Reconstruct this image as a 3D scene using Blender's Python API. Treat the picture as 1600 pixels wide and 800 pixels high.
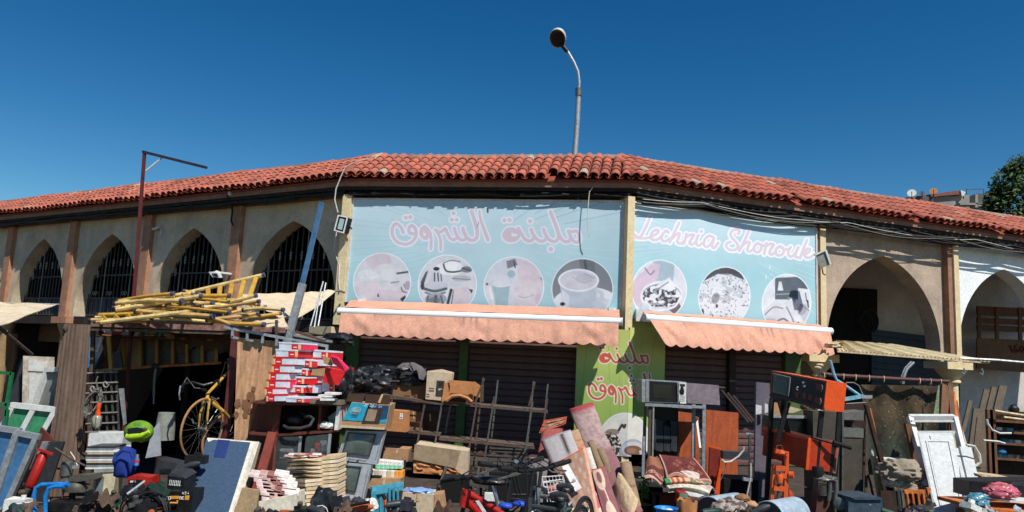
import bpy, bmesh, math, random
import numpy as np
from mathutils import Vector, Matrix, noise as mnoise
random.seed(7)
sc = bpy.context.scene
for o in list(bpy.data.objects): bpy.data.objects.remove(o)
COL = sc.collection
R = math.radians
# ------------------------------------------------------------------ camera
EYE = Vector((0, 0, 1.6)); FOC = 1172.0
PITCH = math.atan(165 / FOC); ROLL = R(2.7)
cF = Vector((0, math.cos(PITCH), math.sin(PITCH)))
_u = Vector((0, -math.sin(PITCH), math.cos(PITCH))); _r = Vector((1, 0, 0))
cR = _r * math.cos(ROLL) + _u * math.sin(ROLL); cU = -_r * math.sin(ROLL) + _u * math.cos(ROLL)
cam = bpy.data.cameras.new('camera'); camo = bpy.data.objects.new('camera', cam); COL.objects.link(camo)
cam.sensor_width = 36; cam.lens = 36 * FOC / 1600; cam.clip_end = 2000; cam.clip_start = .05
camo.matrix_world = Matrix(((cR.x, cU.x, -cF.x, EYE.x), (cR.y, cU.y, -cF.y, EYE.y), (cR.z, cU.z, -cF.z, EYE.z), (0, 0, 0, 1)))
sc.camera = camo
# ------------------------------------------------------------------ light
SAZ, SEL = R(36), R(54)
SUN = Vector((math.sin(SAZ) * math.cos(SEL), -math.cos(SAZ) * math.cos(SEL), math.sin(SEL)))
w = bpy.data.worlds.new('World'); sc.world = w; w.use_nodes = True
nt = w.node_tree; bg = nt.nodes['Background']
sky = nt.nodes.new('ShaderNodeTexSky'); sky.sky_type = 'NISHITA'; sky.sun_disc = False
sky.sun_elevation = SEL; sky.sun_rotation = math.pi - SAZ
sky.air_density = 1.0; sky.dust_density = .1; sky.ozone_density = 3.0; sky.altitude = 200
hs = nt.nodes.new('ShaderNodeHueSaturation'); hs.inputs['Saturation'].default_value = 1.38; hs.inputs['Value'].default_value = .86; hs.inputs['Hue'].default_value = .5
nt.links.new(sky.outputs[0], hs.inputs['Color']); 
gm = nt.nodes.new('ShaderNodeGamma'); gm.inputs[1].default_value = 1.22; nt.links.new(hs.outputs[0], gm.inputs[0])
mu = nt.nodes.new('ShaderNodeMix'); mu.data_type = 'RGBA'; mu.blend_type = 'MULTIPLY'; mu.inputs[0].default_value = 1; mu.inputs[7].default_value = (1.4, 1.29, 1.08, 1)
nt.links.new(gm.outputs[0], mu.inputs[6]); nt.links.new(mu.outputs[2], bg.inputs[0])
bg.inputs[1].default_value = .06
sl = bpy.data.lights.new('sun', 'SUN'); sl.energy = 4.6; sl.angle = R(.5); sl.color = (1, .965, .91)
so = bpy.data.objects.new('sun', sl); COL.objects.link(so)
so.rotation_euler = SUN.to_track_quat('Z', 'Y').to_euler()
sc.view_settings.view_transform = 'Standard'; sc.view_settings.look = 'None'
sc.view_settings.exposure = .22; sc.view_settings.gamma = 1
# ------------------------------------------------------------------ helpers
def V(*a): return Vector(a)
def ray(x, y): return cF + cR * ((x - 800) / FOC) - cU * ((y - 400) / FOC)
def P(x, y, d):
    r = ray(x, y); return EYE + r * (d / r.y)
def Z(x, z, d):      # point at depth d, height z, under pixel column x (looked up near the horizon)
    lo, hi = -400., 1400.
    for _ in range(30):
        m = (lo + hi) / 2
        if P(x, m, d).z > z: lo = m
        else: hi = m
    return P(x, m, d)
def G(x, d): return Z(x, 0, d)
def projN(A):
    v = A - np.array(EYE); z = v @ np.array(cF)
    return 800 + FOC * (v @ np.array(cR)) / z, 400 - FOC * (v @ np.array(cU)) / z
class MB:
    def __init__(s): s.v = []; s.f = []; s.smooth = False
    def add(s, vs, fs):
        n = len(s.v); s.v += [Vector(v) for v in vs]; s.f += [tuple(i + n for i in f) for f in fs]; return s
    def slab(s, pts, ext):
        "prism: front outline (world points) pushed along ext"
        n = len(pts); e = Vector(ext); pts = [Vector(p) for p in pts]
        return s.add(pts + [p + e for p in pts], [tuple(range(n)), tuple(range(2 * n - 1, n - 1, -1))] + [(i, i + n, (i + 1) % n + n, (i + 1) % n) for i in range(n)])
    def box(s, c, size, M=None):
        M = M or Matrix.Identity(3); c = Vector(c); h = [x / 2 for x in size]
        vs = [c + M @ Vector((i * h[0], j * h[1], k * h[2])) for k in (-1, 1) for j in (-1, 1) for i in (-1, 1)]
        return s.add(vs, [(0, 2, 3, 1), (4, 5, 7, 6), (0, 1, 5, 4), (2, 6, 7, 3), (0, 4, 6, 2), (1, 3, 7, 5)])
    def bar(s, a, b, w, t, up=(0, 1, 0)):
        a = Vector(a); b = Vector(b); d = (b - a).normalized(); y = Vector(up); x = d.cross(y)
        if x.length < 1e-3: x = d.cross(Vector((1, 0, 0)))
        x.normalize(); y = x.cross(d).normalized()
        q = [x * (i * w / 2) + y * (j * t / 2) for i, j in ((-1, -1), (1, -1), (1, 1), (-1, 1))]
        return s.add([a + k for k in q] + [b + k for k in q], [(3, 2, 1, 0), (4, 5, 6, 7)] + [(i, (i + 1) % 4, (i + 1) % 4 + 4, i + 4) for i in range(4)])
    def tube(s, pts, r, n=7, cap=True, closed=False):
        pts = [Vector(p) for p in pts]; m = len(pts); rr = r if isinstance(r, (list, tuple)) else [r] * m
        prev = None; base = len(s.v)
        for i, p in enumerate(pts):
            if closed: d = pts[(i + 1) % m] - pts[i - 1]
            else: d = pts[min(i + 1, m - 1)] - pts[max(i - 1, 0)]
            if d.length < 1e-9: d = Vector((0, 0, 1))
            d.normalize()
            if prev is None:
                x = d.cross(Vector((0, 0, 1)))
                if x.length < .1: x = d.cross(Vector((0, 1, 0)))
            else: x = prev - d * prev.dot(d)
            if x.length < 1e-6: x = d.orthogonal()
            x.normalize(); prev = x; y = d.cross(x)
            for k in range(n):
                a = 2 * math.pi * k / n; s.v.append(p + (x * math.cos(a) + y * math.sin(a)) * rr[i])
        for i in range(m if closed else m - 1):
            j = (i + 1) % m
            for k in range(n): s.f.append((base + i * n + k, base + i * n + (k + 1) % n, base + j * n + (k + 1) % n, base + j * n + k))
        if cap and not closed:
            s.f.append(tuple(base + k for k in range(n - 1, -1, -1))); s.f.append(tuple(base + (m - 1) * n + k for k in range(n)))
        s.smooth = True
        return s
    def lathe(s, prof, c, axis=(0, 0, 1), n=20):
        ax = Vector(axis).normalized(); x = ax.orthogonal().normalized(); y = ax.cross(x); c = Vector(c); b = len(s.v)
        for r, h in prof:
            for k in range(n):
                a = 2 * math.pi * k / n; s.v.append(c + ax * h + (x * math.cos(a) + y * math.sin(a)) * max(r, 1e-4))
        for i in range(len(prof) - 1):
            for k in range(n): s.f.append((b + i * n + k, b + i * n + (k + 1) % n, b + (i + 1) * n + (k + 1) % n, b + (i + 1) * n + k))
        s.f.append(tuple(b + k for k in range(n - 1, -1, -1))); s.f.append(tuple(b + (len(prof) - 1) * n + k for k in range(n)))
        s.smooth = True
        return s
    def sheet(s, c4, nu, nv, fn=None, th=.006):
        "bilinear cloth between corners tl,tr,br,bl; fn(u,v)->offset; given a thickness"
        tl, tr, br, bl = [Vector(p) for p in c4]; b = len(s.v); nn = (tr - tl).cross(bl - tl).normalized()
        for side in (0, 1):
            for j in range(nv + 1):
                for i in range(nu + 1):
                    u, v_ = i / nu, j / nv
                    p = (tl * (1 - u) + tr * u) * (1 - v_) + (bl * (1 - u) + br * u) * v_
                    if fn: p = p + Vector(fn(u, v_))
                    s.v.append(p + nn * (th * side))
        N = (nu + 1) * (nv + 1)
        for j in range(nv):
            for i in range(nu):
                a = b + j * (nu + 1) + i; q = (a, a + 1, a + nu + 2, a + nu + 1)
                s.f.append(q); s.f.append(tuple(k + N for k in reversed(q)))
        rim = [b + i for i in range(nu)] + [b + nu + j * (nu + 1) for j in range(nv)] + [b + nv * (nu + 1) + i for i in range(nu, 0, -1)] + [b + j * (nu + 1) for j in range(nv, 0, -1)]
        for k in range(len(rim)):
            a, c = rim[k], rim[(k + 1) % len(rim)]; s.f.append((a, a + N, c + N, c))
        s.smooth = True
        return s
    def lump(s, c, r, amp=.25, freq=3., seed=0, sub=3, crease=True):
        bm = bmesh.new(); bmesh.ops.create_icosphere(bm, subdivisions=sub, radius=1); c = Vector(c); b = len(s.v)
        for v in bm.verts:
            d = v.co.normalized(); q = d * freq + Vector((seed * 7.3, seed * 3.1, 0))
            h = mnoise.noise(q) * .6 + (abs(mnoise.noise(q * 2.1)) - .25) * (1.0 if crease else .3)
            p = d * (1 + amp * h)
            if p.z < -.55: p.z = -.55 + (p.z + .55) * .15
            s.v.append(c + Vector((p.x * r[0], p.y * r[1], p.z * r[2])))
        for f in bm.faces: s.f.append(tuple(b + v.index for v in f.verts))
        bm.free(); s.smooth = True
        return s
    def jit(s, a):
        s.v = [v + Vector((random.uniform(-a, a), random.uniform(-a, a), random.uniform(-a, a))) for v in s.v]; return s
    def mesh(s, name, m=None, off=Vector((0, 0, 0)), angle=.7):
        me = bpy.data.meshes.new(name); me.from_pydata([v - off for v in s.v], [], s.f); me.update()
        if s.smooth:
            me.shade_smooth(); me.set_sharp_from_angle(angle=angle)
        if m: me.materials.append(m)
        return me
THINGS = []
class T:
    "a thing: parts are gathered and linked at the end, base at its foot"
    def __init__(s, name, label, cat, group=None, kind=None):
        s.name = name; s.label = label; s.cat = cat; s.group = group; s.kind = kind; s.parts = []; THINGS.append(s)
    def add(s, name, mb, m, parent=None, label=None, kind=None, cols=None, angle=.7):
        s.parts.append(dict(name=name, mb=mb, m=m, parent=parent, label=label, kind=kind, cols=cols, angle=angle, inst=None)); return len(s.parts) - 1
    def inst(s, name, me, M, parent=None):
        s.parts.append(dict(name=name, inst=(me, M), parent=parent, label=None, kind=None)); return len(s.parts) - 1
    def finish(s):
        vs = [v for p in s.parts if not p['inst'] for v in p['mb'].v] + [p['inst'][1].translation for p in s.parts if p['inst']]
        lo = [min(v[k] for v in vs) for k in range(3)]; hi = [max(v[k] for v in vs) for k in range(3)]
        base = Vector(((lo[0] + hi[0]) / 2, (lo[1] + hi[1]) / 2, lo[2])); one = len(s.parts) == 1
        root = None
        if not one:
            root = bpy.data.objects.new(s.name, None); COL.objects.link(root); root.location = base; root.empty_display_size = .1
        objs = []
        for p in s.parts:
            if p['inst']:
                me, M = p['inst']; o = bpy.data.objects.new(p['name'], me); COL.objects.link(o)
            else:
                me = p['mb'].mesh(p['name'], p['m'], base, p['angle']); o = bpy.data.objects.new(s.name if one else p['name'], me); COL.objects.link(o)
                if p['cols'] is not None: paint(me, p['cols'])
            if one: o.location = base; root = o
            else:
                pr = objs[p['parent']] if p['parent'] is not None else root
                o.parent = pr
                if p['inst']: o.matrix_parent_inverse = Matrix.Identity(4); o.matrix_local = Matrix.Translation(-base) @ p['inst'][1]
                if p['label']: o['label'] = p['label']
                if p['kind']: o['kind'] = p['kind']
            objs.append(o)
        if s.kind == 'structure': root['kind'] = 'structure'
        else:
            root['label'] = s.label; root['category'] = s.cat
            if s.group: root['group'] = s.group
            if s.kind: root['kind'] = s.kind
def solo(name, label, cat, mb, m, group=None, kind=None, cols=None):
    t = T(name, label, cat, group, kind); t.add(name, mb, m, cols=cols); return t
def paint(me, cols):
    a = me.color_attributes.new('print', 'FLOAT_COLOR', 'POINT')
    a.data.foreach_set('color', np.concatenate([cols, np.ones((len(cols), 1))], 1).astype(np.float32).ravel())
def lin(c):
    return tuple(((x / 255 + .055) / 1.055) ** 2.4 if x > 10 else x / 255 / 12.92 for x in c)
MC = {}
def mat(name, c, rough=.7, metal=0, var=.18, scale=6., bump=.15, kind='noise', c2=None, dirt=0., attr=False, spec=.4, alpha=1, stretch=None, bscale=60., streak=False):
    if name in MC: return MC[name]
    m = bpy.data.materials.new(name); m.use_nodes = True; t = m.node_tree; N = t.nodes; L = t.links
    b = N['Principled BSDF']; b.inputs['Roughness'].default_value = rough; b.inputs['Metallic'].default_value = metal
    b.inputs['Specular IOR Level'].default_value = spec
    tc = N.new('ShaderNodeTexCoord'); mp = N.new('ShaderNodeMapping'); L.new(tc.outputs['Object'], mp.inputs[0])
    if stretch: mp.inputs['Scale'].default_value = stretch
    nz = N.new('ShaderNodeTexNoise'); nz.inputs['Scale'].default_value = scale; nz.inputs['Detail'].default_value = 8; nz.inputs['Roughness'].default_value = .65
    L.new(mp.outputs[0], nz.inputs[0])
    rp = N.new('ShaderNodeValToRGB'); rp.color_ramp.elements[0].position = .36; rp.color_ramp.elements[1].position = .64
    L.new(nz.outputs[0], rp.inputs[0])
    mx = N.new('ShaderNodeMix'); mx.data_type = 'RGBA'; L.new(rp.outputs[0], mx.inputs[0])
    C = lin(c)
    A = tuple(x * (1 - var) for x in C) + (1,); B = tuple(min(1, x * (1 + var)) for x in C) + (1,)
    if c2: A = lin(c2) + (1,); B = C + (1,)
    mx.inputs[6].default_value = A; mx.inputs[7].default_value = B
    out = mx.outputs[2]
    if attr:
        at = N.new('ShaderNodeVertexColor'); at.layer_name = 'print'
        m2 = N.new('ShaderNodeMix'); m2.data_type = 'RGBA'; m2.blend_type = 'MULTIPLY'; m2.inputs[0].default_value = 1
        mx.inputs[6].default_value = (1 - var,) * 3 + (1,); mx.inputs[7].default_value = (1, 1, 1, 1)
        L.new(at.outputs[0], m2.inputs[6]); L.new(mx.outputs[2], m2.inputs[7]); out = m2.outputs[2]
    if dirt > 0:
        n2 = N.new('ShaderNodeTexNoise'); n2.inputs['Scale'].default_value = scale * .45; n2.inputs['Detail'].default_value = 10; n2.inputs['Roughness'].default_value = .75
        if streak:
            m4 = N.new('ShaderNodeMapping'); m4.inputs['Scale'].default_value = (1.6, 1.6, .28); L.new(tc.outputs['Object'], m4.inputs[0]); L.new(m4.outputs[0], n2.inputs[0])
        else: L.new(tc.outputs['Object'], n2.inputs[0])
        r2 = N.new('ShaderNodeValToRGB'); r2.color_ramp.elements[0].position = .5; r2.color_ramp.elements[1].position = .68; r2.color_ramp.elements[1].color = (dirt,) * 3 + (1,)
        L.new(n2.outputs[0], r2.inputs[0]); m3 = N.new('ShaderNodeMix'); m3.data_type = 'RGBA'; L.new(r2.outputs[0], m3.inputs[0]); L.new(out, m3.inputs[6]); m3.inputs[7].default_value = (.09, .07, .05, 1)
        out = m3.outputs[2]
    n5 = N.new('ShaderNodeTexNoise'); n5.inputs['Scale'].default_value = 26; n5.inputs['Detail'].default_value = 9; n5.inputs['Roughness'].default_value = .7; L.new(tc.outputs['Object'], n5.inputs[0])
    r5 = N.new('ShaderNodeMapRange'); r5.inputs[1].default_value = .3; r5.inputs[2].default_value = .7; r5.inputs[3].default_value = max(.05, rough - .12); r5.inputs[4].default_value = min(1, rough + .2); L.new(n5.outputs[0], r5.inputs[0]); L.new(r5.outputs[0], b.inputs['Roughness'])
    r6 = N.new('ShaderNodeMapRange'); r6.inputs[1].default_value = .35; r6.inputs[2].default_value = .62; r6.inputs[3].default_value = .72; r6.inputs[4].default_value = 1.06; L.new(n5.outputs[0], r6.inputs[0])
    m6 = N.new('ShaderNodeMix'); m6.data_type = 'RGBA'; m6.blend_type = 'MULTIPLY'; m6.inputs[0].default_value = 0 if name in ('print', 'green_print', 'tube_white', 'screen_dark') else .75; L.new(out, m6.inputs[6]); L.new(r6.outputs[0], m6.inputs[7]); out = m6.outputs[2]
    L.new(out, b.inputs['Base Color'])
    if alpha < 1: b.inputs['Alpha'].default_value = alpha
    if bump:
        n3 = N.new('ShaderNodeTexNoise'); n3.inputs['Scale'].default_value = bscale; n3.inputs['Detail'].default_value = 5; L.new(mp.outputs[0], n3.inputs[0])
        bp = N.new('ShaderNodeBump'); bp.inputs['Strength'].default_value = bump; bp.inputs['Distance'].default_value = .01; L.new(n3.outputs[0], bp.inputs['Height']); L.new(bp.outputs[0], b.inputs['Normal'])
    MC[name] = m; return m
WV = (1, 1, .12); WH = (.12, 1, 1)   # wood grain running up / along x
def wood(name, c, s=WV, **k):
    k.setdefault('dirt', .35); return mat(name, c, scale=22, var=.3, stretch=s, bump=.2, **k)
def mm(name):
    return MC[name]
# common materials
mat('steel', (120, 118, 112), .45, .7, dirt=.4); mat('rusty_steel', (92, 76, 66), .75, .2, var=.35, scale=18, dirt=.6)
mat('galvanised', (165, 170, 172), .5, .5, scale=20, dirt=.2); mat('black_metal', (26, 26, 28), .5, .3, dirt=.2)
mat('black_plastic', (24, 24, 26), .38); mat('dark_grey_plastic', (52, 54, 58), .45, dirt=.15); mat('rubber', (24, 23, 23), .85)
mat('white_paint', (214, 214, 208), .5, dirt=.12, var=.06); mat('white_plastic', (222, 220, 212), .45, dirt=.15, var=.06)
mat('cardboard', (178, 138, 98), .85, dirt=.18, var=.1); mat('cardboard_pale', (200, 180, 150), .85, dirt=.15, var=.08); mat('cardboard_brown', (140, 100, 68), .85, dirt=.2, var=.1)
mat('cardboard_orange', (190, 128, 78), .85, dirt=.15, var=.08); mat('kraft_dark', (70, 50, 38), .9)
mat('red_paint', (170, 32, 24), .35, dirt=.1); mat('orange_paint', (224, 80, 20), .4, dirt=.12, var=.08); mat('blue_paint', (28, 128, 206), .35, dirt=.1)
mat('yellow_paint', (196, 150, 56), .45, dirt=.25); mat('teal_paint', (70, 150, 170), .5, dirt=.1); mat('maroon_paint', (92, 34, 34), .6, dirt=.4)
mat('chrome', (190, 190, 188), .25, .9, bump=.05); mat('cable_black', (18, 18, 19), .6); mat('cable_white', (205, 202, 192), .5); mat('cable_grey', (120, 116, 108), .6)
mat('screen_dark', (20, 26, 26), .12, bump=0, var=.1, spec=.6); mat('tv_grey', (168, 172, 178), .4, dirt=.08, var=.05)
mat('glass_green', (60, 140, 100), .08, bump=.02, var=.35, scale=3, spec=.8); mat('glass_blue', (70, 120, 165), .08, bump=.02, var=.3, scale=2.5, spec=.8)
mat('tape', (206, 176, 132), .4); mat('orange_print', (226, 150, 60), .6)
mat('canvas', (212, 192, 160), .9, dirt=.2, var=.1, bump=.3); mat('paper_white', (230, 228, 222), .8, var=.05)
wood('wood_pale', (206, 182, 142)); wood('wood_orange', (198, 110, 52)); wood('wood_brown', (110, 72, 44)); wood('wood_red', (92, 42, 28)); wood('wood_dark', (52, 34, 26)); wood('plywood', (196, 150, 112), dirt=.3)
wood('wood_grey', (112, 100, 84))
mat('print', (255, 255, 255), .55, attr=True, var=.05, bump=.05, scale=3)
mat('cloth_print', (255, 255, 255), .95, attr=True, var=.1, bump=.4, scale=30)
# ------------------------------------------------------------------ ground
g = T('ground', '', '', kind='structure'); mb = MB(); n = 40
xs = [-400, -120, -50, -25] + [i * .9 for i in range(-20, 21)] + [25, 50, 120, 400]; ys = [-60, -20, -5] + [i * .8 for i in range(0, 26)] + [25, 40, 80, 200, 600]
for y in ys:
    for x in xs: mb.v.append(V(x, y, mnoise.noise(V(x, y, 0) * .6) * .015 - .012))
for j in range(len(ys) - 1):
    for i in range(len(xs) - 1): a = j * len(xs) + i; mb.f.append((a, a + 1, a + 1 + len(xs), a + len(xs)))
g.add('ground', mb, mat('asphalt', (74, 66, 60), .95, spec=.1, var=.3, scale=4, bump=.6, dirt=.4))
# ------------------------------------------------------------------ facade frames
B2 = V(1.93854971, 12.5, 0); A2 = V(-2.92757622, 13.35802929, 0)
SEG = {'C': (A2, V(math.cos(R(10)), -math.sin(R(10)), 0), V(-math.sin(R(10)), -math.cos(R(10)), 0), 4.941, 0),
       'L': (A2, V(-math.cos(R(30)), math.sin(R(30)), 0), V(-math.sin(R(30)), -math.cos(R(30)), 0), 17., 1),
       'R': (B2, V(math.cos(R(20)), math.sin(R(20)), 0), V(math.sin(R(20)), -math.cos(R(20)), 0), 14.2, 0)}
def F(s, u, off, z):
    o, d, n_, ln, fl = SEG[s]; p = o + d * u + n_ * off; return V(p.x, p.y, z)
LB = [0, 2.94, 5.77, 8.60, 11.35, 14.2, 17.0]; RB = [0, 4.085, 7.41, 10.75, 14.1]
mat('plaster_left', (206, 186, 158), .92, var=.14, scale=2.2, bump=.4, dirt=.3, streak=True)
mat('plaster_right', (182, 162, 142), .92, var=.16, scale=2.5, bump=.45, dirt=.35, streak=True)
mat('plaster_white', (242, 244, 242), .85, var=.05, scale=2, bump=.25, dirt=.1, streak=True)
mat('plaster_cream', (222, 202, 158), .85, var=.08, scale=4, bump=.3, dirt=.2, streak=True)
mat('paint_salmon', (186, 134, 104), .85, var=.15, scale=5, bump=.3, c2=(160, 116, 90), dirt=.25, streak=True)
mat('plaster_reveal', (170, 140, 100), .9, var=.15, bump=.3, dirt=.3); mat('fascia_brown', (150, 110, 88), .8, var=.2, dirt=.3)
mat('dark_beam', (40, 32, 28), .85, dirt=.4); mat('inner_grey', (204, 196, 188), .9, var=.12, scale=2, dirt=.25); mat('inner_brown', (110, 84, 60), .9, dirt=.3)
mat('moulding', (134, 110, 78), .8, dirt=.4); mat('slat_brown', (98, 72, 66), .6, .1, dirt=.4, var=.15); mat('slat_blue', (40, 56, 72), .6, dirt=.3)
mat('blue_panel', (84, 96, 112), .7, dirt=.35); mat('iron_bar', (84, 80, 76), .6, .3, dirt=.3, var=.3); mat('bar_light', (150, 146, 138), .6, dirt=.4)
bld = T('arcade_building', 'long single-storey arcade with pointed arches under a red barrel-tile roof', 'building')
ZB, ZT, ZA = 2.15, 4.42, 4.06
def arch_z(u, c, w, z0=ZB, za=ZA):
    h = za - z0 - .25; x = abs(u - c)
    if x >= w: return z0
    r = (w * w + h * h) / (2 * w); cx = w - r
    return z0 + .25 + math.sqrt(max(0, r * r - (x - cx) ** 2))
def wall_panel(s, u0, u1, c, w, m, th=.34, z0=ZB, za=ZA):
    mb = MB(); us = sorted(set([u0, u1, c, c - w, c + w] + [u0 + (u1 - u0) * i / 8 for i in range(9)] + [c + w * math.cos(math.pi * i / 32) for i in range(33)]))
    us = [u for u in us if u0 <= u <= u1]; fs = []
    for u in us:
        zb = arch_z(u, c, w, z0, za)
        for off in (0, -th): mb.v.append(F(s, u, off, zb)); mb.v.append(F(s, u, off, ZT))
    for i in range(len(us) - 1):
        a = 4 * i; b = a + 4
        mb.f += [(a, b, b + 1, a + 1), (a + 2, a + 3, b + 3, b + 2)]
        mb.f.append((a, a + 2, b + 2, b))
    # jambs: below the spring the opening goes straight down
    bld.add('wall_panel', mb, m, angle=.4)
    jb = MB()
    for sgn in (-1, 1):
        e = c + sgn * w; ue = (u0, e) if sgn < 0 else (e, u1)
        if ue[1] - ue[0] > .01: jb.slab([F(s, ue[0], 0, z0), F(s, ue[1], 0, z0), F(s, ue[1], 0, z0 + .001), F(s, ue[0], 0, z0 + .001)], SEG[s][2] * -th)
    return mb
for i in range(6):
    u0, u1 = LB[i], LB[i + 1]; c = (u0 + u1) / 2; w_ = (u1 - u0) / 2 - .26
    wall_panel('L', u0, u1, c - .02, w_, mm('plaster_left'))
    # pilaster, capital and column at the far end of each bay
    k = u1; mb = MB(); q = [F('L', k - .13, .1, ZB), F('L', k + .13, .1, ZB), F('L', k + .13, .1, ZT), F('L', k - .13, .1, ZT)]
    mb.slab(q, SEG['L'][2] * -.12); bld.add('pilaster', mb, mm('paint_salmon'))
    mb = MB(); mb.slab([F('L', k - .3, .16, 2.0), F('L', k + .3, .16, 2.0), F('L', k + .3, .16, 2.15), F('L', k - .3, .16, 2.15)], SEG['L'][2] * -.55); bld.add('capital', mb, mm('paint_salmon'))
    mb = MB(); mb.lathe([(.24, 2.0), (.22, 1.92), (.15, 1.75), (.145, 0)], F('L', k, -.1, 0), n=16); bld.add('column', mb, mm('plaster_reveal'))
    # iron grille and sheet panel inside the arch
    gr = MB(); pz = 2.62
    for h in (2.22, 2.62, 3.15):
        hw = w_ if h < 2.4 else max(0, w_ - .02)
        x = 0
        while arch_z(c + x, c, w_) > h and x < w_: x += .02
        bld.add('grille_rail', MB().bar(F('L', c - x, -.3, h), F('L', c + x, -.3, h), .03, .02), mm('iron_bar'))
    bars = []; nb = 17
    for j in range(nb):
        u = c - w_ + .04 + (2 * w_ - .08) * j / (nb - 1); zt = arch_z(u, c, w_) - .02
        if zt < 2.3: zt = 2.35
        gi = bld.add('grille_bar', MB().bar(F('L', u, -.3, 2.2), F('L', u, -.3, zt), .02, .02, SEG['L'][2]), mm('iron_bar') if (j + i) % 7 else mm('bar_light'))
        if i < 4 and j % 2 == 0 and zt > 3.2:
            o_ = MB(); o_.lathe([(.01, 0), (.028, .03), (.012, .06), (.03, .09), (.012, .12), (.028, .15), (.01, .18)], F('L', u, -.3, min(zt - .3, 3.35)), n=6); bld.add('finial', o_, mm('bar_light'), parent=gi)
        if i in (1, 2) and j % 4 == 2:
            o_ = MB()
            for sg in (-1, 1):
                o_.tube([F('L', u + sg * (.05 + .05 * math.cos(a) * (1 - a / 9)), -.28, 2.72 + .06 * math.sin(a) * (1 - a / 9)) for a in [x * .55 for x in range(12)]], .009, 5)
            bld.add('scroll', o_, mm('bar_light'), parent=gi)
    pm = MB(); npn = 26
    if i > 0:
        for j in range(npn):
            u = c - w_ + 2 * w_ * j / npn; du = 2 * w_ / npn
            pm.slab([F('L', u, -.34 - .02 * (j % 2), 2.2), F('L', u + du, -.34 - .02 * (j % 2), 2.2), F('L', u + du, -.34 - .02 * (j % 2), pz), F('L', u, -.34 - .02 * (j % 2), pz)], SEG['L'][2] * -.012)
        bld.add('sheet_panel', pm, mm('blue_panel'))
    # beam under the arch, shop front behind
    bld.add('beam', MB().slab([F('L', u0 + .15, -.02, 1.98), F('L', u1 - .15, -.02, 1.98), F('L', u1 - .15, -.02, 2.17), F('L', u0 + .15, -.02, 2.17)], SEG['L'][2] * -.36), mm('dark_beam'))
    bld.add('shop_panel', MB().slab([F('L', u0 + .05, -.9, 1.55), F('L', u1 - .05, -.9, 1.55), F('L', u1 - .05, -.9, 2.1), F('L', u0 + .05, -.9, 2.1)], SEG['L'][2] * -.05), mm('inner_brown'))
# corner piers at A and B
bld.add('pilaster', MB().slab([F('C', .06, .24, 2.1), F('C', .06, .24, ZT), F('C', -.1, .24, ZT), F('C', -.1, .24, 2.1)][::-1], SEG['C'][2] * -.3), mm('plaster_cream'))
bld.add('corbel', MB().slab([F('L', .0, .3, 1.86), F('L', .62, .2, 1.86), F('L', .62, .2, 2.06), F('L', .0, .3, 2.06)], SEG['L'][2] * -.5), mm('plaster_cream'), label='cream broken corbel under the corner pilaster')
bld.add('pilaster', MB().slab([F('R', -.15, .26, 0), F('R', -.02, .26, 0), F('R', -.02, .26, ZT), F('R', -.15, .26, ZT)], SEG['R'][2] * -.3), mm('plaster_cream'))
bld.add('pier_shade_strip', MB().slab([F('C', 4.875, .19, 2.3), F('C', 4.94, .19, 2.3), F('C', 4.94, .19, ZT), F('C', 4.875, .19, ZT)], SEG['C'][2] * -.2), mm('fascia_brown'))  # brown strip paints the shade on the corner pier's left side
# central and right walls behind the banners
bld.add('wall_panel', MB().slab([F('C', .1, 0, 2.5), F('C', 4.9, 0, 2.5), F('C', 4.9, 0, ZT), F('C', .1, 0, ZT)], SEG['C'][2] * -.3), mm('plaster_left'))
bld.add('wall_panel', MB().slab([F('R', .05, 0, 2.45), F('R', 4.08, 0, 2.45), F('R', 4.0, 0, ZT), F('R', .05, 0, ZT)], SEG['R'][2] * -.3), mm('plaster_left'))
wall_panel('R', RB[1], RB[2], 5.64, 1.42, mm('plaster_right'), z0=1.95, za=3.98)
wall_panel('R', RB[2], RB[3], 8.93, 1.38, mm('plaster_white'), z0=1.95, za=4.0)
wall_panel('R', RB[3], RB[4], 12.3, 1.38, mm('plaster_white'), z0=1.95, za=4.0)
for k in (RB[1] - .13, RB[2] - .1, RB[3] - .1):
    m_ = 'plaster_cream'
    bld.add('pilaster', MB().slab([F('R', k - .02, .17, 1.95), F('R', k + .11, .17, 1.95), F('R', k + .11, .17, ZT - .02), F('R', k - .02, .17, ZT - .02)], SEG['R'][2] * -.2), mm(m_))
    bld.add('pilaster_shade_strip', MB().slab([F('R', k - .14, .13, 1.95), F('R', k - .02, .13, 1.95), F('R', k - .02, .13, ZT - .02), F('R', k - .14, .13, ZT - .02)], SEG['R'][2] * -.16), mm('fascia_brown'))  # darker brown strip stands for the shaded left face of the pilaster
    bld.add('capital', MB().slab([F('R', k - .32, .2, 1.86), F('R', k + .36, .2, 1.86), F('R', k + .36, .2, 2.0), F('R', k - .32, .2, 2.0)], SEG['R'][2] * -.55), mm('plaster_cream'))
    bld.add('column', MB().lathe([(.3, 1.86), (.26, 1.8), (.14, 1.66), (.17, 1.63), (.17, 1.6), (.12, 1.57), (.115, .3), (.16, .2), (.16, 0)], F('R', k + .06, -.05, 0), n=20), mm('plaster_cream'))
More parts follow.
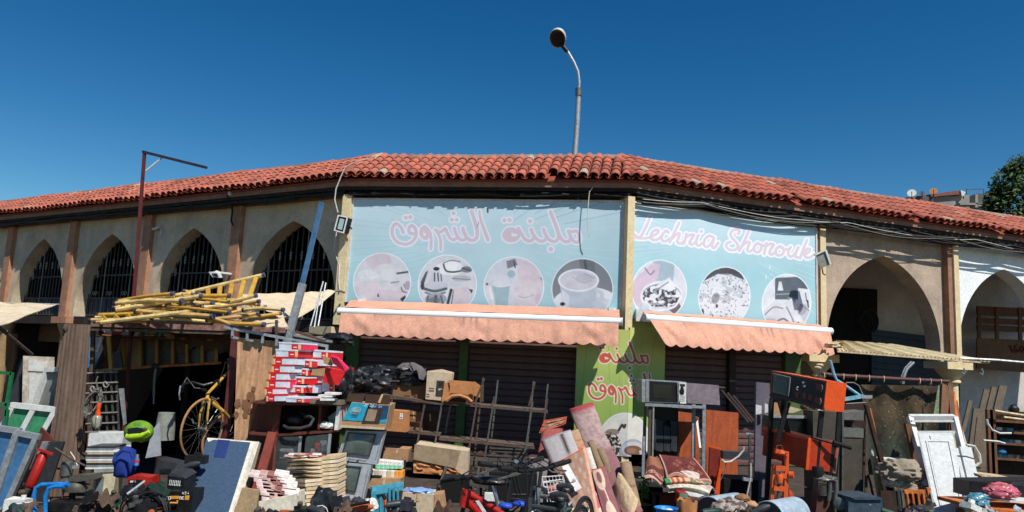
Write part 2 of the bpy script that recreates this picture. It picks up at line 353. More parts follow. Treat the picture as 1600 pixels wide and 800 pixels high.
# corridor behind: back wall, ceiling, floor slab of the arcade
def strip(pts_lo, pts_hi): return None
back = []
for s, (ua, ub) in (('L', (0, 17.)), ('C', (0, 4.94)), ('R', (0, 14.2))):
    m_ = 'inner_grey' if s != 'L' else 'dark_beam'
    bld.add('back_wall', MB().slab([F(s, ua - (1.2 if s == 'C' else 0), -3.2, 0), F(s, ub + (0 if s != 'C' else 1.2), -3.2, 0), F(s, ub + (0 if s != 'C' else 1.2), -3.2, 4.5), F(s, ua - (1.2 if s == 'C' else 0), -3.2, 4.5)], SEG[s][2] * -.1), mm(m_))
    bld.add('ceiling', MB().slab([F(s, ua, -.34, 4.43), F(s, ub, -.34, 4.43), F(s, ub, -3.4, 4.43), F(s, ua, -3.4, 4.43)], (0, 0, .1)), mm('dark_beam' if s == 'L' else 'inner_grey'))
# partition walls across the corridor
for s, u in (('L', 0.05), ('L', 5.77), ('L', 11.4), ('R', 4.02)):
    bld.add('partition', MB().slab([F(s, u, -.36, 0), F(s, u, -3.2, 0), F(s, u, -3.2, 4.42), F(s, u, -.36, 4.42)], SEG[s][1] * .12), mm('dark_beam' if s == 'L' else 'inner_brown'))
# right arch 1: dark doorway, blue shutter, white-grey wall; right arch 2: timber shelving, board with red letters
def on(s, off, x, y):
    o, d, n_, ln, fl = SEG[s]; p0 = o + n_ * off; r = ray(x, y); t = (p0 - EYE).dot(n_) / r.dot(n_); p = EYE + r * t
    return p
def onq(s, off, pts): return [on(s, off, *p) for p in pts]
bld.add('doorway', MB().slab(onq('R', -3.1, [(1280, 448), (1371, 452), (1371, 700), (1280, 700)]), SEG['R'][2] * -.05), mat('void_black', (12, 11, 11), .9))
for j in range(18):
    y = 514 + j * 10.2; bld.add('shutter_slat', MB().slab(onq('R', -3.05, [(1362, y), (1500, y + 17), (1500, y + 26.6), (1362, y + 9.6)]), SEG['R'][2] * -.06), mm('slat_blue'))
coil = T('hose_coil', 'black hose coiled on the grey back wall inside the beige arch', 'hose')
for k in range(4): 
    cc = on('R', -2.85, 1348, 501); rr = .2 + .02 * k
    coil.add('loop', MB().tube([cc + SEG['R'][1] * (math.cos(a) * rr + .04 * k) + V(0, 0, math.sin(a) * rr * 1.05) + SEG['R'][2] * (.03 * k) for a in [i * math.pi / 12 for i in range(24)]], .022, 6, closed=True), mm('cable_black'))
coil.add('hanging_end', MB().tube([on('R', -2.85, 1341, 452), on('R', -2.8, 1344, 470), on('R', -2.8, 1340, 492)], .022, 6), mm('cable_black'))
sh = T('timber_rack', 'brown timber rack high on the back wall seen through the white arch', 'shelf')
for (x0, y0, x1, y1) in ((1528, 478, 1640, 492), (1528, 496, 1640, 505), (1528, 507, 1640, 516), (1528, 528, 1640, 542)):
    dy = (x1 - x0) * .045; sh.add('plank', MB().slab(onq('R', -2.4, [(x0, y0), (x1, y0 + dy), (x1, y1 + dy), (x0, y1)]), SEG['R'][2] * -.05), mm('wood_brown'))
for x in (1528, 1556, 1592, 1630): sh.add('post', MB().slab(onq('R', -2.37, [(x, 480), (x + 5, 480), (x + 5, 540), (x, 540)]), SEG['R'][2] * -.03), mm('wood_brown'))
brd = T('lettered_board', 'brown board with dark red letters below the timber rack', 'sign')
brd.add('board', MB().slab(onq('R', -2.3, [(1527, 528), (1640, 534), (1640, 585), (1527, 576)]), SEG['R'][2] * -.04), mat('board_tan', (126, 92, 62), .8, dirt=.3))
lm = MB()
for st in ([(1582, 551), (1579, 540), (1577, 541)], [(1589, 539), (1586, 541), (1585, 548), (1588, 551), (1590, 550), (1590, 546), (1588, 546)], [(1597, 541), (1594, 543), (1594, 548), (1597, 550), (1600, 547), (1599, 542), (1597, 541)]):
    lm.tube(onq('R', -2.28, st), .016, 5)
brd.add('lettering', lm, mat('letter_red', (110, 30, 22), .7))
# ------------------------------------------------------------------ shutters
def shutter(s, u0, u1, off, m_, zt=2.5, n_=22, wv=None):
    me = None; dz = zt / n_
    for j in range(n_):
        M = Matrix.Translation(F(s, u0, off, j * dz)) 
        d = SEG[s][1]; nn = SEG[s][2]
        if me is None:
            b = MB(); L_ = u1 - u0; prof = [(.0, 0), (.018, .012), (.02, .06), (.012, .095), (.0, dz - .004)]
            for u in (0, L_):
                for o_, z_ in prof: b.v.append(d * u + nn * o_ + V(0, 0, z_))
            k = len(prof)
            for q in range(k - 1): b.f.append((q, q + k, q + k + 1, q + 1))
            b.f.append((0, k - 1, 2 * k - 1, k))
            me = b.mesh('slat', mm(m_))
        bld.inst('slat', me, M)
    bld.add('shutter_box', MB().slab([F(s, u0, off + .05, zt), F(s, u1, off + .05, zt), F(s, u1, off + .05, zt + .2), F(s, u0, off + .05, zt + .2)], SEG[s][2] * -.2), mm('slat_brown'))
mat('green_plastic', (74, 98, 48), .6, dirt=.2)
shutter('C', .32, 2.13, -.08, 'slat_brown'); shutter('C', 2.3, 4.16, -.08, 'slat_brown')
shutter('R', .75, 2.05, -.08, 'slat_brown'); shutter('R', 2.2, 3.25, -.08, 'slat_brown')
for s, u0, u1, m_ in (('C', .1, .32, 'green_plastic'), ('C', 2.14, 2.29, 'green_plastic'), ('R', 2.06, 2.19, 'wood_dark'), ('R', 3.26, 3.6, 'green_plastic'), ('R', 3.6, 4.0, 'inner_brown')):
    bld.add('door_jamb', MB().slab([F(s, u0, .02, 0), F(s, u1, .02, 0), F(s, u1, .02, 2.6), F(s, u0, .02, 2.6)], SEG[s][2] * -.15), mm(m_))
# ------------------------------------------------------------------ roof
EO, EZ, TI, TZ = .38, 4.715, -.75, 5.36       # eave offset/height, top (inward) offset/height
slope = V(0, 0, 0)
def mit(s, end, off):
    "extra length along the wall at an outward offset, so that neighbouring planes meet in a mitre"
    if s == 'C': half = R(10) if end == 0 else R(15)
    elif s == 'L': half = R(10) if end == 0 else 0
    else: half = R(15) if end == 0 else 0
    return off * math.tan(half)
def prism_run(name, off0, off1, z0, z1, m_, off0b=None):
    for s in 'LCR':
        ln = SEG[s][3]; e1 = 1 if s == 'C' else 0
        def pt(end, off, z):
            u = -mit(s, 0, off) if end == 0 else ln + (mit(s, 1, off) if s == 'C' else 0)
            return F(s, u, off, z)
        q = MB(); cs = [(off0, z0), (off1, z0), (off1, z1), (off0, z1)]
        q.add([pt(0, *c) for c in cs] + [pt(1, *c) for c in cs], [(0, 1, 2, 3), (7, 6, 5, 4), (0, 4, 5, 1), (1, 5, 6, 2), (2, 6, 7, 3), (3, 7, 4, 0)])
        bld.add(name, q, mm(m_))
prism_run('fascia', .24, .29, 4.56, 4.70, 'fascia_brown')
prism_run('soffit', -.3, .26, 4.50, 4.555, 'dark_beam')
prism_run('eave_moulding', -.02, .06, 4.43, 4.49, 'moulding')
mat('cement', (168, 156, 142), .9, dirt=.3); prism_run('ridge_cement', TI - .12, TI + .06, TZ - .02, TZ + .055, 'cement')
mat('roof_tile', (168, 96, 76), .8, var=.22, scale=3.5, bump=.2, dirt=.35); mat('roof_tile_pale', (182, 100, 78), .8, var=.2, scale=5, bump=.35, dirt=.2); mat('roof_tile_dark', (144, 80, 64), .85, var=.2, scale=5, bump=.35, dirt=.35)
mat('roof_tile_old', (170, 150, 126), .9, dirt=.5); mat('tile_channel', (150, 70, 50), .9, dirt=.5)
for s in 'LCR':      # roof deck below the tiles
    ln = SEG[s][3]
    def pt(end, off, z):
        return F(s, -mit(s, 0, off) if end == 0 else ln + (mit(s, 1, off) if s == 'C' else 0), off, z)
    q = MB(); q.slab([pt(0, EO - .06, EZ - .035), pt(1, EO - .06, EZ - .035), pt(1, TI, TZ - .055), pt(0, TI, TZ - .055)], (0, 0, -.03)); bld.add('roof_deck', q, mm('tile_channel'))
    q = MB(); q.slab([pt(0, TI, TZ - .06), pt(1, TI, TZ - .06), pt(1, -4.5, TZ - .1), pt(0, -4.5, TZ - .1)], (0, 0, -.08)); bld.add('flat_roof', q, mm('cement'))
def tile_bm(r0=.084, r1=.068, L_=.34, th=.012, n_=9):
    b = MB()      # x across, y up-slope, z normal
    for (y, r, dz) in ((0, r0, .012), (L_, r1, -.004)):
        for k in range(n_): a = math.pi * (.04 + .92 * k / (n_ - 1)); b.v.append(V(math.cos(a) * r, y, math.sin(a) * r * .92 + dz))
        for k in range(n_): a = math.pi * (.04 + .92 * k / (n_ - 1)); b.v.append(V(math.cos(a) * (r - th), y, math.sin(a) * (r - th) * .92 + dz))
    m2 = 2 * n_
    for k in range(n_ - 1):
        b.f += [(k, k + m2, k + m2 + 1, k + 1), (k + n_, k + n_ + 1, k + n_ + m2 + 1, k + n_ + m2), (k, k + 1, k + 1 + n_, k + n_)]
    b.smooth = True; return b
tb = tile_bm(); tmes = [tb.mesh('tile', mm(k)) for k in ('roof_tile', 'roof_tile', 'roof_tile_pale', 'roof_tile_dark', 'roof_tile_old')]
chb = MB()
allt = []
for s in 'CRL':
    ln = SEG[s][3]; d = SEG[s][1]; nn = SEG[s][2]; up = (V(-nn.x, -nn.y, 0) * (EO - TI) + V(0, 0, TZ - EZ)); SL = up.length; up.normalize()
    xax = d.copy(); zax = xax.cross(up)
    if zax.z < 0: xax = -xax; zax = xax.cross(up)
    pitch = .178; ncol = int(ln / pitch) + 3
    for c in range(-2, ncol + 2):
        u = (c + .5) * pitch
        for r_ in range(5):
            t = r_ * (SL / 5.0); off = EO - (EO - TI) * t / SL
            lo = -mit(s, 0, off) - .03; hi = ln + (mit(s, 1, off) if s == 'C' else 0) + .03
            if u < lo or u > hi: continue
            rn = random.random()
            p = F(s, u, EO, EZ) + up * (t + random.uniform(-.012, .012) - (.0 if r_ else random.uniform(0, .03)))
            sagz = .012 * math.sin(u * 1.7 + 1) + .008 * math.sin(u * 5.1)
            miss = r_ == 0 and random.random() < .035
            if miss and random.random() < .8: continue
            ang = random.gauss(0, .014) + (random.gauss(0, .12) if r_ == 0 and random.random() < .08 else 0)
            M = Matrix((( xax.x, up.x, zax.x, p.x), (xax.y, up.y, zax.y, p.y), (xax.z, up.z, zax.z, p.z + sagz), (0, 0, 0, 1))) @ Matrix.Rotation(ang, 4, 'Z') @ Matrix.Rotation(random.gauss(.03, .012), 4, 'X')
            k = 4 if (rn < .012 or (r_ == 0 and rn < .05)) else 2 if rn < .25 else 3 if rn < .4 else 0
            allt.append(((p - EYE).length, M, k))
            # channel tile between columns
            q = M @ V(pitch / 2, 0, -.03); 
            if r_ < 5:
                bb = len(chb.v)
                for yy, zz in ((-.02 if r_ == 0 else 0, .012), (SL / 5 + .04, .0)):
                    for a in range(5): th_ = math.pi * (1 + a / 4); chb.v.append(M @ V(pitch / 2 + math.cos(th_) * .062, yy, .012 + math.sin(th_) * .04 + zz))
                for a in range(4): chb.f.append((bb + a, bb + a + 1, bb + a + 6, bb + a + 5))
allt.sort(key=lambda x: x[0])
for dist, M, k in allt[:295]: bld.inst('tile', tmes[k], M)
for k, nm in ((0, 'roof_tile'), (2, 'roof_tile_pale'), (3, 'roof_tile_dark'), (4, 'roof_tile_old')):
    q = MB(); q.smooth = True
    for dist, M, kk in allt[295:]:
        if kk == k: q.add([M @ v for v in tb.v], tb.f)
    if q.v: bld.add('tiles', q, mm(nm), kind='stuff')
chb.smooth = True; bld.add('channel_tiles', chb, mm('tile_channel'), kind='stuff')
# ------------------------------------------------------------------ printed banners
def vnoise(X, Y, s, seed=0):
    X = X / s + seed * 17.3; Y = Y / s + seed * 5.7; xi = np.floor(X).astype(np.int64); yi = np.floor(Y).astype(np.int64); fx = X - xi; fy = Y - yi
    def h(a, b):
        n_ = np.sin(a * 127.1 + b * 311.7 + seed * 74.7) * 43758.5453; return n_ - np.floor(n_)
    fx = fx * fx * (3 - 2 * fx); fy = fy * fy * (3 - 2 * fy)
    return (h(xi, yi) * (1 - fx) + h(xi + 1, yi) * fx) * (1 - fy) + (h(xi, yi + 1) * (1 - fx) + h(xi + 1, yi + 1) * fx) * fy
class Paint:
    def __init__(s, X, Y, base):
        s.X = X; s.Y = Y; s.c = np.ones((len(X), 3)) * np.array(lin(base))
    def put(s, a, col):
        a = np.clip(a, 0, 1)[:, None]; s.c = s.c * (1 - a) + a * np.array(lin(col))
    def sd(s, pts, w):
        D = np.full(len(s.X), 1e9); n_ = len(pts)
        ws = w if isinstance(w, (list, tuple)) else [w] * n_
        if n_ == 1: return np.hypot(s.X - pts[0][0], s.Y - pts[0][1]) - ws[0]
        for i in range(n_ - 1):
            (x0, y0), (x1, y1) = pts[i], pts[i + 1]; dx, dy = x1 - x0, y1 - y0
            t = np.clip(((s.X - x0) * dx + (s.Y - y0) * dy) / (dx * dx + dy * dy + 1e-9), 0, 1)
            D = np.minimum(D, np.hypot(s.X - x0 - t * dx, s.Y - y0 - t * dy) - (ws[i] * (1 - t) + ws[i + 1] * t))
        return D
    def stroke(s, pts, w, col, soft=.6, a=1): s.put((.5 - s.sd(pts, w) / soft) * a, col)
    def ell(s, cx, cy, rx, ry, rot=0):
        c_, n_ = math.cos(rot), math.sin(rot); x = (s.X - cx) * c_ + (s.Y - cy) * n_; y = -(s.X - cx) * n_ + (s.Y - cy) * c_
        return (np.hypot(x / rx, y / ry) - 1) * min(rx, ry)
    def poly(s, pts):
        ins = np.zeros(len(s.X), bool); D = np.full(len(s.X), 1e9)
        for i in range(len(pts)):
            (x0, y0), (x1, y1) = pts[i], pts[(i + 1) % len(pts)]
            c_ = ((y0 > s.Y) != (y1 > s.Y)) & (s.X < (x1 - x0) * (s.Y - y0) / ((y1 - y0) or 1e-9) + x0); ins ^= c_
            dx, dy = x1 - x0, y1 - y0; t = np.clip(((s.X - x0) * dx + (s.Y - y0) * dy) / (dx * dx + dy * dy + 1e-9), 0, 1)
            D = np.minimum(D, np.hypot(s.X - x0 - t * dx, s.Y - y0 - t * dy))
        return np.where(ins, -D, D)
    def fill(s, sd, col, soft=.7, a=1, within=None):
        q = (.5 - sd / soft) * 1.0; q = np.clip(q, 0, 1) * a
        if within is not None: q = q * np.clip(.5 - within / soft, 0, 1)
        s.put(q, col)
def smooth_pts(pts, n_=4):
    if len(pts) < 3: return pts
    out = []
    for i in range(len(pts) - 1):
        p0 = pts[max(i - 1, 0)]; p1 = pts[i]; p2 = pts[i + 1]; p3 = pts[min(i + 2, len(pts) - 1)]
        for k in range(n_):
            t = k / n_; out.append(tuple(.5 * (2 * p1[j] + (p2[j] - p0[j]) * t + (2 * p0[j] - 5 * p1[j] + 4 * p2[j] - p3[j]) * t * t + (3 * p1[j] - p0[j] - 3 * p2[j] + p3[j]) * t ** 3) for j in (0, 1)))
    out.append(pts[-1]); return out
AR1 = dict(st=[([(355, 385), (330, 320), (265, 262), (215, 300), (202, 380), (225, 460), (290, 525), (390, 548), (470, 520), (525, 455), (538, 395), (515, 320), (465, 290), (435, 330), (440, 385), (485, 405), (520, 400)], 23),
    ([(620, 330), (605, 390), (630, 450), (680, 460), (700, 400), (680, 340), (640, 320)], 26), ([(650, 300), (700, 340), (735, 410), (745, 500), (738, 615)], 20), ([(660, 370), (680, 430)], 22),
    ([(802, 345), (845, 410), (875, 490), (877, 625)], 20), ([(802, 345), (860, 378), (905, 360), (938, 332), (970, 395), (1010, 465), (1060, 487), (1100, 460), (1110, 440)], 22),
    ([(1065, 325), (1080, 380), (1110, 440), (1155, 487), (1205, 485), (1235, 450)], 23), ([(1185, 325), (1200, 380), (1230, 440), (1275, 485), (1325, 492), (1375, 460), (1385, 390), (1370, 300), (1335, 180), (1305, 88)], 25),
    ([(1412, 82), (1430, 200), (1475, 330), (1532, 485)], [15, 19, 23, 27])], dots=[(1055, 118, 28), (1030, 208, 28), (1100, 208, 28), (390, 180, 30), (455, 172, 30)], holes=[(485, 362, 12, 14), (657, 408, 12, 18)])
AR2 = dict(st=[([(260, 500), (300, 450), (360, 440), (420, 470), (430, 520), (390, 560), (320, 570), (270, 540), (260, 500)], 40), ([(300, 500), (300, 520)], 50), ([(445, 415), (478, 480), (535, 565), (590, 592), (640, 575), (655, 545)], 24),
    ([(622, 430), (645, 490), (690, 555), (745, 592), (800, 588), (835, 550)], 24), ([(795, 430), (815, 490), (860, 560), (920, 598), (970, 590), (1002, 545), (1000, 500)], 24), ([(890, 188), (930, 290), (980, 420), (1005, 500), (1045, 565), (1095, 602), (1150, 590), (1172, 545), (1140, 455)], 25),
    ([(1135, 450), (1195, 462), (1260, 455), (1290, 520), (1290, 585), (1255, 612), (1205, 585), (1175, 530)], 22)], dots=[(250, 305, 30), (322, 300, 30), (608, 315, 30), (895, 705, 34)], holes=[(395, 510, 35, 18), (1228, 530, 20, 28)])
LA1 = dict(st=[([(360, 90), (300, 230), (235, 360), (185, 410), (130, 375), (95, 348)], 22), ([(85, 395), (150, 420), (260, 425), (345, 412)], 20), ([(400, 385), (465, 350), (488, 305), (450, 292), (395, 325), (368, 390), (390, 440), (440, 452), (500, 425), (530, 390)], 22),
    ([(645, 335), (610, 305), (560, 350), (535, 420), (560, 468), (620, 462), (660, 430)], 22), ([(810, 180), (750, 310), (690, 430), (665, 490)], 22), ([(700, 430), (770, 360), (818, 350), (800, 420), (780, 480), (830, 508), (885, 475)], 22),
    ([(925, 355), (905, 440), (880, 510)], 22), ([(915, 410), (970, 375), (1040, 372), (1000, 440), (975, 498), (1010, 522), (1065, 485)], 22), ([(1110, 380), (1080, 460), (1085, 520), (1125, 538), (1175, 495)], 22),
    ([(1350, 410), (1280, 385), (1215, 440), (1200, 525), (1250, 558), (1320, 490), (1358, 415), (1340, 480), (1325, 550), (1360, 575), (1420, 495)], 22)], dots=[(1160, 315, 26)], holes=[])
LA2 = dict(st=[([(335, 250), (358, 212), (310, 185), (240, 205), (212, 270), (260, 340), (320, 410), (328, 470), (270, 508), (190, 498), (145, 440), (170, 395), (212, 382)], 22), ([(495, 220), (430, 370), (350, 520)], 22), ([(400, 440), (465, 385), (513, 392), (490, 450), (478, 515), (520, 530), (575, 485)], 22),
    ([(635, 400), (585, 450), (590, 520), (640, 542), (690, 500), (690, 430), (635, 400), (700, 430), (752, 440)], 22), ([(775, 400), (760, 470), (740, 570)], 22), ([(770, 450), (830, 412), (888, 422), (850, 480), (825, 555), (865, 578), (915, 535)], 22),
    ([(980, 445), (925, 500), (930, 570), (985, 592), (1040, 550), (1040, 480), (980, 445), (1050, 500), (1100, 490)], 22), ([(1155, 460), (1115, 540), (1135, 605), (1190, 598), (1240, 530), (1275, 465), (1235, 555), (1235, 612), (1285, 625)], 22),
    ([(1410, 350), (1350, 500), (1300, 635)], 22), ([(1350, 545), (1425, 485), (1458, 510), (1405, 560), (1365, 570), (1400, 625), (1465, 618), (1515, 575)], 22)], dots=[], holes=[])
def lettering(pt, D, f, sc_, col, edge, ew):
    S = []
    for p, w_ in D['st']:
        w2 = [x * sc_ for x in w_] if isinstance(w_, list) else w_ * sc_
        q = [f(*a) for a in p]
        if not isinstance(w2, list): q = smooth_pts(q, 4)
        S.append((q, w2))
    for x, y, r in D['dots']: S.append(([f(x, y)], [r * sc_]))
    sds = None
    for q, w_ in S:
        d = pt.sd(q, w_); sds = d if sds is None else np.minimum(sds, d)
    for x, y, rx, ry in D['holes']:
        c = f(x, y); sds = np.maximum(sds, -pt.ell(c[0], c[1], rx * sc_, ry * sc_))
    pt.fill(sds - ew, edge); pt.fill(sds, col)
    return sds
def food(pt, kind, cx, cy, rx, ry):
    W = pt.ell(cx, cy, rx, ry, .12); X, Y = pt.X, pt.Y
    pt.fill(W - 1.2, (232, 238, 242)); 
    base = {'cups': (205, 210, 218), 'tagine': (206, 212, 222), 'milk': (205, 212, 222), 'coffee': (120, 128, 138), 'dessert': (215, 215, 225), 'bread': (220, 224, 230), 'fold': (218, 224, 230), 'beans': (226, 224, 214)}[kind]
    pt.fill(W, base)
    n1 = vnoise(X, Y, 9, 1) * .5 + vnoise(X, Y, 4, 2) * .3 + vnoise(X, Y, 2, 3) * .2
    def E(dx, dy, a, b, col, rot=0, al=1): pt.fill(pt.ell(cx + dx, cy + dy, a, b, rot), col, within=W, a=al)
    def S(pts, w_, col, al=1): pt.fill(pt.sd(smooth_pts([(cx + a, cy + b) for a, b in pts]), w_), col, within=W, a=al)
    def Q(pts, col, al=1): pt.fill(pt.poly([(cx + a, cy + b) for a, b in pts]), col, within=W, a=al)
    if kind == 'cups':
        E(-6, -34, 20, 14, (212, 190, 204)); Q([(-42, 2), (-6, 2), (-5, 40), (-42, 40)], (214, 200, 208)); Q([(-5, 10), (34, 14), (30, 40), (-5, 40)], (212, 196, 206)); E(8, -16, 22, 13, (212, 216, 222)); E(-22, -12, 16, 8, (216, 220, 226))
        Q([(22, -15), (42, -18), (42, -15), (23, -12)], (70, 80, 96)); S([(14, 1), (26, -1)], .8, (110, 120, 130)); S([(30, 8), (32, 14), (38, 16)], .9, (90, 80, 100)); S([(34, 4), (37, 10)], .9, (110, 90, 110)); E(40, 5, 5, 7, (180, 150, 190)); Q([(28, 26), (36, 20), (38, 26), (32, 32)], (80, 50, 60)); Q([(-8, 22), (-6, 16), (-4, 24)], (60, 60, 76)); S([(-30, 0), (10, 0)], .6, (190, 196, 204))
    elif kind == 'tagine':
        E(4, -26, 22, 11, (232, 234, 238)); S([(-6, -32), (-2, -22), (10, -20), (22, -22)], 1.4, (70, 76, 88)); S([(-6, -34), (6, -38), (20, -36)], .8, (110, 116, 126)); E(30, -24, 9, 5, (120, 124, 132)); S([(24, -26), (36, -22)], 1, (60, 66, 78))
        Q([(-22, -22), (-12, -22), (-4, 4), (-34, 4)], (196, 202, 212)); E(-17, -25, 5, 3, (40, 42, 50)); S([(-20, -18), (-20, -6)], 1.2, (70, 76, 90)); S([(-15, -18), (-14, -6)], 1.2, (80, 84, 98)); S([(-10, -16), (-9, -6)], 1, (90, 96, 108)); E(-18, 2, 19, 7, (188, 200, 212)); S([(-36, 6), (-20, 10), (-2, 6)], 2.2, (70, 90, 106)); S([(-34, 12), (-20, 16), (-4, 12)], 1.6, (110, 130, 140))
        E(-18, 22, 17, 9, (150, 160, 172)); S([(-30, 18), (-34, 40)], 1.6, (96, 104, 116)); S([(-18, 18), (-20, 40)], 2.2, (60, 70, 84)); S([(-10, 18), (-4, 40)], 1.6, (90, 98, 112)); S([(6, 8), (2, 24), (-2, 40)], 2.2, (50, 56, 68)); S([(10, 8), (7, 26), (4, 44)], .9, (80, 90, 104)); Q([(10, 6), (34, 2), (32, 44), (8, 44)], (212, 196, 206))
        E(22, -10, 15, 5, (178, 184, 194)); S([(8, -10), (36, -8)], .8, (120, 128, 140)); Q([(-42, -4), (-34, -20), (-30, -22), (-38, 4)], (70, 78, 92)); Q([(33, 6), (40, 8), (38, 14)], (50, 54, 64)); E(-39, 2, 3, 6, (50, 56, 68)); E(-20, 24, 9, 5, (84, 104, 118), 0, .7)
    elif kind == 'milk':
        E(-20, -20, 22, 16, (205, 212, 224)); Q([(-34, -2), (-6, -4), (-10, 30), (-28, 30)], (140, 190, 204)); E(-20, -4, 15, 5, (214, 222, 230)); E(-4, -20, 6, 6, (140, 190, 204)); Q([(6, -44), (44, -30), (48, 0), (6, -4)], (216, 192, 206)); Q([(2, -10), (42, -6), (36, 44), (0, 40)], (214, 202, 212)); E(20, 12, 20, 10, (218, 208, 216)); S([(6, 14), (16, 17), (30, 13)], .5, (160, 160, 170))
        Q([(-12, -40), (2, -44), (6, -34), (-10, -28)], (120, 126, 140)); S([(0, -40), (2, -30)], 1, (60, 64, 76)); Q([(40, -14), (46, -16), (44, -8)], (110, 170, 180)); E(38, 20, 5, 9, (212, 170, 196), 0, .8); S([(-38, 0), (-36, 10), (-30, 36)], 1.2, (230, 234, 238)); E(-42, -4, 2, 2, (80, 90, 104))
    elif kind == 'coffee':
        E(-10, -34, 20, 12, (128, 134, 142)); Q([(-6, -50), (18, -48), (22, -18), (-2, -26)], (104, 110, 118)); S([(4, -44), (6, -30)], 2, (60, 66, 74), .8); E(6, 22, 52, 26, (214, 222, 230)); E(18, 26, 34, 14, (196, 208, 220)); Q([(-36, -14), (24, -10), (20, 24), (6, 36), (-20, 36), (-32, 18)], (176, 194, 212)); Q([(-32, 0), (-20, 10), (-22, 34), (-32, 18)], (200, 214, 228)); S([(22, 2), (30, 6), (28, 16), (14, 24)], 3, (186, 202, 218)); E(-6, -14, 32, 18, (226, 230, 238)); E(-6, -14, 29, 15, (204, 200, 214)); E(2, -18, 12, 7, (188, 184, 200), 0, .7); S([(-16, -20), (0, -10), (14, -14)], .9, (170, 168, 186), .8); S([(4, -24), (18, -18)], 1.2, (150, 150, 168), .6)
        E(-31, 23, 4, 3, (40, 40, 48)); E(-30, 31, 3, 2, (40, 40, 48)); E(-22, 33, 4, 2, (50, 50, 58)); E(8, 33, 3, 2, (60, 60, 70))
    elif kind == 'dessert':
        Q([(-10, -46), (4, -48), (6, -14), (-8, -14)], (150, 188, 202)); Q([(4, -46), (24, -40), (22, -14), (6, -16)], (150, 188, 202)); Q([(-46, -10), (-10, -42), (2, -40), (-2, -18), (-24, 6), (-30, 44), (-46, 40)], (216, 178, 204)); S([(-22, -34), (-14, -24), (-8, -30)], 1.2, (120, 110, 130), .8); E(4, 8, 33, 22, (222, 228, 236)); E(4, 8, 30, 18, (150, 156, 168))
        wm = pt.ell(cx + 4, cy + 10, 30, 18); pt.fill(wm + (vnoise(X, Y, 3.2, 5) > .52) * 99, (56, 44, 56), within=W); pt.fill(wm + (vnoise(X, Y, 4.5, 6) > .42) * 99, (222, 226, 234), within=W); Q([(-8, -4), (16, -20), (26, -2), (18, 2)], (222, 226, 234)); S([(-4, 0), (14, -12)], 1, (130, 140, 156)); E(4, 34, 26, 8, (200, 208, 218)); Q([(14, 30), (30, 18), (34, 26), (26, 40)], (110, 84, 92)); S([(-28, 12), (-20, 26), (0, 32), (24, 26), (34, 10)], 1.6, (226, 232, 238)); E(-24, 30, 8, 10, (120, 196, 200), 0, .4)
    elif kind == 'bread':
        Q([(-44, -20), (-20, -50), (20, -48), (32, -26), (12, -34), (-10, -36), (-30, -26)], (72, 68, 76)); E(0, 14, 46, 46, (222, 226, 232)); pt.fill(W + (n1 > .40) * 99, (176, 182, 192), a=.8); m_ = vnoise(X, Y, 3.3, 9) * .6 + vnoise(X, Y, 1.6, 4) * .4; pt.fill(W + (m_ > .26) * 99, (104, 110, 122), a=.9); Q([(-44, -20), (-26, -42), (20, -44), (30, -28), (10, -36), (-12, -38), (-30, -27)], (72, 68, 76)); E(-14, 2, 6, 9, (96, 100, 112), .3, .7); E(-12, 14, 2, 3, (50, 50, 60)); E(-34, 24, 2, 6, (60, 60, 76))
    elif kind == 'fold':
        Q([(-18, -40), (30, -42), (34, -22), (18, -24), (18, -6), (-18, -6)], (78, 96, 110)); Q([(-12, -34), (-8, -34), (-5, -20), (-14, -20)], (214, 220, 226)); S([(-16, -14), (4, -15)], .8, (150, 164, 176)); Q([(2, -10), (14, -8), (14, 2), (2, 0)], (120, 136, 148))
        Q([(-36, 12), (-16, -6), (-4, 6), (-10, 34), (-34, 34)], (206, 210, 220)); Q([(-8, 2), (8, -8), (28, 16), (30, 40), (-20, 40)], (212, 216, 226)); Q([(14, 0), (32, 0), (40, 26), (30, 34), (18, 14)], (196, 200, 212)); E(24, 10, 7, 9, (150, 154, 168), .4, .8); S([(-34, 18), (-20, 6), (-6, 8)], 1, (130, 136, 150)); S([(0, 6), (10, 26), (12, 40)], 1.2, (140, 146, 160)); S([(-18, 30), (-4, 24), (8, 36)], 1.4, (110, 116, 130)); E(-26, 28, 10, 5, (176, 182, 194), 0, .8); S([(33, -4), (34, 6)], 1.2, (80, 84, 96)); S([(22, 2), (36, 12)], .8, (120, 126, 140))
    elif kind == 'beans':
        Q([(-40, 20), (-20, 10), (-5, 40), (-30, 44)], (220, 224, 214)); m_ = pt.ell(cx - 22, cy + 2, 17, 20, -.5); bn = vnoise(X, Y, 2.6, 8); pt.fill(m_ + (bn > .62) * 99, (44, 26, 22), within=W); pt.fill(m_ + 5 + (bn < .75) * 99, (190, 170, 160), within=W); E(-18, -17, 11, 5, (120, 84, 60), 0, .8); E(14, 20, 22, 26, (170, 170, 178)); E(14, 10, 18, 12, (200, 200, 206)); E(14, 12, 14, 8, (120, 84, 60)); E(12, 12, 8, 4, (150, 110, 80)); S([(26, 14), (36, 20), (30, 36)], 2.4, (190, 190, 198)); Q([(-30, 44), (40, 40), (40, 60), (-30, 60)], (230, 230, 226)); S([(-8, -20), (-3, -28), (0, -24), (2, -28)], 2, (60, 44, 40))
    k = (np.clip(.5 - W / .7, 0, 1) * (.42 if kind != 'beans' else 0))[:, None]; gy = pt.c.mean(1)[:, None] * np.array([[.95, 1, 1.06]]); pt.c = pt.c * (1 - k) + gy * k
    pt.put(np.clip(.5 - W / .7, 0, 1) * np.clip(n1 - .3, 0, 1) * .4, (120, 130, 145))
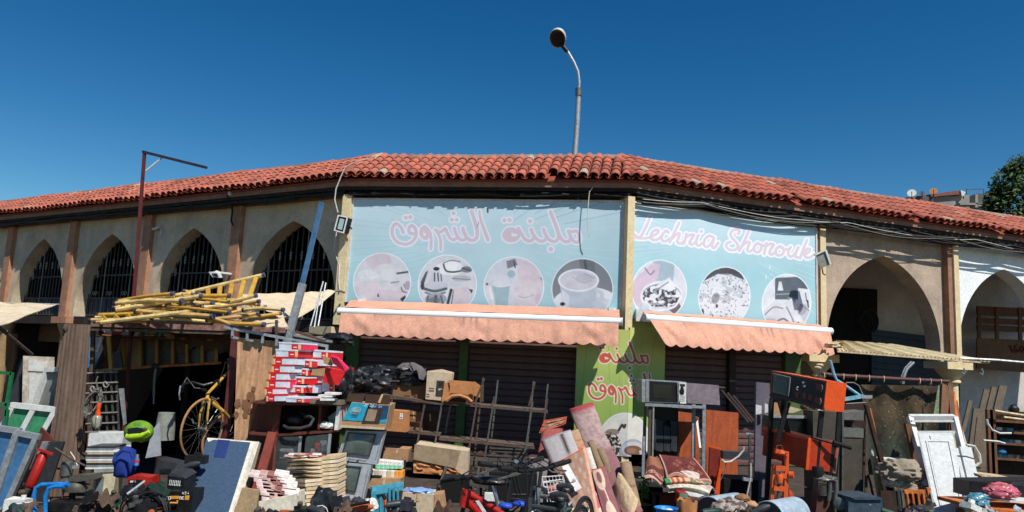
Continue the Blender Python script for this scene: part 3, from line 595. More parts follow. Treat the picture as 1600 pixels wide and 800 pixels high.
def banner(name, label, s, u0, u1, z0, z1, off, fn, res=.0085, frame=True, wr=.006, base=(160, 203, 212)):
    nu = int((u1 - u0) / res); nv = int((z1 - z0) / res)
    U, Vv = np.meshgrid(np.linspace(u0, u1, nu + 1), np.linspace(z1, z0, nv + 1)); U = U.ravel(); Vv = Vv.ravel()
    wob = (vnoise(U * 100, Vv * 100, 60, 2) - .5) * wr * 2 + (vnoise(U * 100, Vv * 100, 22, 4) - .5) * wr * .5
    o, d, n_, ln, fl = SEG[s]
    Pn = np.array(o)[None] + U[:, None] * np.array(d)[None] + (off + wob)[:, None] * np.array(n_)[None]; Pn[:, 2] = Vv
    X, Y = projN(Pn); pt = Paint(X, Y, base); fn(pt)
    ii = np.arange(nv)[:, None] * (nu + 1) + np.arange(nu)[None]; ii = ii.ravel()
    fs = np.stack([ii, ii + nu + 1, ii + nu + 2, ii + 1], 1)
    mb = MB(); mb.v = [Vector(p) for p in Pn.tolist()]; mb.f = [tuple(f) for f in fs.tolist()]; mb.smooth = True
    t = T(name, label, 'sign'); t.add('printed_sheet', mb, mm('print'), cols=pt.c, angle=3)
    q = MB().slab([F(s, u0, off - .012, z0), F(s, u1, off - .012, z0), F(s, u1, off - .012, z1), F(s, u0, off - .012, z1)], n_ * -.04); t.add('backing', q, mm('steel'))
    if frame:
        for (a, b) in (((u0, z0), (u0, z1)), ((u1, z0), (u1, z1)), ((u0, z1), (u1, z1))):
            t.add('frame_edge', MB().bar(F(s, a[0], off + .006, a[1]), F(s, b[0], off + .006, b[1]), .03, .03, n_), mat('frame_pale', (205, 205, 200), .5))
    return t
def rays(pt, cx, cy, n_, col, rng, a=.35, w_=.35):
    for k in range(n_):
        an = rng[0] + (rng[1] - rng[0]) * (k + random.uniform(-.3, .3)) / n_; r0 = random.uniform(60, 130); r1 = r0 + random.uniform(60, 260)
        pt.stroke([(cx + math.cos(an) * r0, cy + math.sin(an) * r0 * .7), (cx + math.cos(an) * r1, cy + math.sin(an) * r1 * .7)], w_, col, a=a)
def fn_main(pt):
    g_ = vnoise(pt.X, pt.Y, 120, 3); pt.put(np.clip((420 - pt.Y) / 160, 0, .5), (205, 222, 230)); pt.put((1 - np.clip(np.hypot(pt.X - 760, (pt.Y - 375) * 1.6) / 330, 0, 1)) * .55, (200, 218, 228)); pt.put(np.clip((pt.Y - 400) / 120, 0, .5), (150, 194, 204)); pt.put(g_ * .12, (150, 190, 200))
    rays(pt, 760, 375, 26, (110, 160, 172), (2.4, 4.5)); rays(pt, 760, 375, 16, (215, 232, 236), (-.9, .9), .3, .5); rays(pt, 760, 375, 10, (120, 170, 182), (-1.4, -.2), .35, .8)
    lettering(pt, AR1, lambda x, y: (590 + x / 8.889, 320 + y / 8.889), 1 / 8.889, (206, 192, 204), (226, 228, 238), 2.3)
    lettering(pt, AR2, lambda x, y: (760 + x / 8.889, 310 + y / 8.889), 1 / 8.889, (206, 192, 204), (226, 228, 238), 2.3)
    food(pt, 'cups', 597, 441, 44, 45); food(pt, 'tagine', 699, 445, 45, 46); food(pt, 'milk', 803, 448, 46, 46); food(pt, 'coffee', 910, 452, 47, 47)
    pt.fill(pt.ell(762, 329, 1.6, 4), (90, 80, 70)); pt.stroke([(748, 347), (746, 355)], .5, (110, 100, 100))
def fn_right(pt):
    pt.put(np.clip((430 - pt.Y) / 130, 0, .6), (214, 230, 238)); pt.put(np.clip((pt.Y - 420) / 120, 0, .5), (156, 200, 208))
    rays(pt, 1130, 380, 30, (120, 168, 180), (2.6, 4.9)); rays(pt, 1130, 380, 20, (222, 236, 240), (-.6, .9), .35, .5); rays(pt, 1130, 380, 8, (120, 170, 182), (2.6, 3.4))
    lettering(pt, LA1, lambda x, y: (980 + x / 10, 330 + y / 10), .1, (218, 204, 214), (238, 240, 248), 2.4); lettering(pt, LA2, lambda x, y: (1120 + x / 10, 340 + y / 10), .1, (218, 204, 214), (238, 240, 248), 2.4)
    food(pt, 'dessert', 1030, 453, 42, 46); food(pt, 'bread', 1132, 464, 39.5, 46); food(pt, 'fold', 1229, 474, 37.5, 45)
    pt.stroke([(1203, 415), (1203, 420)], .7, (215, 235, 240)); pt.stroke([(1197, 430), (1197, 435)], .7, (215, 235, 240))
banner('shop_banner', 'wide pale blue banner with pink Arabic lettering and four food ovals on the centre bay', 'C', .08, 4.86, 2.5, 4.35, .17, fn_main)
banner('shop_banner', 'pale blue banner lettered Lechnia Shorouk in pink, right of the corner post', 'R', -.01, 3.83, 2.4, 4.35, .17, fn_right)
mat('green_print', (255, 255, 255), .6, attr=True, var=.04)
def green(pt):
    pt.put(np.clip((pt.Y - 560) / 130, 0, 1), (136, 172, 78)); pt.put(np.clip((600 - pt.Y) / 120, 0, .5), (206, 214, 130))
    for x0, x1 in ((920, 900), (950, 955), (967, 968), (935, 930), (1005, 985), (1025, 1000)): pt.stroke([(x0, 520), ((x0 + x1) / 2, 600), (x1, 690)], .4, (110, 140, 60), a=.5)
    lettering(pt, AR2, lambda x, y: (860 + (590 + (x - 190) * .571) / 8, 520 + (120 + (y - 190) * .62) / 8), .0735, (206, 92, 66), (240, 232, 214), 1.5)
    lettering(pt, AR1, lambda x, y: (917.5 + (x - 170) * .078, 592 + (y - 175) * .084), .08, (206, 92, 66), (240, 232, 214), 1.5)
    food(pt, 'beans', 975, 692, 40, 46)
banner('green_banner', 'green banner with red Arabic lettering left of the corner, behind the rolled rugs', 'C', 4.17, 5.019, .2, 2.2, .3, green, frame=False, base=(178, 196, 104))
banner('green_banner', 'narrow green banner strip on the corner post between the two awnings', 'R', -.079, .0, .2, 2.24, .3, green, frame=False, base=(178, 196, 104))
banner('green_banner', 'green banner right of the corner post, above the microwave', 'R', .0, .74, .2, 2.42, .05, green, frame=False, base=(178, 196, 104))
# ------------------------------------------------------------------ awnings
mat('awning_cloth', (240, 174, 146), .9, var=.08, scale=1.5, bump=.25, dirt=.1); mat('awning_cover', (212, 154, 128), .9, var=.1, scale=2, bump=.25, dirt=.2); mat('awning_inner', (196, 138, 106), .9)
mat('tube_white', (240, 240, 240), .35, var=.03, bump=.02)
def awning(s, u0, u1, ztop, zt, zb, out, label, skew=0., ca=0, cb=0):
    t = T('awning', label, 'awning'); n_ = SEG[s][2]; L_ = u1 - u0
    nu = 90
    def top(u, v): 
        return n_ * (.02 * math.sin(u * 9) * v) + V(0, 0, .02 * mnoise.noise(V(u * 12, v * 2, 3)) - .03 * math.sin(math.pi * v))
    q = MB().sheet([F(s, ca, .26, ztop), F(s, cb, .26, ztop), F(s, u1, out - .03, zt + .07), F(s, u0, out - .03, zt + .07)], nu, 8, top, .004); t.add('cover_cloth', q, mm('awning_cover'))
    t.add('front_tube', MB().tube([F(s, u0 - .04, out, zt), F(s, u1 + .03, out, zt)], .062, 14), mm('tube_white'))
    for u in (u0 - .04, u1 + .03): t.add('end_cap', MB().tube([F(s, u - .012, out, zt), F(s, u + .012, out, zt)], .066, 14), mm('white_plastic'))
    ns = int(L_ / .215)
    def val(u, v):
        sc_ = .042 * abs(math.sin(math.pi * u * ns)) * v ** 7
        wv = .02 * v * mnoise.noise(V(u * L_ * 1.6, 1, v)) + .004 * v * math.sin(u * L_ * 9 + mnoise.noise(V(u * 6, 0, 0)) * 4) + .012 * mnoise.noise(V(u * L_ * 8, v * 2.5, 6)) * v
        cr = 0
        for c_, a_ in ((.07, .02), (.9, .03), (.52, .012)): cr += a_ * math.exp(-((u - c_ - .02 * v) * L_ / .09) ** 2) * math.sin(v * 5) 
        return n_ * (wv + cr) + V(0, 0, -sc_ + .02 * v * mnoise.noise(V(u * 5, 3, 0)))
    q = MB().sheet([F(s, u0 + .02 , out + .055, zt - .03), F(s, u1 - .02, out + .055, zt - .03), F(s, u1 - .01, out + .13, zb), F(s, u0 + .04 + skew * 3, out + .13, zb)], ns * 10, 12, val, .004); nx = ns * 10; UU = np.tile(np.array([i_ / nx for j_ in range(13) for i_ in range(nx + 1)]), 2) * L_ * 100; VV = np.tile(np.array([j_ / 12 for j_ in range(13) for i_ in range(nx + 1)]), 2) * 36
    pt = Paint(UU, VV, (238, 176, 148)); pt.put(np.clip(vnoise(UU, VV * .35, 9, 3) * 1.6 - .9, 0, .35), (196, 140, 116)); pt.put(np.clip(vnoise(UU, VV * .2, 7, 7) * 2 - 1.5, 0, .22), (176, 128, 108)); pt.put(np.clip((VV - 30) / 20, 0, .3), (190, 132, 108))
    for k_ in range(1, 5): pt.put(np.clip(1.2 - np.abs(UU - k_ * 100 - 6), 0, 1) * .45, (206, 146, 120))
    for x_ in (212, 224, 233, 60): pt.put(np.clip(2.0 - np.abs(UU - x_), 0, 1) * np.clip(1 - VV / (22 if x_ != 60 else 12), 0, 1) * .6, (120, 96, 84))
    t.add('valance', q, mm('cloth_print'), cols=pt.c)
    for u in (u0 + .15, u1 - .15):
        t.add('arm', MB().tube([F(s, u, .2, ztop - .15), F(s, u + .1, (out + .2) / 2, zt + .02), F(s, u, out - .05, zt)], .022, 6), mm('galvanised'))
        t.add('bracket', MB().box(F(s, u, .24, ztop - .08), (.12, .12, .2)), mm('white_plastic'))
    bk = MB()
    return t
AO = .95
awning('C', .25, 4.87, 2.53, 2.30, 1.945, .75, 'long salmon awning with scalloped valance below the Arabic banner', 0, .2, 4.84)
awning('R', -.03, 3.57, 2.53, 2.38, 1.99, .75, 'shorter salmon awning below the Lechnia banner, its left corner torn back', .07, .18, 3.8)
# ------------------------------------------------------------------ goods helpers
Yv = V(0, 1, 0)
def px(pts, d=None): return [P(p[0], p[1], p[2] if len(p) > 2 else d) for p in pts]
def wbox(x0, y0, x1, y1, d, dep, yaw=0):
    "upright box whose front shows between two pixel corners"
    xm, ym = (x0 + x1) / 2, (y0 + y1) / 2; c = P(xm, ym, d); W = P(x1, ym, d).x - P(x0, ym, d).x; H = P(xm, y0, d).z - P(xm, y1, d).z
    M = Matrix.Rotation(yaw, 3, 'Z'); return c + M @ V(0, dep / 2, 0), (W, dep, H), M
def slabp(pts, d, th, dirv=(0, 1, 0)): return MB().slab(px(pts, d), Vector(dirv) * th)
def panel_thing(name, label, cat, pts, d, th, m, group=None, dirv=(0, 1, 0)): return solo(name, label, cat, slabp(pts, d, th, dirv), mm(m) if isinstance(m, str) else m, group)
def frame4(t, name, q, wd, th, m, inner=None):
    "frame bars round a world quad q (tl,tr,br,bl)"
    nn = (q[1] - q[0]).cross(q[3] - q[0]).normalized()
    for i in range(4):
        a, b = q[i], q[(i + 1) % 4]; dd = (b - a).normalized() * wd * .5
        e = 1 if i % 2 == 0 else -1
        t.add(name, MB().bar(a - dd * e, b + dd * e, wd, th, nn), mm(m))
def lerp4(q, u, v): return (q[0] * (1 - u) + q[1] * u) * (1 - v) + (q[3] * (1 - u) + q[2] * u) * v
def sub4(q, u0, v0, u1, v1): return [lerp4(q, u0, v0), lerp4(q, u1, v0), lerp4(q, u1, v1), lerp4(q, u0, v1)]
def outward(q, k):
    nn = (q[1] - q[0]).cross(q[3] - q[0]).normalized()
    if nn.y > 0: nn = -nn
    return [p + nn * k for p in q]
def carton(label, pts, d, dep, m='cardboard', flaps=None, group='cardboard cartons', marks=None, name='carton', dirv=(0, 1, 0), tape=None):
    t = T(name, label, 'box', group); q = px(pts, d); t.add('body', MB().slab(q, Vector(dirv) * dep).jit(.004), mm(m))
    if flaps:
        for (fp, dd) in flaps: t.add('flap', MB().slab(px(fp, dd), (0, .006, .002)), mm(m))
    if tape is None and not flaps and not marks: tape = .5
    if tape is not None:
        t.add('tape', MB().slab(outward(sub4(q, tape - .04, 0, tape + .04, .35), .003), (0, .001, 0)), mat('tape', (206, 176, 132), .4))
    for mk in marks or []:
        col, us = mk[0], mk[1:]; b = MB()
        for u in us: b.slab(outward(sub4(q, *u), .003), (0, .002, 0))
        t.add('printing' if col != 'paper_white' else 'label', b, mat('ink_' + str(col), col, .8, bump=0) if not isinstance(col, str) else mm(col))
    return t
GL = {'0': [[(0, 0), (1, 0), (1, 2), (0, 2), (0, 0)]], '1': [[(.2, .4), (.6, 0), (.6, 2)]], '2': [[(0, .3), (.3, 0), (.8, 0), (1, .5), (0, 2), (1, 2)]], 'W': [[(0, 0), (.25, 2), (.5, .8), (.75, 2), (1, 0)]], '4': [[(.8, 2), (.8, 0), (0, 1.4), (1, 1.4)]],
      'C': [[(1, .3), (.7, 0), (.3, 0), (0, .5), (0, 1.5), (.3, 2), (.7, 2), (1, 1.7)]], 'o': [[(.5, .8), (0, 1.2), (.1, 1.8), (.5, 2), (.9, 1.8), (1, 1.2), (.5, .8)]], 'l': [[(.5, 0), (.5, 2)]], 'r': [[(.2, .8), (.2, 2)], [(.2, 1.2), (.6, .8), (.9, .9)]],
      'T': [[(0, 0), (1, 0)], [(.5, 0), (.5, 2)]], 'V': [[(0, 0), (.5, 2), (1, 0)]], 'e': [[(0, 1.4), (1, 1.4), (.9, .9), (.4, .8), (0, 1.3), (.2, 1.9), (.9, 1.9)]], 'D': [[(0, 0), (0, 2), (.6, 2), (1, 1.4), (1, .6), (.6, 0), (0, 0)]], 'E': [[(1, 0), (0, 0), (0, 2), (1, 2)], [(0, 1), (.8, 1)]],
      'K': [[(0, 0), (0, 2)], [(1, 0), (0, 1.1), (1, 2)]], 'O': [[(0, 0), (1, 0), (1, 2), (0, 2), (0, 0)]], '"': [[(.2, 0), (.2, .5)], [(.6, 0), (.6, .5)]], 'a': [[(.9, .8), (.9, 2)], [(.9, 1), (.3, .9), (0, 1.4), (.3, 2), (.9, 1.8)]], 'm': [[(0, 2), (0, .8), (.5, 1), (.5, 2)], [(.5, 1), (1, .9), (1, 2)]], 'n': [[(0, 2), (0, .8)], [(0, 1.1), (.6, .8), (.9, 1.2), (.9, 2)]]}
def text_on(t, s, q, m, r=.003, parent=None, name='lettering'):
    b = MB(); n_ = len(s); q = outward(q, .004)
    for i, ch in enumerate(s):
        for st in GL.get(ch, []): b.tube([lerp4(q, (i + .12 + .7 * x) / n_, y / 2) for x, y in st], r, 4)
    if b.v: t.add(name, b, mm(m), parent=parent)
def ground_to(pts_top, d):   # legs
    return None
rnd = random.Random(11)
# ================================================================== sky line: lamp, pole bracket, far building, tree
t = T('street_lamp', 'tall galvanised street lamp with a white-topped head rising behind the roof', 'street lamp')
b0 = Z(899, 0, 22); pt_ = [b0] + px([(898, 243), (902, 190), (904, 143)], 22)
t.add('pole', MB().tube(pt_, [.1, .085, .08, .078], 10), mm('galvanised'))
t.add('joint', MB().tube(px([(904, 150), (904, 138)], 22), .1, 10), mm('steel'))
t.add('arm', MB().tube(px([(904, 143), (905, 128), (903, 112), (897, 98), (889, 84), (884, 76)], 22), .045, 8), mm('galvanised'))
hc = P(871, 60, 21.8); Mh = Matrix.Rotation(R(24), 3, Vector((0, 1, 0))) @ Matrix.Rotation(R(-20), 3, 'X')
hd = MB(); hd.lump((0, 0, 0), (.27, .4, .2), 0, 1, sub=3); hd.v = [hc + Mh @ V(v.x, v.y, max(v.z, -.02)) for v in hd.v]; t.add('lamp_head', hd, mm('white_paint'))
gl = MB(); gl.lathe([(.0, -.06), (.16, -.05), (.23, -.02), (.255, 0)], (0, 0, 0), n=20); gl.v = [hc + Mh @ V(v.x * 1.0, v.y * 1.42, v.z - .02) for v in gl.v]; t.add('lamp_glass', gl, mat('lamp_bowl', (40, 26, 24), .3))
t.add('neck', MB().tube(px([(886, 80), (878, 70)], 21.9), .07, 8), mm('black_metal'))
t = T('pole_bracket', 'rusty square pole with a long drooping arm above the left roof', 'pole')
t.add('pole', MB().bar(G(188, 9.2), P(226, 236, 9.2), .033, .033), mm('maroon_paint')); t.add('arm', MB().bar(P(223, 237, 9.2), P(323, 262, 9.0), .03, .03), mat('arm_purple', (50, 34, 44), .6)); t.add('brace', MB().tube(px([(228, 267), (254, 246)], 9.15), .011, 6), mm('white_paint'))
t = T('apartment_block', 'distant grey concrete roofline with satellite dishes behind the right end of the roof', 'building')
D_ = 62
t.add('wall', MB().slab([Z(1405, 0, D_), Z(1560, 0, D_), P(1560, 303, D_), P(1405, 310, D_)], (0, 14, 0)), mat('far_concrete', (150, 146, 138), .9, scale=.6, dirt=.3))
t.add('parapet', MB().slab(px([(1413, 309), (1501, 297), (1508, 303), (1470, 306), (1414, 316)], D_ - .3), (0, 9, 0)), mat('far_red', (128, 84, 74), .9))
t.add('end_wall', MB().slab(px([(1501, 297), (1509, 300), (1506, 306), (1503, 306)], D_ - .4), (0, 6, 0)), mm('white_paint'))
for x0, y0, x1, y1 in ((1434, 306, 1458, 330), (1527, 302, 1544, 318)): t.add('balcony_recess', MB().slab(px([(x0, y0), (x1, y0 + 1), (x1, y1), (x0, y1)], D_ - .5), (0, .5, 0)), mat('far_dark', (92, 88, 84), .9))
for x0, y0, x1, y1 in ((1524, 303, 1528, 324), (1500, 317, 1540, 320), (1527, 318, 1544, 322)): t.add('ledge', MB().slab(px([(x0, y0), (x1, y0), (x1, y1), (x0, y1)], D_ - 1.2), (0, .8, 0)), mm('far_concrete'))
t.add('railing', MB().tube(px([(1510, 303), (1510, 296), (1537, 295), (1537, 303)], D_ - .2), .05, 5), mm('steel'))
for x, y, r, c, lab in ((1425, 304, .22, 'white_plastic', 'white satellite dish on the far roof, leftmost of three'), (1441, 304, .13, 'steel', 'small grey satellite dish between two bigger ones on the far roof'), (1459, 301, .19, 'cardboard_orange', 'tan satellite dish on the far roof, rightmost of three')):
    s = T('satellite_dish', lab, 'satellite dish', 'satellite dishes on the far roof'); c_ = P(x, y, D_ - .5); s.add('dish', MB().lathe([(0, 0), (r * .6 * 1.6, .08), (r * 1.6, .25)], c_, axis=(-.5, -.8, .35), n=16), mm(c)); s.add('stand', MB().tube([c_, c_ + V(0, .2, -.9)], .05, 5), mm('steel')); s.add('feed_arm', MB().tube([c_ + V(0, 0, -.4), c_ + V(-.35, -.6, .1)], .03, 4), mm('steel'))
# tree
t = T('broadleaf_tree', 'dense dark green tree behind the right end of the roof', 'tree'); D_ = 34
t0 = Z(1605, 0, D_); t1 = P(1600, 330, D_); t.add('trunk', MB().tube([t0, t0 * .5 + t1 * .5 + V(.2, 0, 0), t1], [.28, .22, .14], 10), mm('wood_dark'))
lb = MB()
for x, y in ((1572, 290), (1590, 262), (1560, 315), (1610, 270), (1640, 300)): lb.tube([t1 + V(0, 0, -1), (t1 + P(x, y, D_)) * .5 + V(.1, 0, -.1), P(x, y, D_)], [.12, .08, .02], 6)
t.add('limb', lb, mm('wood_dark'))
leafm = mat('leaf', (50, 74, 34), .6, var=.5, scale=1.2, bump=0); leafm2 = mat('leaf_light', (84, 104, 44), .55, var=.4, scale=2, bump=0)
for mt_, cnt, sd in ((leafm, 7500, 3), (leafm2, 3200, 4)):
    r_ = random.Random(sd); v = []; f = []
    blobs = [(1592, 275, 1.0), (1572, 292, .75), (1560, 312, .62), (1600, 300, 1.3), (1585, 320, 1.2), (1630, 285, 1.5), (1553, 325, .5), (1650, 320, 1.6), (1582, 268, .45), (1566, 300, .5), (1610, 258, .7), (1595, 345, 1.2)]
    for i in range(cnt):
        bx, by, br = blobs[r_.randrange(len(blobs))]; c_ = P(bx, by, D_)
        while True:
            q = V(r_.uniform(-1, 1), r_.uniform(-1, 1), r_.uniform(-1, 1))
            if .35 < q.length < 1: break
        if mnoise.noise(q * 2.2 + V(bx, 0, 0)) < -.08: continue
        p = c_ + q * br; n1 = V(r_.gauss(0, 1), r_.gauss(0, 1), r_.gauss(0, 1)).normalized(); n2 = n1.orthogonal().normalized(); s_ = r_.uniform(.05, .1)
        k = len(v); v += [p - n1 * s_ * 1.5, p + n2 * s_ * .7, p + n1 * s_ * 1.5, p - n2 * s_ * .7]; f.append((k, k + 1, k + 2, k + 3))
    q = MB(); q.v = v; q.f = f; t.add('crown', q, mt_)
# ================================================================== cables and floodlights
t = T('cable_bundle', 'black cable bundle sagging along the wall below the eaves', 'cable')
def cab(s, us, off, z0, sag, r, per=1.4, ph=0, m='cable_black', seed=0):
    pts = []; n_ = int((us[1] - us[0]) / .12)
    for i in range(n_ + 1):
        u = us[0] + (us[1] - us[0]) * i / n_; k = ((u + ph) / per) % 1
        pts.append(F(s, u, off + .02 * mnoise.noise(V(u, seed, 0)), z0 - sag * 4 * k * (1 - k) - .02 * mnoise.noise(V(u * .8, seed, 5))))
    t.add('cable', MB().tube(pts, r, 5), mm(m))
for i, (off, z0, sag, r) in enumerate(((.2, 4.49, .02, .03), (.24, 4.47, .035, .022), (.22, 4.445, .02, .018), (.26, 4.46, .05, .012))):
    cab('C', (0, 4.98), off, z0, sag, r, 1.1 + .2 * i, i * .3, seed=i); cab('L', (0, 16.8), off, z0, sag, r, 1.3 + .2 * i, i * .3, seed=i + 9)
for i, (off, z0, sag, r, m_) in enumerate(((.24, 4.49, .04, .028, 'cable_black'), (.27, 4.46, .07, .022, 'cable_black'), (.29, 4.43, .1, .02, 'cable_black'), (.3, 4.40, .07, .014, 'cable_black'), (.32, 4.44, .12, .008, 'cable_grey'), (.3, 4.47, .09, .007, 'cable_white'), (.26, 4.36, .06, .012, 'cable_black'))):
    cab('R', (0 if i < 4 else .1, 14.), off, z0, sag, r, 1.5 + .35 * i, i * .4, m_, seed=i + 20)
for s, ln in (('C', 4.9), ('R', 14), ('L', 16)):
    u = .5
    while u < ln:
        t.add('cable_tie', MB().tube([F(s, u, .27, 4.53), F(s, u + .01, .25, 4.36)], .008, 4), mm('cable_black')); u += .72
t = T('hanging_wire', 'thin pale wire looping from the eave over the Arabic banner', 'cable'); t.add('wire', MB().tube([on('C', .3, x, y) for x, y in ((926, 293), (921, 300), (919, 320), (918, 345), (920, 365), (923, 372))], .008, 5), mm('cable_white'))
t = T('hanging_wire', 'white cable running from the roof edge down to the left floodlight', 'cable'); t.add('wire', MB().tube([on('C', .45, x, y) for x, y in ((586, 243), (575, 248), (555, 253), (540, 261), (533, 275), (525, 295), (523, 312), (528, 332))], .011, 5), mm('cable_white'))
t = T('hanging_wire', 'white cable looping below the left floodlight beside the corner pilaster', 'cable'); t.add('wire', MB().tube([on('L', .25, x, y) for x, y in ((526, 362), (523, 380), (522, 390), (526, 402), (530, 415), (529, 440), (531, 455))], .011, 5), mm('cable_white'))
t = T('floodlight', 'white-rimmed floodlight on the cream corner pilaster left of the Arabic banner', 'floodlight', 'floodlights')
q = px([(529, 337), (543, 340), (537, 364), (523, 360)], 12.9); t.add('housing', MB().slab(q, (.06, .12, 0)), mm('black_metal')); frame4(t, 'rim', outward(q, .012), .02, .03, 'white_paint'); t.add('glass', MB().slab(outward(sub4(q, .25, .15, .75, .85), .012), (0, .01, 0)), mat('lamp_glass', (170, 196, 196), .15, spec=.8)); t.add('bracket', MB().tube(px([(542, 342), (548, 345), (545, 352), (550, 358)], 13.0), .014, 5), mm('black_metal'))
t = T('floodlight', 'grey-backed floodlight hanging at the right edge of the Lechnia banner', 'floodlight', 'floodlights')
q = px([(1275, 397), (1289, 392), (1297, 413), (1282, 419)], 13.05); t.add('housing', MB().slab(q, (.02, .07, 0)), mat('flood_back', (138, 140, 132), .6)); t.add('rim', MB().slab(px([(1289, 391), (1292, 390), (1299, 412), (1297, 414)], 13.02), (.02, .07, 0)), mm('white_paint')); t.add('rim', MB().slab(px([(1273, 397), (1289, 390), (1290, 392), (1275, 399)], 13.02), (.0, .07, 0)), mm('white_paint'))
t.add('bracket', MB().tube(px([(1284, 418), (1286, 428), (1290, 430)], 13.3), .012, 5), mm('black_metal'))
t = T('security_lamp', 'small black lamp hanging from the eave by the left pilaster', 'lamp'); t.add('lamp', MB().lathe([(.02, 0), (.07, .05), (.06, .12), (.02, .15)], on('L', .25, 359, 311), n=10), mm('black_metal')); t.add('cord', MB().tube([on('L', .2, x, y) for x, y in ((361, 312), (363, 330), (361, 345), (364, 352))], .02, 5), mm('cable_black')); t.add('bulb', MB().lathe([(.02, 0), (.05, .03), (.03, .08)], on('L', .3, 359, 306), n=8), mm('white_plastic'))
t = T('wall_lamp', 'broken white lamp bracket with a dangling cable on the left wall', 'lamp'); t.add('bracket', MB().tube([on('L', .08, x, y) for x, y in ((239, 358), (244, 357), (248, 354))], .03, 6), mm('white_plastic')); t.add('cable', MB().tube([on('L', .06, x, y) for x, y in ((248, 354), (252, 359), (252, 366), (249, 369))], .014, 5), mm('cable_white'))
t = T('floodlight', 'white twin-armed lamp on the salmon pilaster above the yellow ladders', 'floodlight', 'floodlights')
a_ = on('L', .1, 360, 429); t.add('arm', MB().tube([a_, P(343, 427, 14.2), P(338, 425, 14.1)], .035, 8), mm('white_paint')); q = px([(326, 425), (332, 433), (344, 434), (341, 427), (335, 424)], 14.0); t.add('head', MB().slab(q, (0, .12, .02)), mm('white_paint')); t.add('reflector', MB().slab(px([(331, 427), (335, 431), (341, 432), (338, 427)], 13.98), (0, .02, 0)), mm('black_metal'))
# ================================================================== left stall roof and the yellow pile
SD = 9.0
t = T('market_stall', 'iron-framed market stall with a flat roof carrying the yellow ladders', 'stall')
t.add('roof_board', MB().slab([P(140, 506, 8.8), P(442, 514, 8.8), P(442, 514, 8.8) + V(0, 2.4, 0), P(140, 506, 8.8) + V(0, 2.4, 0)], (0, 0, -.02)), mm('wood_dark'))
t.add('edge_board', slabp([(142, 502), (445, 512), (445, 520), (142, 510)], 8.75, .03), mat('edge_red', (104, 54, 50), .7, c2=(150, 120, 110), scale=14, dirt=.5))
t.add('edge_rail', MB().bar(P(142, 514, 8.78), P(372, 521, 8.78), .035, .03), mm('rusty_steel'))
for x, yt, yb in ((219, 500, 512), (432, 500, 562)): t.add('bracket', MB().bar(P(x, yt, 8.7), P(x, yb, 8.7), .028, .028), mm('rusty_steel'))
t.add('post', MB().bar(P(369, 516, 8.75), G(344, 8.75), .07, .07), mm('maroon_paint')); t.add('post', MB().bar(P(434, 520, 8.8), G(424, 8.8), .035, .035), mm('maroon_paint')); t.add('post', MB().bar(P(146, 508, 8.9), G(138, 8.9), .04, .04), mm('rusty_steel'))
for x in (150, 300, 440):
    p = P(x, 514, 11.3); t.add('post', MB().bar(V(p.x, p.y, 0), p, .06, .06), mm('wood_dark'))
t.add('side_cloth', MB().sheet([P(146, 516, 9.4), P(146, 516, 11.3), V(P(146, 516, 11.3).x, 11.3, 0), V(P(140, 516, 9.4).x, 9.4, 0)], 8, 8), mm('wood_dark'))
t.add('shade_backdrop', MB().sheet([P(145, 516, 11.35), P(445, 522, 11.35), V(P(445, 522, 11.35).x, 11.35, 0), V(P(145, 516, 11.35).x, 11.35, 0)], 30, 12, lambda u, v: V(0, .05 * mnoise.noise(V(u * 9, v * 2, 0)), 0)), mat('shade_black', (8, 8, 8), 1, spec=.05, bump=0))  # black sheet added as a backdrop for the stall's dark interior
t.add('hanging_cloth', MB().sheet(px([(266, 519, 9.6), (372, 524, 9.6), (372, 548, 9.6), (276, 548, 9.6)]), 24, 6, lambda u, v: V(0, .04 * mnoise.noise(V(u * 8, v * 3, 2)), -.1 * v * mnoise.noise(V(u * 5, 0, 0)))), mat('cloth_brown', (92, 72, 58), .95))
t = T('lattice_grille', 'grey square-tube lattice lying along the stall roof edge above the plywood', 'grille')
la = [(352, 514), (405, 523), (455, 533), (512, 545)]
for dd, dy in ((8.5, 0), ):
    t.add('rail', MB().bar(P(350, 511, dd), P(513, 541, dd), .03, .03), mm('galvanised'))
for i, x in enumerate((364, 387, 411, 433, 455, 475, 495, 511)):
    y = 511 + (x - 350) * .184; t.add('bar', MB().bar(P(x, y, 8.5), P(x - 1, y + 14, 8.5), .026, .026), mm('galvanised'))
    if i in (0, 1, 6, 7): t.add('foot', MB().bar(P(x - 2, y + 13, 8.5), P(x + 9, y + 15, 8.5), .024, .026), mm('galvanised'))
t.add('back_rail', MB().bar(P(370, 508, 9.1), P(520, 534, 9.1), .03, .03), mm('galvanised'))
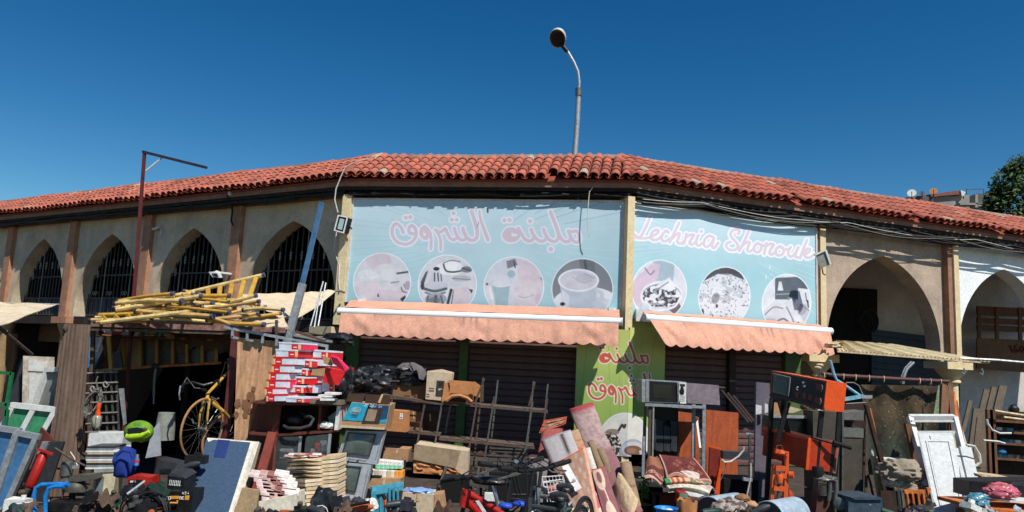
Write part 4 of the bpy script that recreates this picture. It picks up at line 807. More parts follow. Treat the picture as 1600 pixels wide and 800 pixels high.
# yellow tubes
ORD2 = ['highest'] + [w_ + ('' if w_ in ('second', 'third') else '') + ' from the top' for w_ in ('second', 'third', 'fourth', 'fifth', 'sixth', 'seventh', 'eighth', 'ninth', 'tenth', 'eleventh', 'twelfth', 'thirteenth', 'fourteenth', 'fifteenth')]
ORD = ['', 'highest ', 'second highest ', 'third highest ', 'fourth from the top ', 'fifth from the top ', 'sixth from the top ', 'seventh from the top ', 'eighth from the top ', 'lowest ', 'tenth from the top ', 'eleventh from the top ', 'twelfth from the top ', 'thirteenth from the top ', 'fourteenth from the top ', 'fifteenth from the top ']
def tubes(n0):
    T_ = []
    L_ = [((152, 497), (300, 462), 8.85, .03), ((143, 500), (262, 499), 8.65, .028), ((155, 492), (296, 488), 8.75, .03), ((180, 480), (310, 463), 8.9, .03), ((186, 470), (268, 459), 9.0, .028), ((182, 474), (282, 470), 8.8, .03), ((150, 503), (230, 503), 8.6, .024),
          ((262, 478), (356, 488), 8.6, .03), ((300, 484), (402, 471), 8.75, .032), ((272, 462), (356, 462), 8.95, .03), ((266, 470), (365, 479), 8.85, .032), ((310, 466), (402, 476), 9.0, .028), ((318, 480), (392, 487), 8.7, .034), ((340, 498), (400, 490), 8.6, .034), ((326, 500), (410, 507), 8.55, .03), ((300, 489), (362, 507), 8.55, .028), ((355, 490), (412, 480), 8.8, .03), ((382, 484), (440, 484), 8.9, .028), ((378, 496), (436, 490), 8.75, .03), ((240, 498), (330, 503), 8.58, .028), ((215, 486), (330, 494), 8.65, .034), ((290, 455), (375, 470), 9.1, .03), ((230, 478), (330, 474), 9.05, .028)]
    return L_
for i, (a, b, dd, r) in enumerate(tubes(0)):
    pa, pb = P(*a, dd), P(*b, dd + rnd.uniform(-.3, .3)); m_ = ('yellow_paint', mat('yellow_pale', (214, 188, 124), .5, dirt=.4, var=.3), mat('yellow_wood', (196, 156, 92), .6, dirt=.4, var=.3))[(i * 5 % 7) % 3]
    if isinstance(m_, str): m_ = mm(m_)
    s = T('yellow_pole', 'yellow pole, ' + ORD[[6, 7, 5, 3, 1, 2, 9, 7, 5, 2, 4, 3, 6, 5, 9, 8, 3, 2, 4, 9, 4, 1, 1][i]] + ('at the left end' if i in (0, 1, 2, 3, 4, 5, 6, 20) else 'in the middle' if i in (7, 8, 9, 10, 11, 12, 15, 19, 21) else 'at the right end') + ' of the roof pile', 'pole', 'yellow poles piled on the stall roof')
    mid = (pa + pb) / 2 + V(0, 0, rnd.uniform(-.02, .02)); r *= rnd.uniform(.75, 1.1); s.add('shaft', MB().tube([pa, mid, pb], r * .78, 8), m_); dr = (pb - pa).normalized()
    s.add('end_cap', MB().tube([pb, pb + dr * .035], r * .95, 8), mat('cap_blue', (74, 78, 96), .6)); s.add('end_cap', MB().tube([pa - dr * .03, pa], r * .95, 8), mm('dark_grey_plastic'))
for lab, A, Bq, ft, dd in (('yellow ladder-like barrier sloping up to the right over the pile', [(240, 470), (410, 430)], [(252, 500), (398, 462)], 9, 9.0), ('flat yellow barrier at the left of the pile, its rungs showing', [(186, 472), (306, 458)], [(182, 484), (312, 463)], 8, 8.7), ('low yellow barrier in front of the pile with grey-tipped rails', [(150, 496), (300, 478)], [(158, 504), (304, 486)], 8, 8.5)):
    s = T('yellow_barrier', lab, 'barrier', 'yellow barriers on the stall roof'); a0, a1 = px(A, dd + .25); b0_, b1 = px(Bq, dd)
    for p, q in ((a0, a1), (b0_, b1)): s.add('rail', MB().tube([p, q], .026, 8), mat('yellow_pale', (222, 190, 110), .5)); s.add('rail_cap', MB().tube([q, q + (q - p).normalized() * .03], .03, 8), mm('cap_blue'))
    for k in range(ft):
        u = (k + .5) / ft; s.add('rung', MB().bar(a0.lerp(a1, u), b0_.lerp(b1, u), .05, .02), mm('yellow_paint'))
# canvas, posts
t = T('canvas_sheet', 'beige canvas sheet stretched from the pole pile to the corner pilaster', 'tarpaulin'); t.add('cloth', MB().sheet(px([(376, 459, 10.2), (524, 455, 12.6), (455, 500, 9.4), (376, 470, 9.0)]), 20, 10, lambda u, v: V(0, 0, .05 * mnoise.noise(V(u * 6, v * 3, 1)) - .05 * math.sin(math.pi * v))), mm('canvas')); t.add('rope', MB().tube(px([(522, 455, 12.6), (530, 454, 12.8), (538, 457, 13.0)]), .02, 6), mm('cable_grey'))
t = T('canvas_sheet', 'folded beige sheet lying on the stall roof under the blue pole', 'tarpaulin'); t.add('cloth', MB().sheet(px([(380, 498, 9.4), (440, 489, 9.6), (450, 510, 8.9), (384, 513, 8.8)]), 12, 8, lambda u, v: V(0, 0, .03 * mnoise.noise(V(u * 5, v * 4, 7))), .03), mm('canvas'))
t = T('canvas_awning', 'cream canvas awning sheet reaching in from the left edge of the picture', 'tarpaulin'); t.add('cloth', MB().sheet(px([(-60, 470, 9.0), (90, 475, 9.8), (0, 508, 7.6), (-60, 520, 7.4)]), 18, 8, lambda u, v: V(0, 0, .03 * mnoise.noise(V(u * 5, v * 3, 9))), .01), mm('canvas')); t.add('strut', MB().tube([P(-8, 506, 7.8), P(50, 554, 8.4)], .018, 6), mm('rusty_steel')); t.add('edge_rod', MB().tube(px([(-60, 472, 9.0), (92, 476, 9.8)]), .015, 6), mm('steel'))
t.add('post', MB().tube([P(-50, 505, 8.2), V(P(-50, 505, 8.2).x, 8.2, 0)], .025, 6), mm('steel'))
t = T('steel_post', 'long box-section pole, blue above and grey below, leaning over the stall', 'pole'); t.add('upper_tube', MB().bar(P(472, 445, 9.02), P(503, 316, 9.02), .055, .045), mat('blue_steel', (74, 118, 158), .35, .3, dirt=.2)); t.add('lower_tube', MB().bar(V(P(440, 560, 9).x - .25, 9, 0), P(473, 443, 9.0), .085, .065), mm('galvanised'))
for k, (a, b) in enumerate((((485, 510), (505, 440)), ((497, 510), (509, 442)), ((491, 512), (500, 456)))): solo('white_pipe', ['thin white pipe leaning beside the blue pole, first from the left', 'thin white pipe leaning under the canvas corner, nearest the pilaster', 'short white pipe between two longer ones under the canvas'][k], 'pipe', MB().tube([P(*a, 10.2), P(*b, 10.6)], .011, 7), mm('galvanised'), 'white pipes under the canvas')
# thing piles on roof near corner: dark pots / corner bits
for i, (x, y, r, m_, lb) in enumerate(((528, 532, .13, 'black_plastic', 'black bag end on the stall corner left of the awning'), (470, 528, .1, 'steel', 'grey metal scrap on the stall roof by the pole foot'))):
    solo('scrap_bundle', lb, 'scrap', MB().lump(P(x, y, 9.2), (r * 1.6, r, r * .7), .5, 3, i), mm(m_))
solo('wood_batten', 'brown batten lying across the stall roof left of the awning', 'plank', MB().bar(P(462, 518, 9.0), P(508, 533, 8.9), .03, .02), mm('wood_brown'))
solo('metal_sheet', 'grey metal sheet on the stall roof next to the corner post', 'sheet', slabp([(478, 526), (518, 530), (512, 536), (480, 532)], 9.1, .5, (.2, 1, .05)), mm('galvanised'))
# ================================================================== glazed partition in the stall, hanging lamp, grille
t = T('glazed_partition', 'dim row of window panes in yellow wooden frames at the back of the stall', 'window', None)
X0 = [(166, 526, 577), (193, 526, 576), (219, 527, 573), (245, 530, 571), (270, 532, 569), (292, 538, 567), (316, 540, 567), (338, 545, 566)]
t.add('rail', MB().bar(P(160, 525, 9.62), P(342, 533, 9.62), .04, .03), mm('wood_orange')); t.add('rail', MB().bar(P(150, 578, 9.62), P(345, 567, 9.62), .03, .03), mm('wood_orange'))
for i, (x, a, b_) in enumerate(X0):
    t.add('post', MB().bar(P(x, a, 9.6), P(x, b_, 9.6), .032, .03), mat('post_ochre', (176, 124, 44), .6, dirt=.3))
    if i < 7:
        x2, a2, b2 = X0[i + 1]; t.add('pane', MB().slab(px([(x + 2, a), (x2 - 2, a2), (x2 - 2, b2), (x + 2, b_)], 9.66), (0, .008, 0)), mat(('pane_grey', 'pane_tan', 'pane_dark')[min(i, 2) if i < 3 else 2], ((138, 140, 126), (150, 124, 96), (44, 44, 42))[min(i, 2)], .3, spec=.6))
t.add('sill', MB().bar(P(140, 580, 9.6), P(190, 576, 9.6), .03, .05), mm('wood_pale'))
for i, (pts, m_, lb) in enumerate((([(163, 516), (176, 516), (174, 522), (162, 521)], 'white_paint', 'small white tile'), ([(178, 516), (190, 517), (189, 523), (176, 522)], 'red_paint', 'small red tin'), ([(191, 517), (205, 518), (203, 524), (189, 523)], 'galvanised', 'small grey tile'), ([(212, 518), (219, 518), (214, 525), (208, 525)], 'white_paint', 'narrow white plate'), ([(227, 519), (241, 519), (241, 521), (226, 521)], 'wood_pale', 'pale wooden slat'), ([(226, 523), (240, 523), (240, 524.6), (225, 524.6)], 'wood_pale', 'lower pale slat'), ([(249, 520), (255, 521), (249, 526), (245, 526)], 'teal_paint', 'slim teal strip'), ([(256, 521), (266, 522), (258, 525), (256, 525)], 'wood_pale', 'pale wooden wedge'), ([(258, 525), (266, 524), (266, 530), (262, 529)], 'cardboard', 'brown card scrap'))):
    solo('shelf_oddment', lb + ' under the stall roof edge, above the glazed partition', 'scrap', slabp(pts, 9.2, .12), mm(m_), 'oddments on the stall ledge')
t.add('ledge', MB().slab([P(150, 523, 9.15), P(272, 531, 9.15), P(272, 531, 9.6), P(150, 523, 9.6)], (0, 0, -.015)), mm('wood_dark'))
for pts, d, m_, n_, lb, cat in (([(139, 527), (158, 527), (161, 545), (147, 575), (136, 575)], 9.3, 'glass_blue', 'window_pane', 'blue glass pane propped behind the fluted column', 'glass'), ([(156, 526), (161, 525), (153, 550), (150, 549)], 9.2, 'white_paint', 'window_strip', 'white diagonal frame strip in front of the blue pane', 'frame'),
        ([(174, 522), (190, 522), (180, 548), (170, 575), (157, 574), (168, 548)], 9.4, 'maroon_paint', 'fabric_roll', 'dark maroon cloth roll left of the ochre posts', 'cloth'), ([(166, 525), (171, 525), (176, 577), (170, 577)], 9.1, 'yellow_paint', 'wood_strip', 'curved yellow strip left of the glazed partition', 'strip'), ([(175, 550), (187, 549), (192, 574), (179, 576)], 9.05, 'dark_grey_plastic', 'picture_board', 'small dark blue-grey picture board by the yellow strip', 'picture')):
    panel_thing(n_, lb, cat, pts, d, .03, m_)
t = T('inspection_lamp', 'orange-handled caged inspection lamp hanging from tangled grey cable by the column', 'lamp'); cab_ = []
r_ = random.Random(5); c0 = P(145, 630, 8.0)
for k in range(70): cab_.append(c0 + V(math.cos(k * .95) * (.06 + .03 * r_.random()), r_.uniform(-.05, .05), math.sin(k * .95 + .5) * (.12 + .05 * r_.random())))
t.add('tangled_cable', MB().tube(cab_, .006, 5), mm('cable_grey')); t.add('handle', MB().lathe([(.02, 0), (.024, -.03), (.018, -.06), (.026, -.1), (.026, -.14)], P(155, 630, 7.95), n=12), mm('orange_paint')); t.add('cage', MB().lathe([(.03, 0), (.045, -.02), (.045, -.09), (.03, -.12), (.005, -.125)], P(152, 649, 7.95), n=12), mat('bulb_grey', (150, 150, 130), .2, spec=.8)); t.add('hook', MB().tube(px([(155, 630), (154, 610), (150, 596), (153, 588)], 8.0), .006, 5), mm('cable_grey'))
for k in range(5): a = k * 2 * math.pi / 5; cc = P(152, 649, 7.95); t.add('cage_wire', MB().tube([cc + V(math.cos(a) * .05, math.sin(a) * .05, z_) for z_ in (0, -.05, -.1)] + [cc + V(0, 0, -.14)], .004, 4), mm('steel'))
t = T('iron_grille', 'black wrought-iron window grille with scrolls, hanging in the stall behind the lamp', 'grille')
for x in (153, 166, 176, 184): t.add('bar', MB().bar(P(x - 3, 580, 8.9), P(x - 2 + 4, 674, 8.9), .018, .018), mm('iron_bar'))
for y in (582, 598, 613, 628, 645, 661, 674): t.add('cross_bar', MB().bar(P(134, y + 1, 8.88), P(184, y - 1, 8.88), .014, .014), mm('bar_light'))
for x, y in ((165, 600), (145, 607)): t.add('scroll', MB().tube([P(x + 5 * math.cos(a) * (1 - a / 10), y + 6 * math.sin(a) * (1 - a / 10), 8.86) for a in [k * .5 for k in range(14)]], .008, 5), mm('bar_light'))
t = T('umbrella', 'folded black umbrella with a silver shaft hanging inside the dark stall', 'umbrella'); t.add('shaft', MB().tube(px([(243, 576), (241, 592), (240, 618)], 9.6), .016, 8), mm('steel')); t.add('tip', MB().tube(px([(240, 618), (240, 631)], 9.6), .008, 6), mm('galvanised')); t.add('handle', MB().lump(P(243, 572, 9.6), (.05, .05, .04), .1, 2, sub=2), mm('dark_grey_plastic'))
# ================================================================== left foreground column of goods
t = T('fluted_column', 'weathered brown fluted wooden column standing among the goods', 'column')
topc = P(121, 507, 8.2); botc = G(94, 8.2); ax = (topc - botc); n_ = 72; q = MB(); x_ = ax.cross(Yv).normalized(); y_ = ax.normalized().cross(x_)
for h, k in ((0, 1.18), (.25, 1.15), (.6, 1.05), (.9, .98), (1, .96)):
    for i in range(n_):
        a = 2 * math.pi * i / n_; r = .142 * k * (1 - .1 * abs(math.sin(a * 11)) ** .6); q.v.append(botc + ax * h + (x_ * math.cos(a) + y_ * math.sin(a)) * r)
for j in range(4):
    for i in range(n_): q.f.append((j * n_ + i, j * n_ + (i + 1) % n_, (j + 1) * n_ + (i + 1) % n_, (j + 1) * n_ + i))
q.f.append(tuple(range(4 * n_, 5 * n_))); q.smooth = True
t.add('shaft', q, mat('column_wood', (108, 88, 74), .9, scale=14, stretch=(1, 1, .1), var=.3, bump=.5, dirt=.35), angle=.35)
t.add('rag', MB().lump(P(104, 514, 8.1), (.04, .04, .05), .4, 3, 1, 2), mm('cloth_brown'))
def leaning(name, label, cat, pts, d, th, m, group=None): return panel_thing(name, label, cat, pts, d, th, m, group)
t = T('peeling_door', 'small white panel door with peeling paint behind the aluminium windows', 'door'); q = px([(36, 556), (82, 558), (80, 655), (34, 652)], 8.8); t.add('leaf', MB().slab(q, (0, .04, 0)), mat('peel_white', (214, 210, 200), .8, c2=(168, 140, 112), scale=9, dirt=.1)); t.add('inset_panel', MB().slab(outward(sub4(q, .2, .08, .82, .24), .01), (0, .02, 0)), mm('white_paint')); t.add('inset_panel', MB().slab(outward(sub4(q, .24, .3, .82, .96), .008), (0, .02, 0)), mm('white_paint'))
leaning('wood_board', 'tall brown board leaning at the far left under the canvas', 'board', [(10, 522), (24, 521), (24, 560), (14, 600), (8, 570)], 8.9, .04, 'wood_brown'); leaning('wood_board', 'teal-edged brown board leaning left of the peeling door', 'board', [(18, 580), (34, 560), (30, 650), (14, 655)], 8.95, .04, 'dark_grey_plastic')
t = T('metal_stand', 'green tubular metal stand at the left edge', 'stand')
for a, b in (((-20, 580), (19, 584)), ((19, 582), (8, 650)), ((-20, 631), (12, 632)), ((-20, 580), (-25, 660)), ((12, 640), (5, 690))): t.add('tube', MB().bar(P(*a, 8.0), P(*b, 8.0), .03, .03), mat('green_paint', (26, 110, 66), .4))
t.add('leg', MB().bar(P(5, 690, 8.0), G(2, 7.9), .03, .03), mm('green_paint'))
def window_thing(label, pts, d, glass, fm='white_paint', mull=(), wd=.05, group='aluminium windows leaning at the left', sash=None, rails=(), name='window'):
    s = T(name, label, 'window', group); q = px(pts, d); frame4(s, 'frame', q, wd, .05, fm)
    cu = [0] + list(mull) + [1]
    for u in mull: s.add('mullion', MB().bar(lerp4(q, u, 0), lerp4(q, u, 1), wd, .045, (0, 1, 0)), mm(fm))
    for v in rails: s.add('rail', MB().bar(lerp4(q, 0, v), lerp4(q, 1, v), wd * .8, .045, (0, 1, 0)), mm(fm))
    for i in range(len(cu) - 1): s.add('pane', MB().slab(outward(sub4(q, cu[i] + .01, .01, cu[i + 1] - .01, .99), -.012), (0, .006, 0)), glass)
    return s
window_thing('aluminium window with a flat grey pane leaning against the fluted column', [(74, 578), (100, 577, 8.4), (88, 672), (44, 664)], 8.5, mat('pane_flat', (128, 130, 124), .5), 'white_paint')
window_thing('white sliding window with two green glass panes', [(22, 633), (88, 640), (60, 690), (2, 672)], 8.1, mm('glass_green'), 'white_paint', (.5,), .055)
window_thing('blue glazed aluminium sash leaning in front of the green window', [(-20, 666), (28, 673), (-14, 790), (-50, 790)], 7.3, mm('glass_blue'), 'galvanised', (), .05)
window_thing('tall blue glazed sash leaning beside the brown plank', [(28, 676), (58, 682), (6, 800), (-12, 795)], 7.25, mm('glass_blue'), 'galvanised', (), .05)
window_thing('arched blue pane in a brown frame half hidden by the fluted column', [(64, 660), (90, 645), (86, 684), (62, 680)], 8.45, mm('glass_blue'), 'wood_dark', (), .04)
for i, (pts, m_, lb) in enumerate((([(58, 680), (64, 678), (14, 806), (6, 806)], 'wood_orange', 'orange-brown timber leaning beside the blue sash'), ([(66, 690), (76, 690), (26, 806), (16, 806)], 'galvanised', 'grey timber strip leaning right of the orange-brown one'), ([(76, 690), (100, 690), (62, 806), (28, 806)], 'dark_grey_plastic', 'dark board leaning behind the red cylinder'), ([(70, 730), (76, 726), (74, 790), (54, 800)], 'paper_white', 'thin white board edge below the red cylinder'), ([(64, 668), (86, 690), (82, 700), (52, 700)], 'wood_red', 'red-brown plank behind the fluted column foot'))):
    solo('plank', lb, 'plank', slabp(pts, 7.35 + .15 * i, .03), mm(m_), 'timbers leaning at the left')
t = T('fire_extinguisher', 'long red cylinder with a crossbar top leaning by the planks', 'cylinder'); a, b = P(70, 706, 7.3), P(46, 762, 7.2)
t.add('body', MB().tube([a, a.lerp(b, .05), a.lerp(b, .95), b], [.03, .042, .044, .03], 14), mm('red_paint')); t.add('cross_bar', MB().bar(P(60, 702, 7.25), P(83, 710, 7.25), .02, .02), mm('red_paint')); t.add('base_clamp', MB().tube([b, b + V(-.02, 0, -.04), b + V(-.08, 0, -.05)], .028, 8), mm('rusty_steel'))
t = T('hand_truck', 'bright blue bent-tube frame at the lower left', 'frame'); d_ = 6.9
t.add('tube', MB().tube(px([(54, 800), (53, 775), (56, 762), (65, 757), (92, 756), (104, 757)], d_), .017, 8), mm('blue_paint')); t.add('tube', MB().tube(px([(71, 802), (71, 775), (76, 763), (86, 760), (100, 760)], d_ - .12), .017, 8), mm('blue_paint')); t.add('rung', MB().tube(px([(54, 785), (71, 786)], d_ - .05), .008, 6), mm('steel')); t.add('clamp', MB().tube(px([(100, 758), (107, 756)], d_ - .06), .024, 8), mm('blue_paint'))
t = T('bench_drill', 'grey cast-iron bench drill with a domed motor in front of the column', 'machine'); d_ = 7.5
c_ = P(104, 736, d_); t.add('motor', MB().lathe([(.03, .1), (.05, .09), (.058, .05), (.058, -.04), (.045, -.05), (.045, -.07)], c_, n=16), mm('steel')); t.add('handle', MB().tube([c_ + V(-.05, 0, .02), c_ + V(-.1, 0, .02)], .012, 6), mm('wood_brown')); t.add('belt_cover', MB().slab(px([(106, 748), (110, 744), (147, 741), (148, 749), (121, 753), (107, 752)], d_ - .05), (0, .16, 0)), mat('drill_grey', (92, 90, 82), .55, .3, dirt=.3)); t.add('arm', MB().bar(P(104, 731, d_), P(122, 729, d_), .03, .03), mm('galvanised'))
t.add('column', MB().tube([P(116, 750, d_), V(P(116, 750, d_).x, d_, 0)], .03, 10), mm('black_metal')); t.add('spindle', MB().tube(px([(99, 757), (99, 768), (97, 778)], d_), [.02, .014, .008], 8), mm('steel')); t.add('head', MB().lump(P(118, 762, d_), (.1, .08, .07), .35, 3, 2, 2), mm('drill_grey')); t.add('base', MB().box(V(P(112, 780, d_).x, d_, .04), (.34, .26, .08)), mm('black_metal')); t.add('lever', MB().tube(px([(86, 700), (110, 716), (133, 728)], d_ - .1), .01, 6), mm('rusty_steel')); t.add('cable', MB().tube(px([(110, 706), (116, 715), (121, 728)], d_), .006, 5), mm('cable_white'))
t = T('computer_tower', 'yellowed beige computer tower with a grey front strip', 'computer'); d_ = 7.6; q = px([(148, 737), (182, 735), (174, 792), (141, 796)], d_)
t.add('case', MB().slab(q, (-.12, .4, .0)), mat('beige_plastic', (206, 196, 160), .5, dirt=.15)); t.add('front_strip', MB().slab(outward(sub4(q, .12, .14, .48, .9), .006), (0, .01, 0)), mat('grey_strip', (116, 122, 122), .5)); t.add('top_cap', MB().slab(px([(147, 733), (183, 732), (183, 737), (147, 739)], d_ - .01), (-.12, .4, 0)), mat('cap_grey', (140, 146, 138), .5))
for k in range(11):
    y = 733 - k * 3.3; m_ = ('paper_white', 'cardboard_pale', 'dark_grey_plastic', 'galvanised')[(k * 7) % 4]; x0 = 134 + rnd.uniform(-2, 3); x1 = 179 + rnd.uniform(-3, 3)
    solo('magazine', ORD2[10 - k] + ' magazine in the grey stack on the computer tower', 'magazine', slabp([(x0, y - 2.6), (x1, y - 2.8), (x1, y), (x0, y)], 7.62, .26), mm(m_), 'magazines stacked on the computer')
t = T('white_box', 'blank white box lid on top of the magazine stack', 'box'); t.add('body', slabp([(139, 677), (195, 676), (189, 699), (137, 698)], 7.9, .2), mm('white_paint')); t.add('rim', slabp([(138, 698), (190, 699), (190, 701), (138, 700)], 7.89, .2), mm('white_plastic'))
t = T('helmet', 'lime green and black motorcycle helmet', 'helmet'); c_ = P(217, 675, 7.7); hb = MB(); bm = bmesh.new(); bmesh.ops.create_icosphere(bm, subdivisions=3, radius=1)
hb.v = [c_ + V(v.co.x * .135, v.co.y * .15, v.co.z * .115 + (.0)) for v in bm.verts]; hb.f = [tuple(v.index for v in f.verts) for f in bm.faces if f.calc_center_median().z > -.75]; hb.smooth = True; bm.free()
t.add('shell', hb, mat('lime', (140, 180, 44), .4, c2=(60, 110, 30), scale=5)); t.add('visor', MB().slab(px([(199, 670), (210, 668), (222, 670), (223, 675), (214, 680), (200, 679)], 7.53), (0, .05, 0)), mm('black_plastic')); t.add('chin_guard', MB().tube(px([(198, 682), (208, 682), (222, 680), (233, 674)], 7.55), [.03, .035, .03, .02], 10), mat('lime_bright', (170, 206, 40), .4)); t.add('vent', MB().lathe([(.02, 0), (.022, .01), (.012, .015)], P(227, 671, 7.54), axis=(0.3, -1, 0), n=10), mat('vent_brown', (80, 60, 50), .5))
t = T('lamp_shade', 'pale grey cylindrical shade standing in the dark stall', 'lampshade'); t.add('shade', MB().lathe([(.105, 0), (.1, .15), (.085, .29)], P(256, 687, 8.4), n=18), mat('shade_grey', (132, 134, 124), .8)); t.add('stand', MB().lathe([(.1, 0), (.1, .06), (.06, .1), (.06, .4)], V(P(256, 687, 8.4).x, 8.4, 0), n=14), mm('wood_dark'))
panel_thing('grey_board', 'narrow grey board leaning behind the helmet', 'board', [(238, 672), (248, 660), (250, 712), (227, 716)], 8.1, .03, 'tv_grey')
panel_thing('metal_wedge', 'grey triangular metal strip hanging in the stall beside the grille', 'strip', [(185, 607), (192, 607), (196, 662), (193, 665)], 8.9, .03, 'galvanised')
t = T('fabric_bag', 'blue cloth bag bulging beside the magazine stack', 'bag'); t.add('bag', MB().lump(P(195, 728, 7.3), (.1, .1, .17), .3, 2.5, 4), mat('blue_cloth', (24, 52, 130), .85)); t.add('strap', MB().tube(px([(182, 712), (192, 704), (204, 706), (208, 716)], 7.15), .012, 6), mat('blue_cloth', (24, 52, 130), .85))
t = T('spray_can', 'small red, white and blue can beside the blue bag', 'can'); c_ = P(213, 727, 7.2); t.add('can', MB().lathe([(.022, 0), (.022, .06)], c_, n=12), mat('can_blue', (60, 130, 190), .4)); t.add('band', MB().lathe([(.0225, .025), (.0225, .048)], c_, n=12), mat('can_red', (214, 50, 44), .4)); t.add('cap', MB().lathe([(.018, .06), (.014, .1)], c_, n=12), mm('chrome'))
t = T('battery_charger', 'red box-shaped charger with a dark recessed front', 'tool'); q = px([(201, 747), (224, 747), (224, 758), (200, 758)], 7.0); t.add('case', MB().slab(px([(199, 746), (206, 743), (235, 746), (236, 757), (226, 760), (199, 758)], 7.0), (0, .16, 0)), mm('red_paint')); t.add('front', MB().slab(outward(sub4(q, .06, .2, .9, .85), .008), (0, .01, 0)), mm('black_plastic')); t.add('dial', MB().slab(outward(sub4(q, .15, .35, .4, .6), .012), (0, .01, 0)), mm('white_plastic'))
t = T('cooking_pot', 'matt black pot under the red charger', 'pot'); c_ = P(207, 790, 6.9); t.add('pot', MB().lathe([(.09, 0), (.11, .03), (.11, .13), (.09, .17), (.03, .185)], c_, n=20), mm('black_plastic')); t.add('knob', MB().lathe([(.012, 0), (.02, .02), (.01, .04)], c_ + V(0, 0, .18), n=8), mm('black_plastic'))
t = T('cable_reel', 'coil of thin black hose with a wooden core in the bottom foreground', 'hose')
c_ = P(237, 798, 6.7)
for k in range(7): t.add('loop', MB().tube([c_ + V(math.cos(a) * (.1 + .018 * k), -.02 * k + .03 * math.sin(a * 2 + k), math.sin(a) * (.085 + .016 * k) + .01 * math.sin(3 * a + k)) for a in [i * math.pi / 12 for i in range(24)]], .008, 5, closed=True), mm(('cable_black', 'dark_grey_plastic', 'cable_black')[k % 3]))
t.add('core', MB().lathe([(.08, -.02), (.08, .02)], c_ + V(0, .05, 0), axis=(0, -1, .2), n=18), mm('wood_brown'))
t = T('tool_case', 'black tool case with white scribbled lettering on its front', 'case'); q = px([(262, 744), (288, 747), (288, 766), (261, 764)], 7.0); t.add('case', MB().slab(q, (0, .25, 0)), mm('black_plastic')); t.add('lid', MB().slab(px([(262, 739), (282, 742), (290, 748), (262, 745)], 7.0), (0, .25, .02)), mm('dark_grey_plastic'))
bl = MB()
for k in range(7): bl.tube([lerp4(outward(q, .004), u, v) for u, v in ((.12 + k * .1, .35), (.16 + k * .1, .25), (.12 + k * .1, .7), (.2 + k * .1, .62))], .003, 4)
t.add('lettering', bl, mm('paper_white'))
t = T('tool_case', 'long black toolbox lettered W24 above an orange strip', 'case'); q = px([(259, 768), (302, 768), (298, 802), (256, 802)], 6.85); t.add('case', MB().slab(q, (0, .25, 0)), mm('black_plastic')); text_on(t, 'W24', sub4(q, .6, .02, .86, .12), 'paper_white', .0025); text_on(t, 'KO', sub4(q, .02, .24, .22, .36), 'paper_white', .003); text_on(t, 'DE', sub4(q, .52, .24, .7, .36), 'paper_white', .003); t.add('orange_strip', MB().slab(outward(sub4(q, .18, .2, .5, .34), .003), (0, .002, 0)), mat('orange_print', (226, 150, 60), .6)); t.add('badge', MB().slab(outward(sub4(q, .72, .18, .88, .38), .003), (0, .002, 0)), mm('orange_print')); t.add('handle', MB().tube(px([(263, 782), (263, 786), (277, 786), (277, 782)], 6.82), .01, 6), mm('orange_print'))
t = T('projector', 'worn black projector-like device with a silver end', 'device'); t.add('body', MB().slab(px([(248, 718), (276, 724), (284, 732), (280, 741), (256, 746), (240, 742)], 7.35), (0, .2, 0)), mm('dark_grey_plastic')); t.add('lens', MB().lathe([(.02, 0), (.028, .01), (.026, .03)], P(278, 732, 7.34), axis=(.5, -1, 0), n=12), mm('chrome')); t.add('latch', MB().slab(px([(249, 734), (264, 735), (263, 768), (253, 768)], 7.0), (0, .03, 0)), mm('rusty_steel')); t.add('cap', MB().slab(px([(249, 733), (264, 733), (264, 739), (249, 739)], 6.99), (0, .05, 0)), mm('black_plastic'))
# small clutter at the very bottom left
SEEN = set()
def clutter(x0, x1, y0, y1, d0, d1, n_, names, seed, where):
    r_ = random.Random(seed)
    for k in range(n_):
        x = r_.uniform(x0, x1); y = r_.uniform(y0, y1); d = r_.uniform(d0, d1); nm, m_, lb = names[r_.randrange(len(names))]; c_ = P(x, y, d); b = MB(); kk = r_.random()
        M = Matrix.Rotation(r_.uniform(-.7, .7), 3, 'Z') @ Matrix.Rotation(r_.uniform(-.5, .5), 3, 'Y')
        if nm == 'tool_box': b.box(c_, (r_.uniform(.08, .2), .1, r_.uniform(.04, .09)), M); b.box(c_ + M @ V(0, 0, .05), (.06, .02, .03), M)
        elif nm == 'cable_loop': b.tube([c_ + M @ V(math.cos(a) * .07, math.sin(a) * .05, .02 * math.sin(3 * a)) for a in [i * math.pi / 9 for i in range(18)]], .006, 5, closed=True)
        elif nm == 'metal_part': b.box(c_, (.07, .07, .04), M); b.tube([c_, c_ + M @ V(.03, -.02, .06)], .022, 8); b.box(c_ + M @ V(.04, 0, .01), (.05, .03, .03), M)
        elif nm == 'pipe_piece': b.tube([c_, c_ + M @ V(.16, 0, .03)], .012, 7)
        elif nm == 'power_tool': b.tube([c_ - M @ V(.08, 0, 0), c_, c_ + M @ V(.05, 0, 0), c_ + M @ V(.09, 0, 0)], [.028, .034, .03, .014], 10); b.bar(c_, c_ + M @ V(-.02, 0, -.12), .035, .028); b.box(c_ + M @ V(-.02, 0, -.13), (.07, .05, .035), M)
        else: ex = M @ V(.07, 0, .0); ey = V(0, .06, .01); b.sheet([c_ - ex + ey, c_ + ex + ey, c_ + ex - ey - V(0, 0, .05), c_ - ex - ey - V(0, 0, .05)], 12, 10, lambda u, v: V(.01 * math.sin(v * 9 + k), 0, .025 * math.sin(u * 9 + k) + .02 * mnoise.noise(V(u * 4, v * 4, k))), .008)
        pos = ('far left', 'left', 'middle', 'right', 'far right')[min(4, int((x - x0) / (x1 - x0) * 5))] + (', upper', ', lower')[int(y > (y0 + y1) / 2)]
        if (lb, where, pos) in SEEN: continue
        SEEN.add((lb, where, pos)); solo(nm, lb + ' ' + where + ', ' + pos, nm.replace('_', ' '), b, mm(m_), 'small goods ' + where)
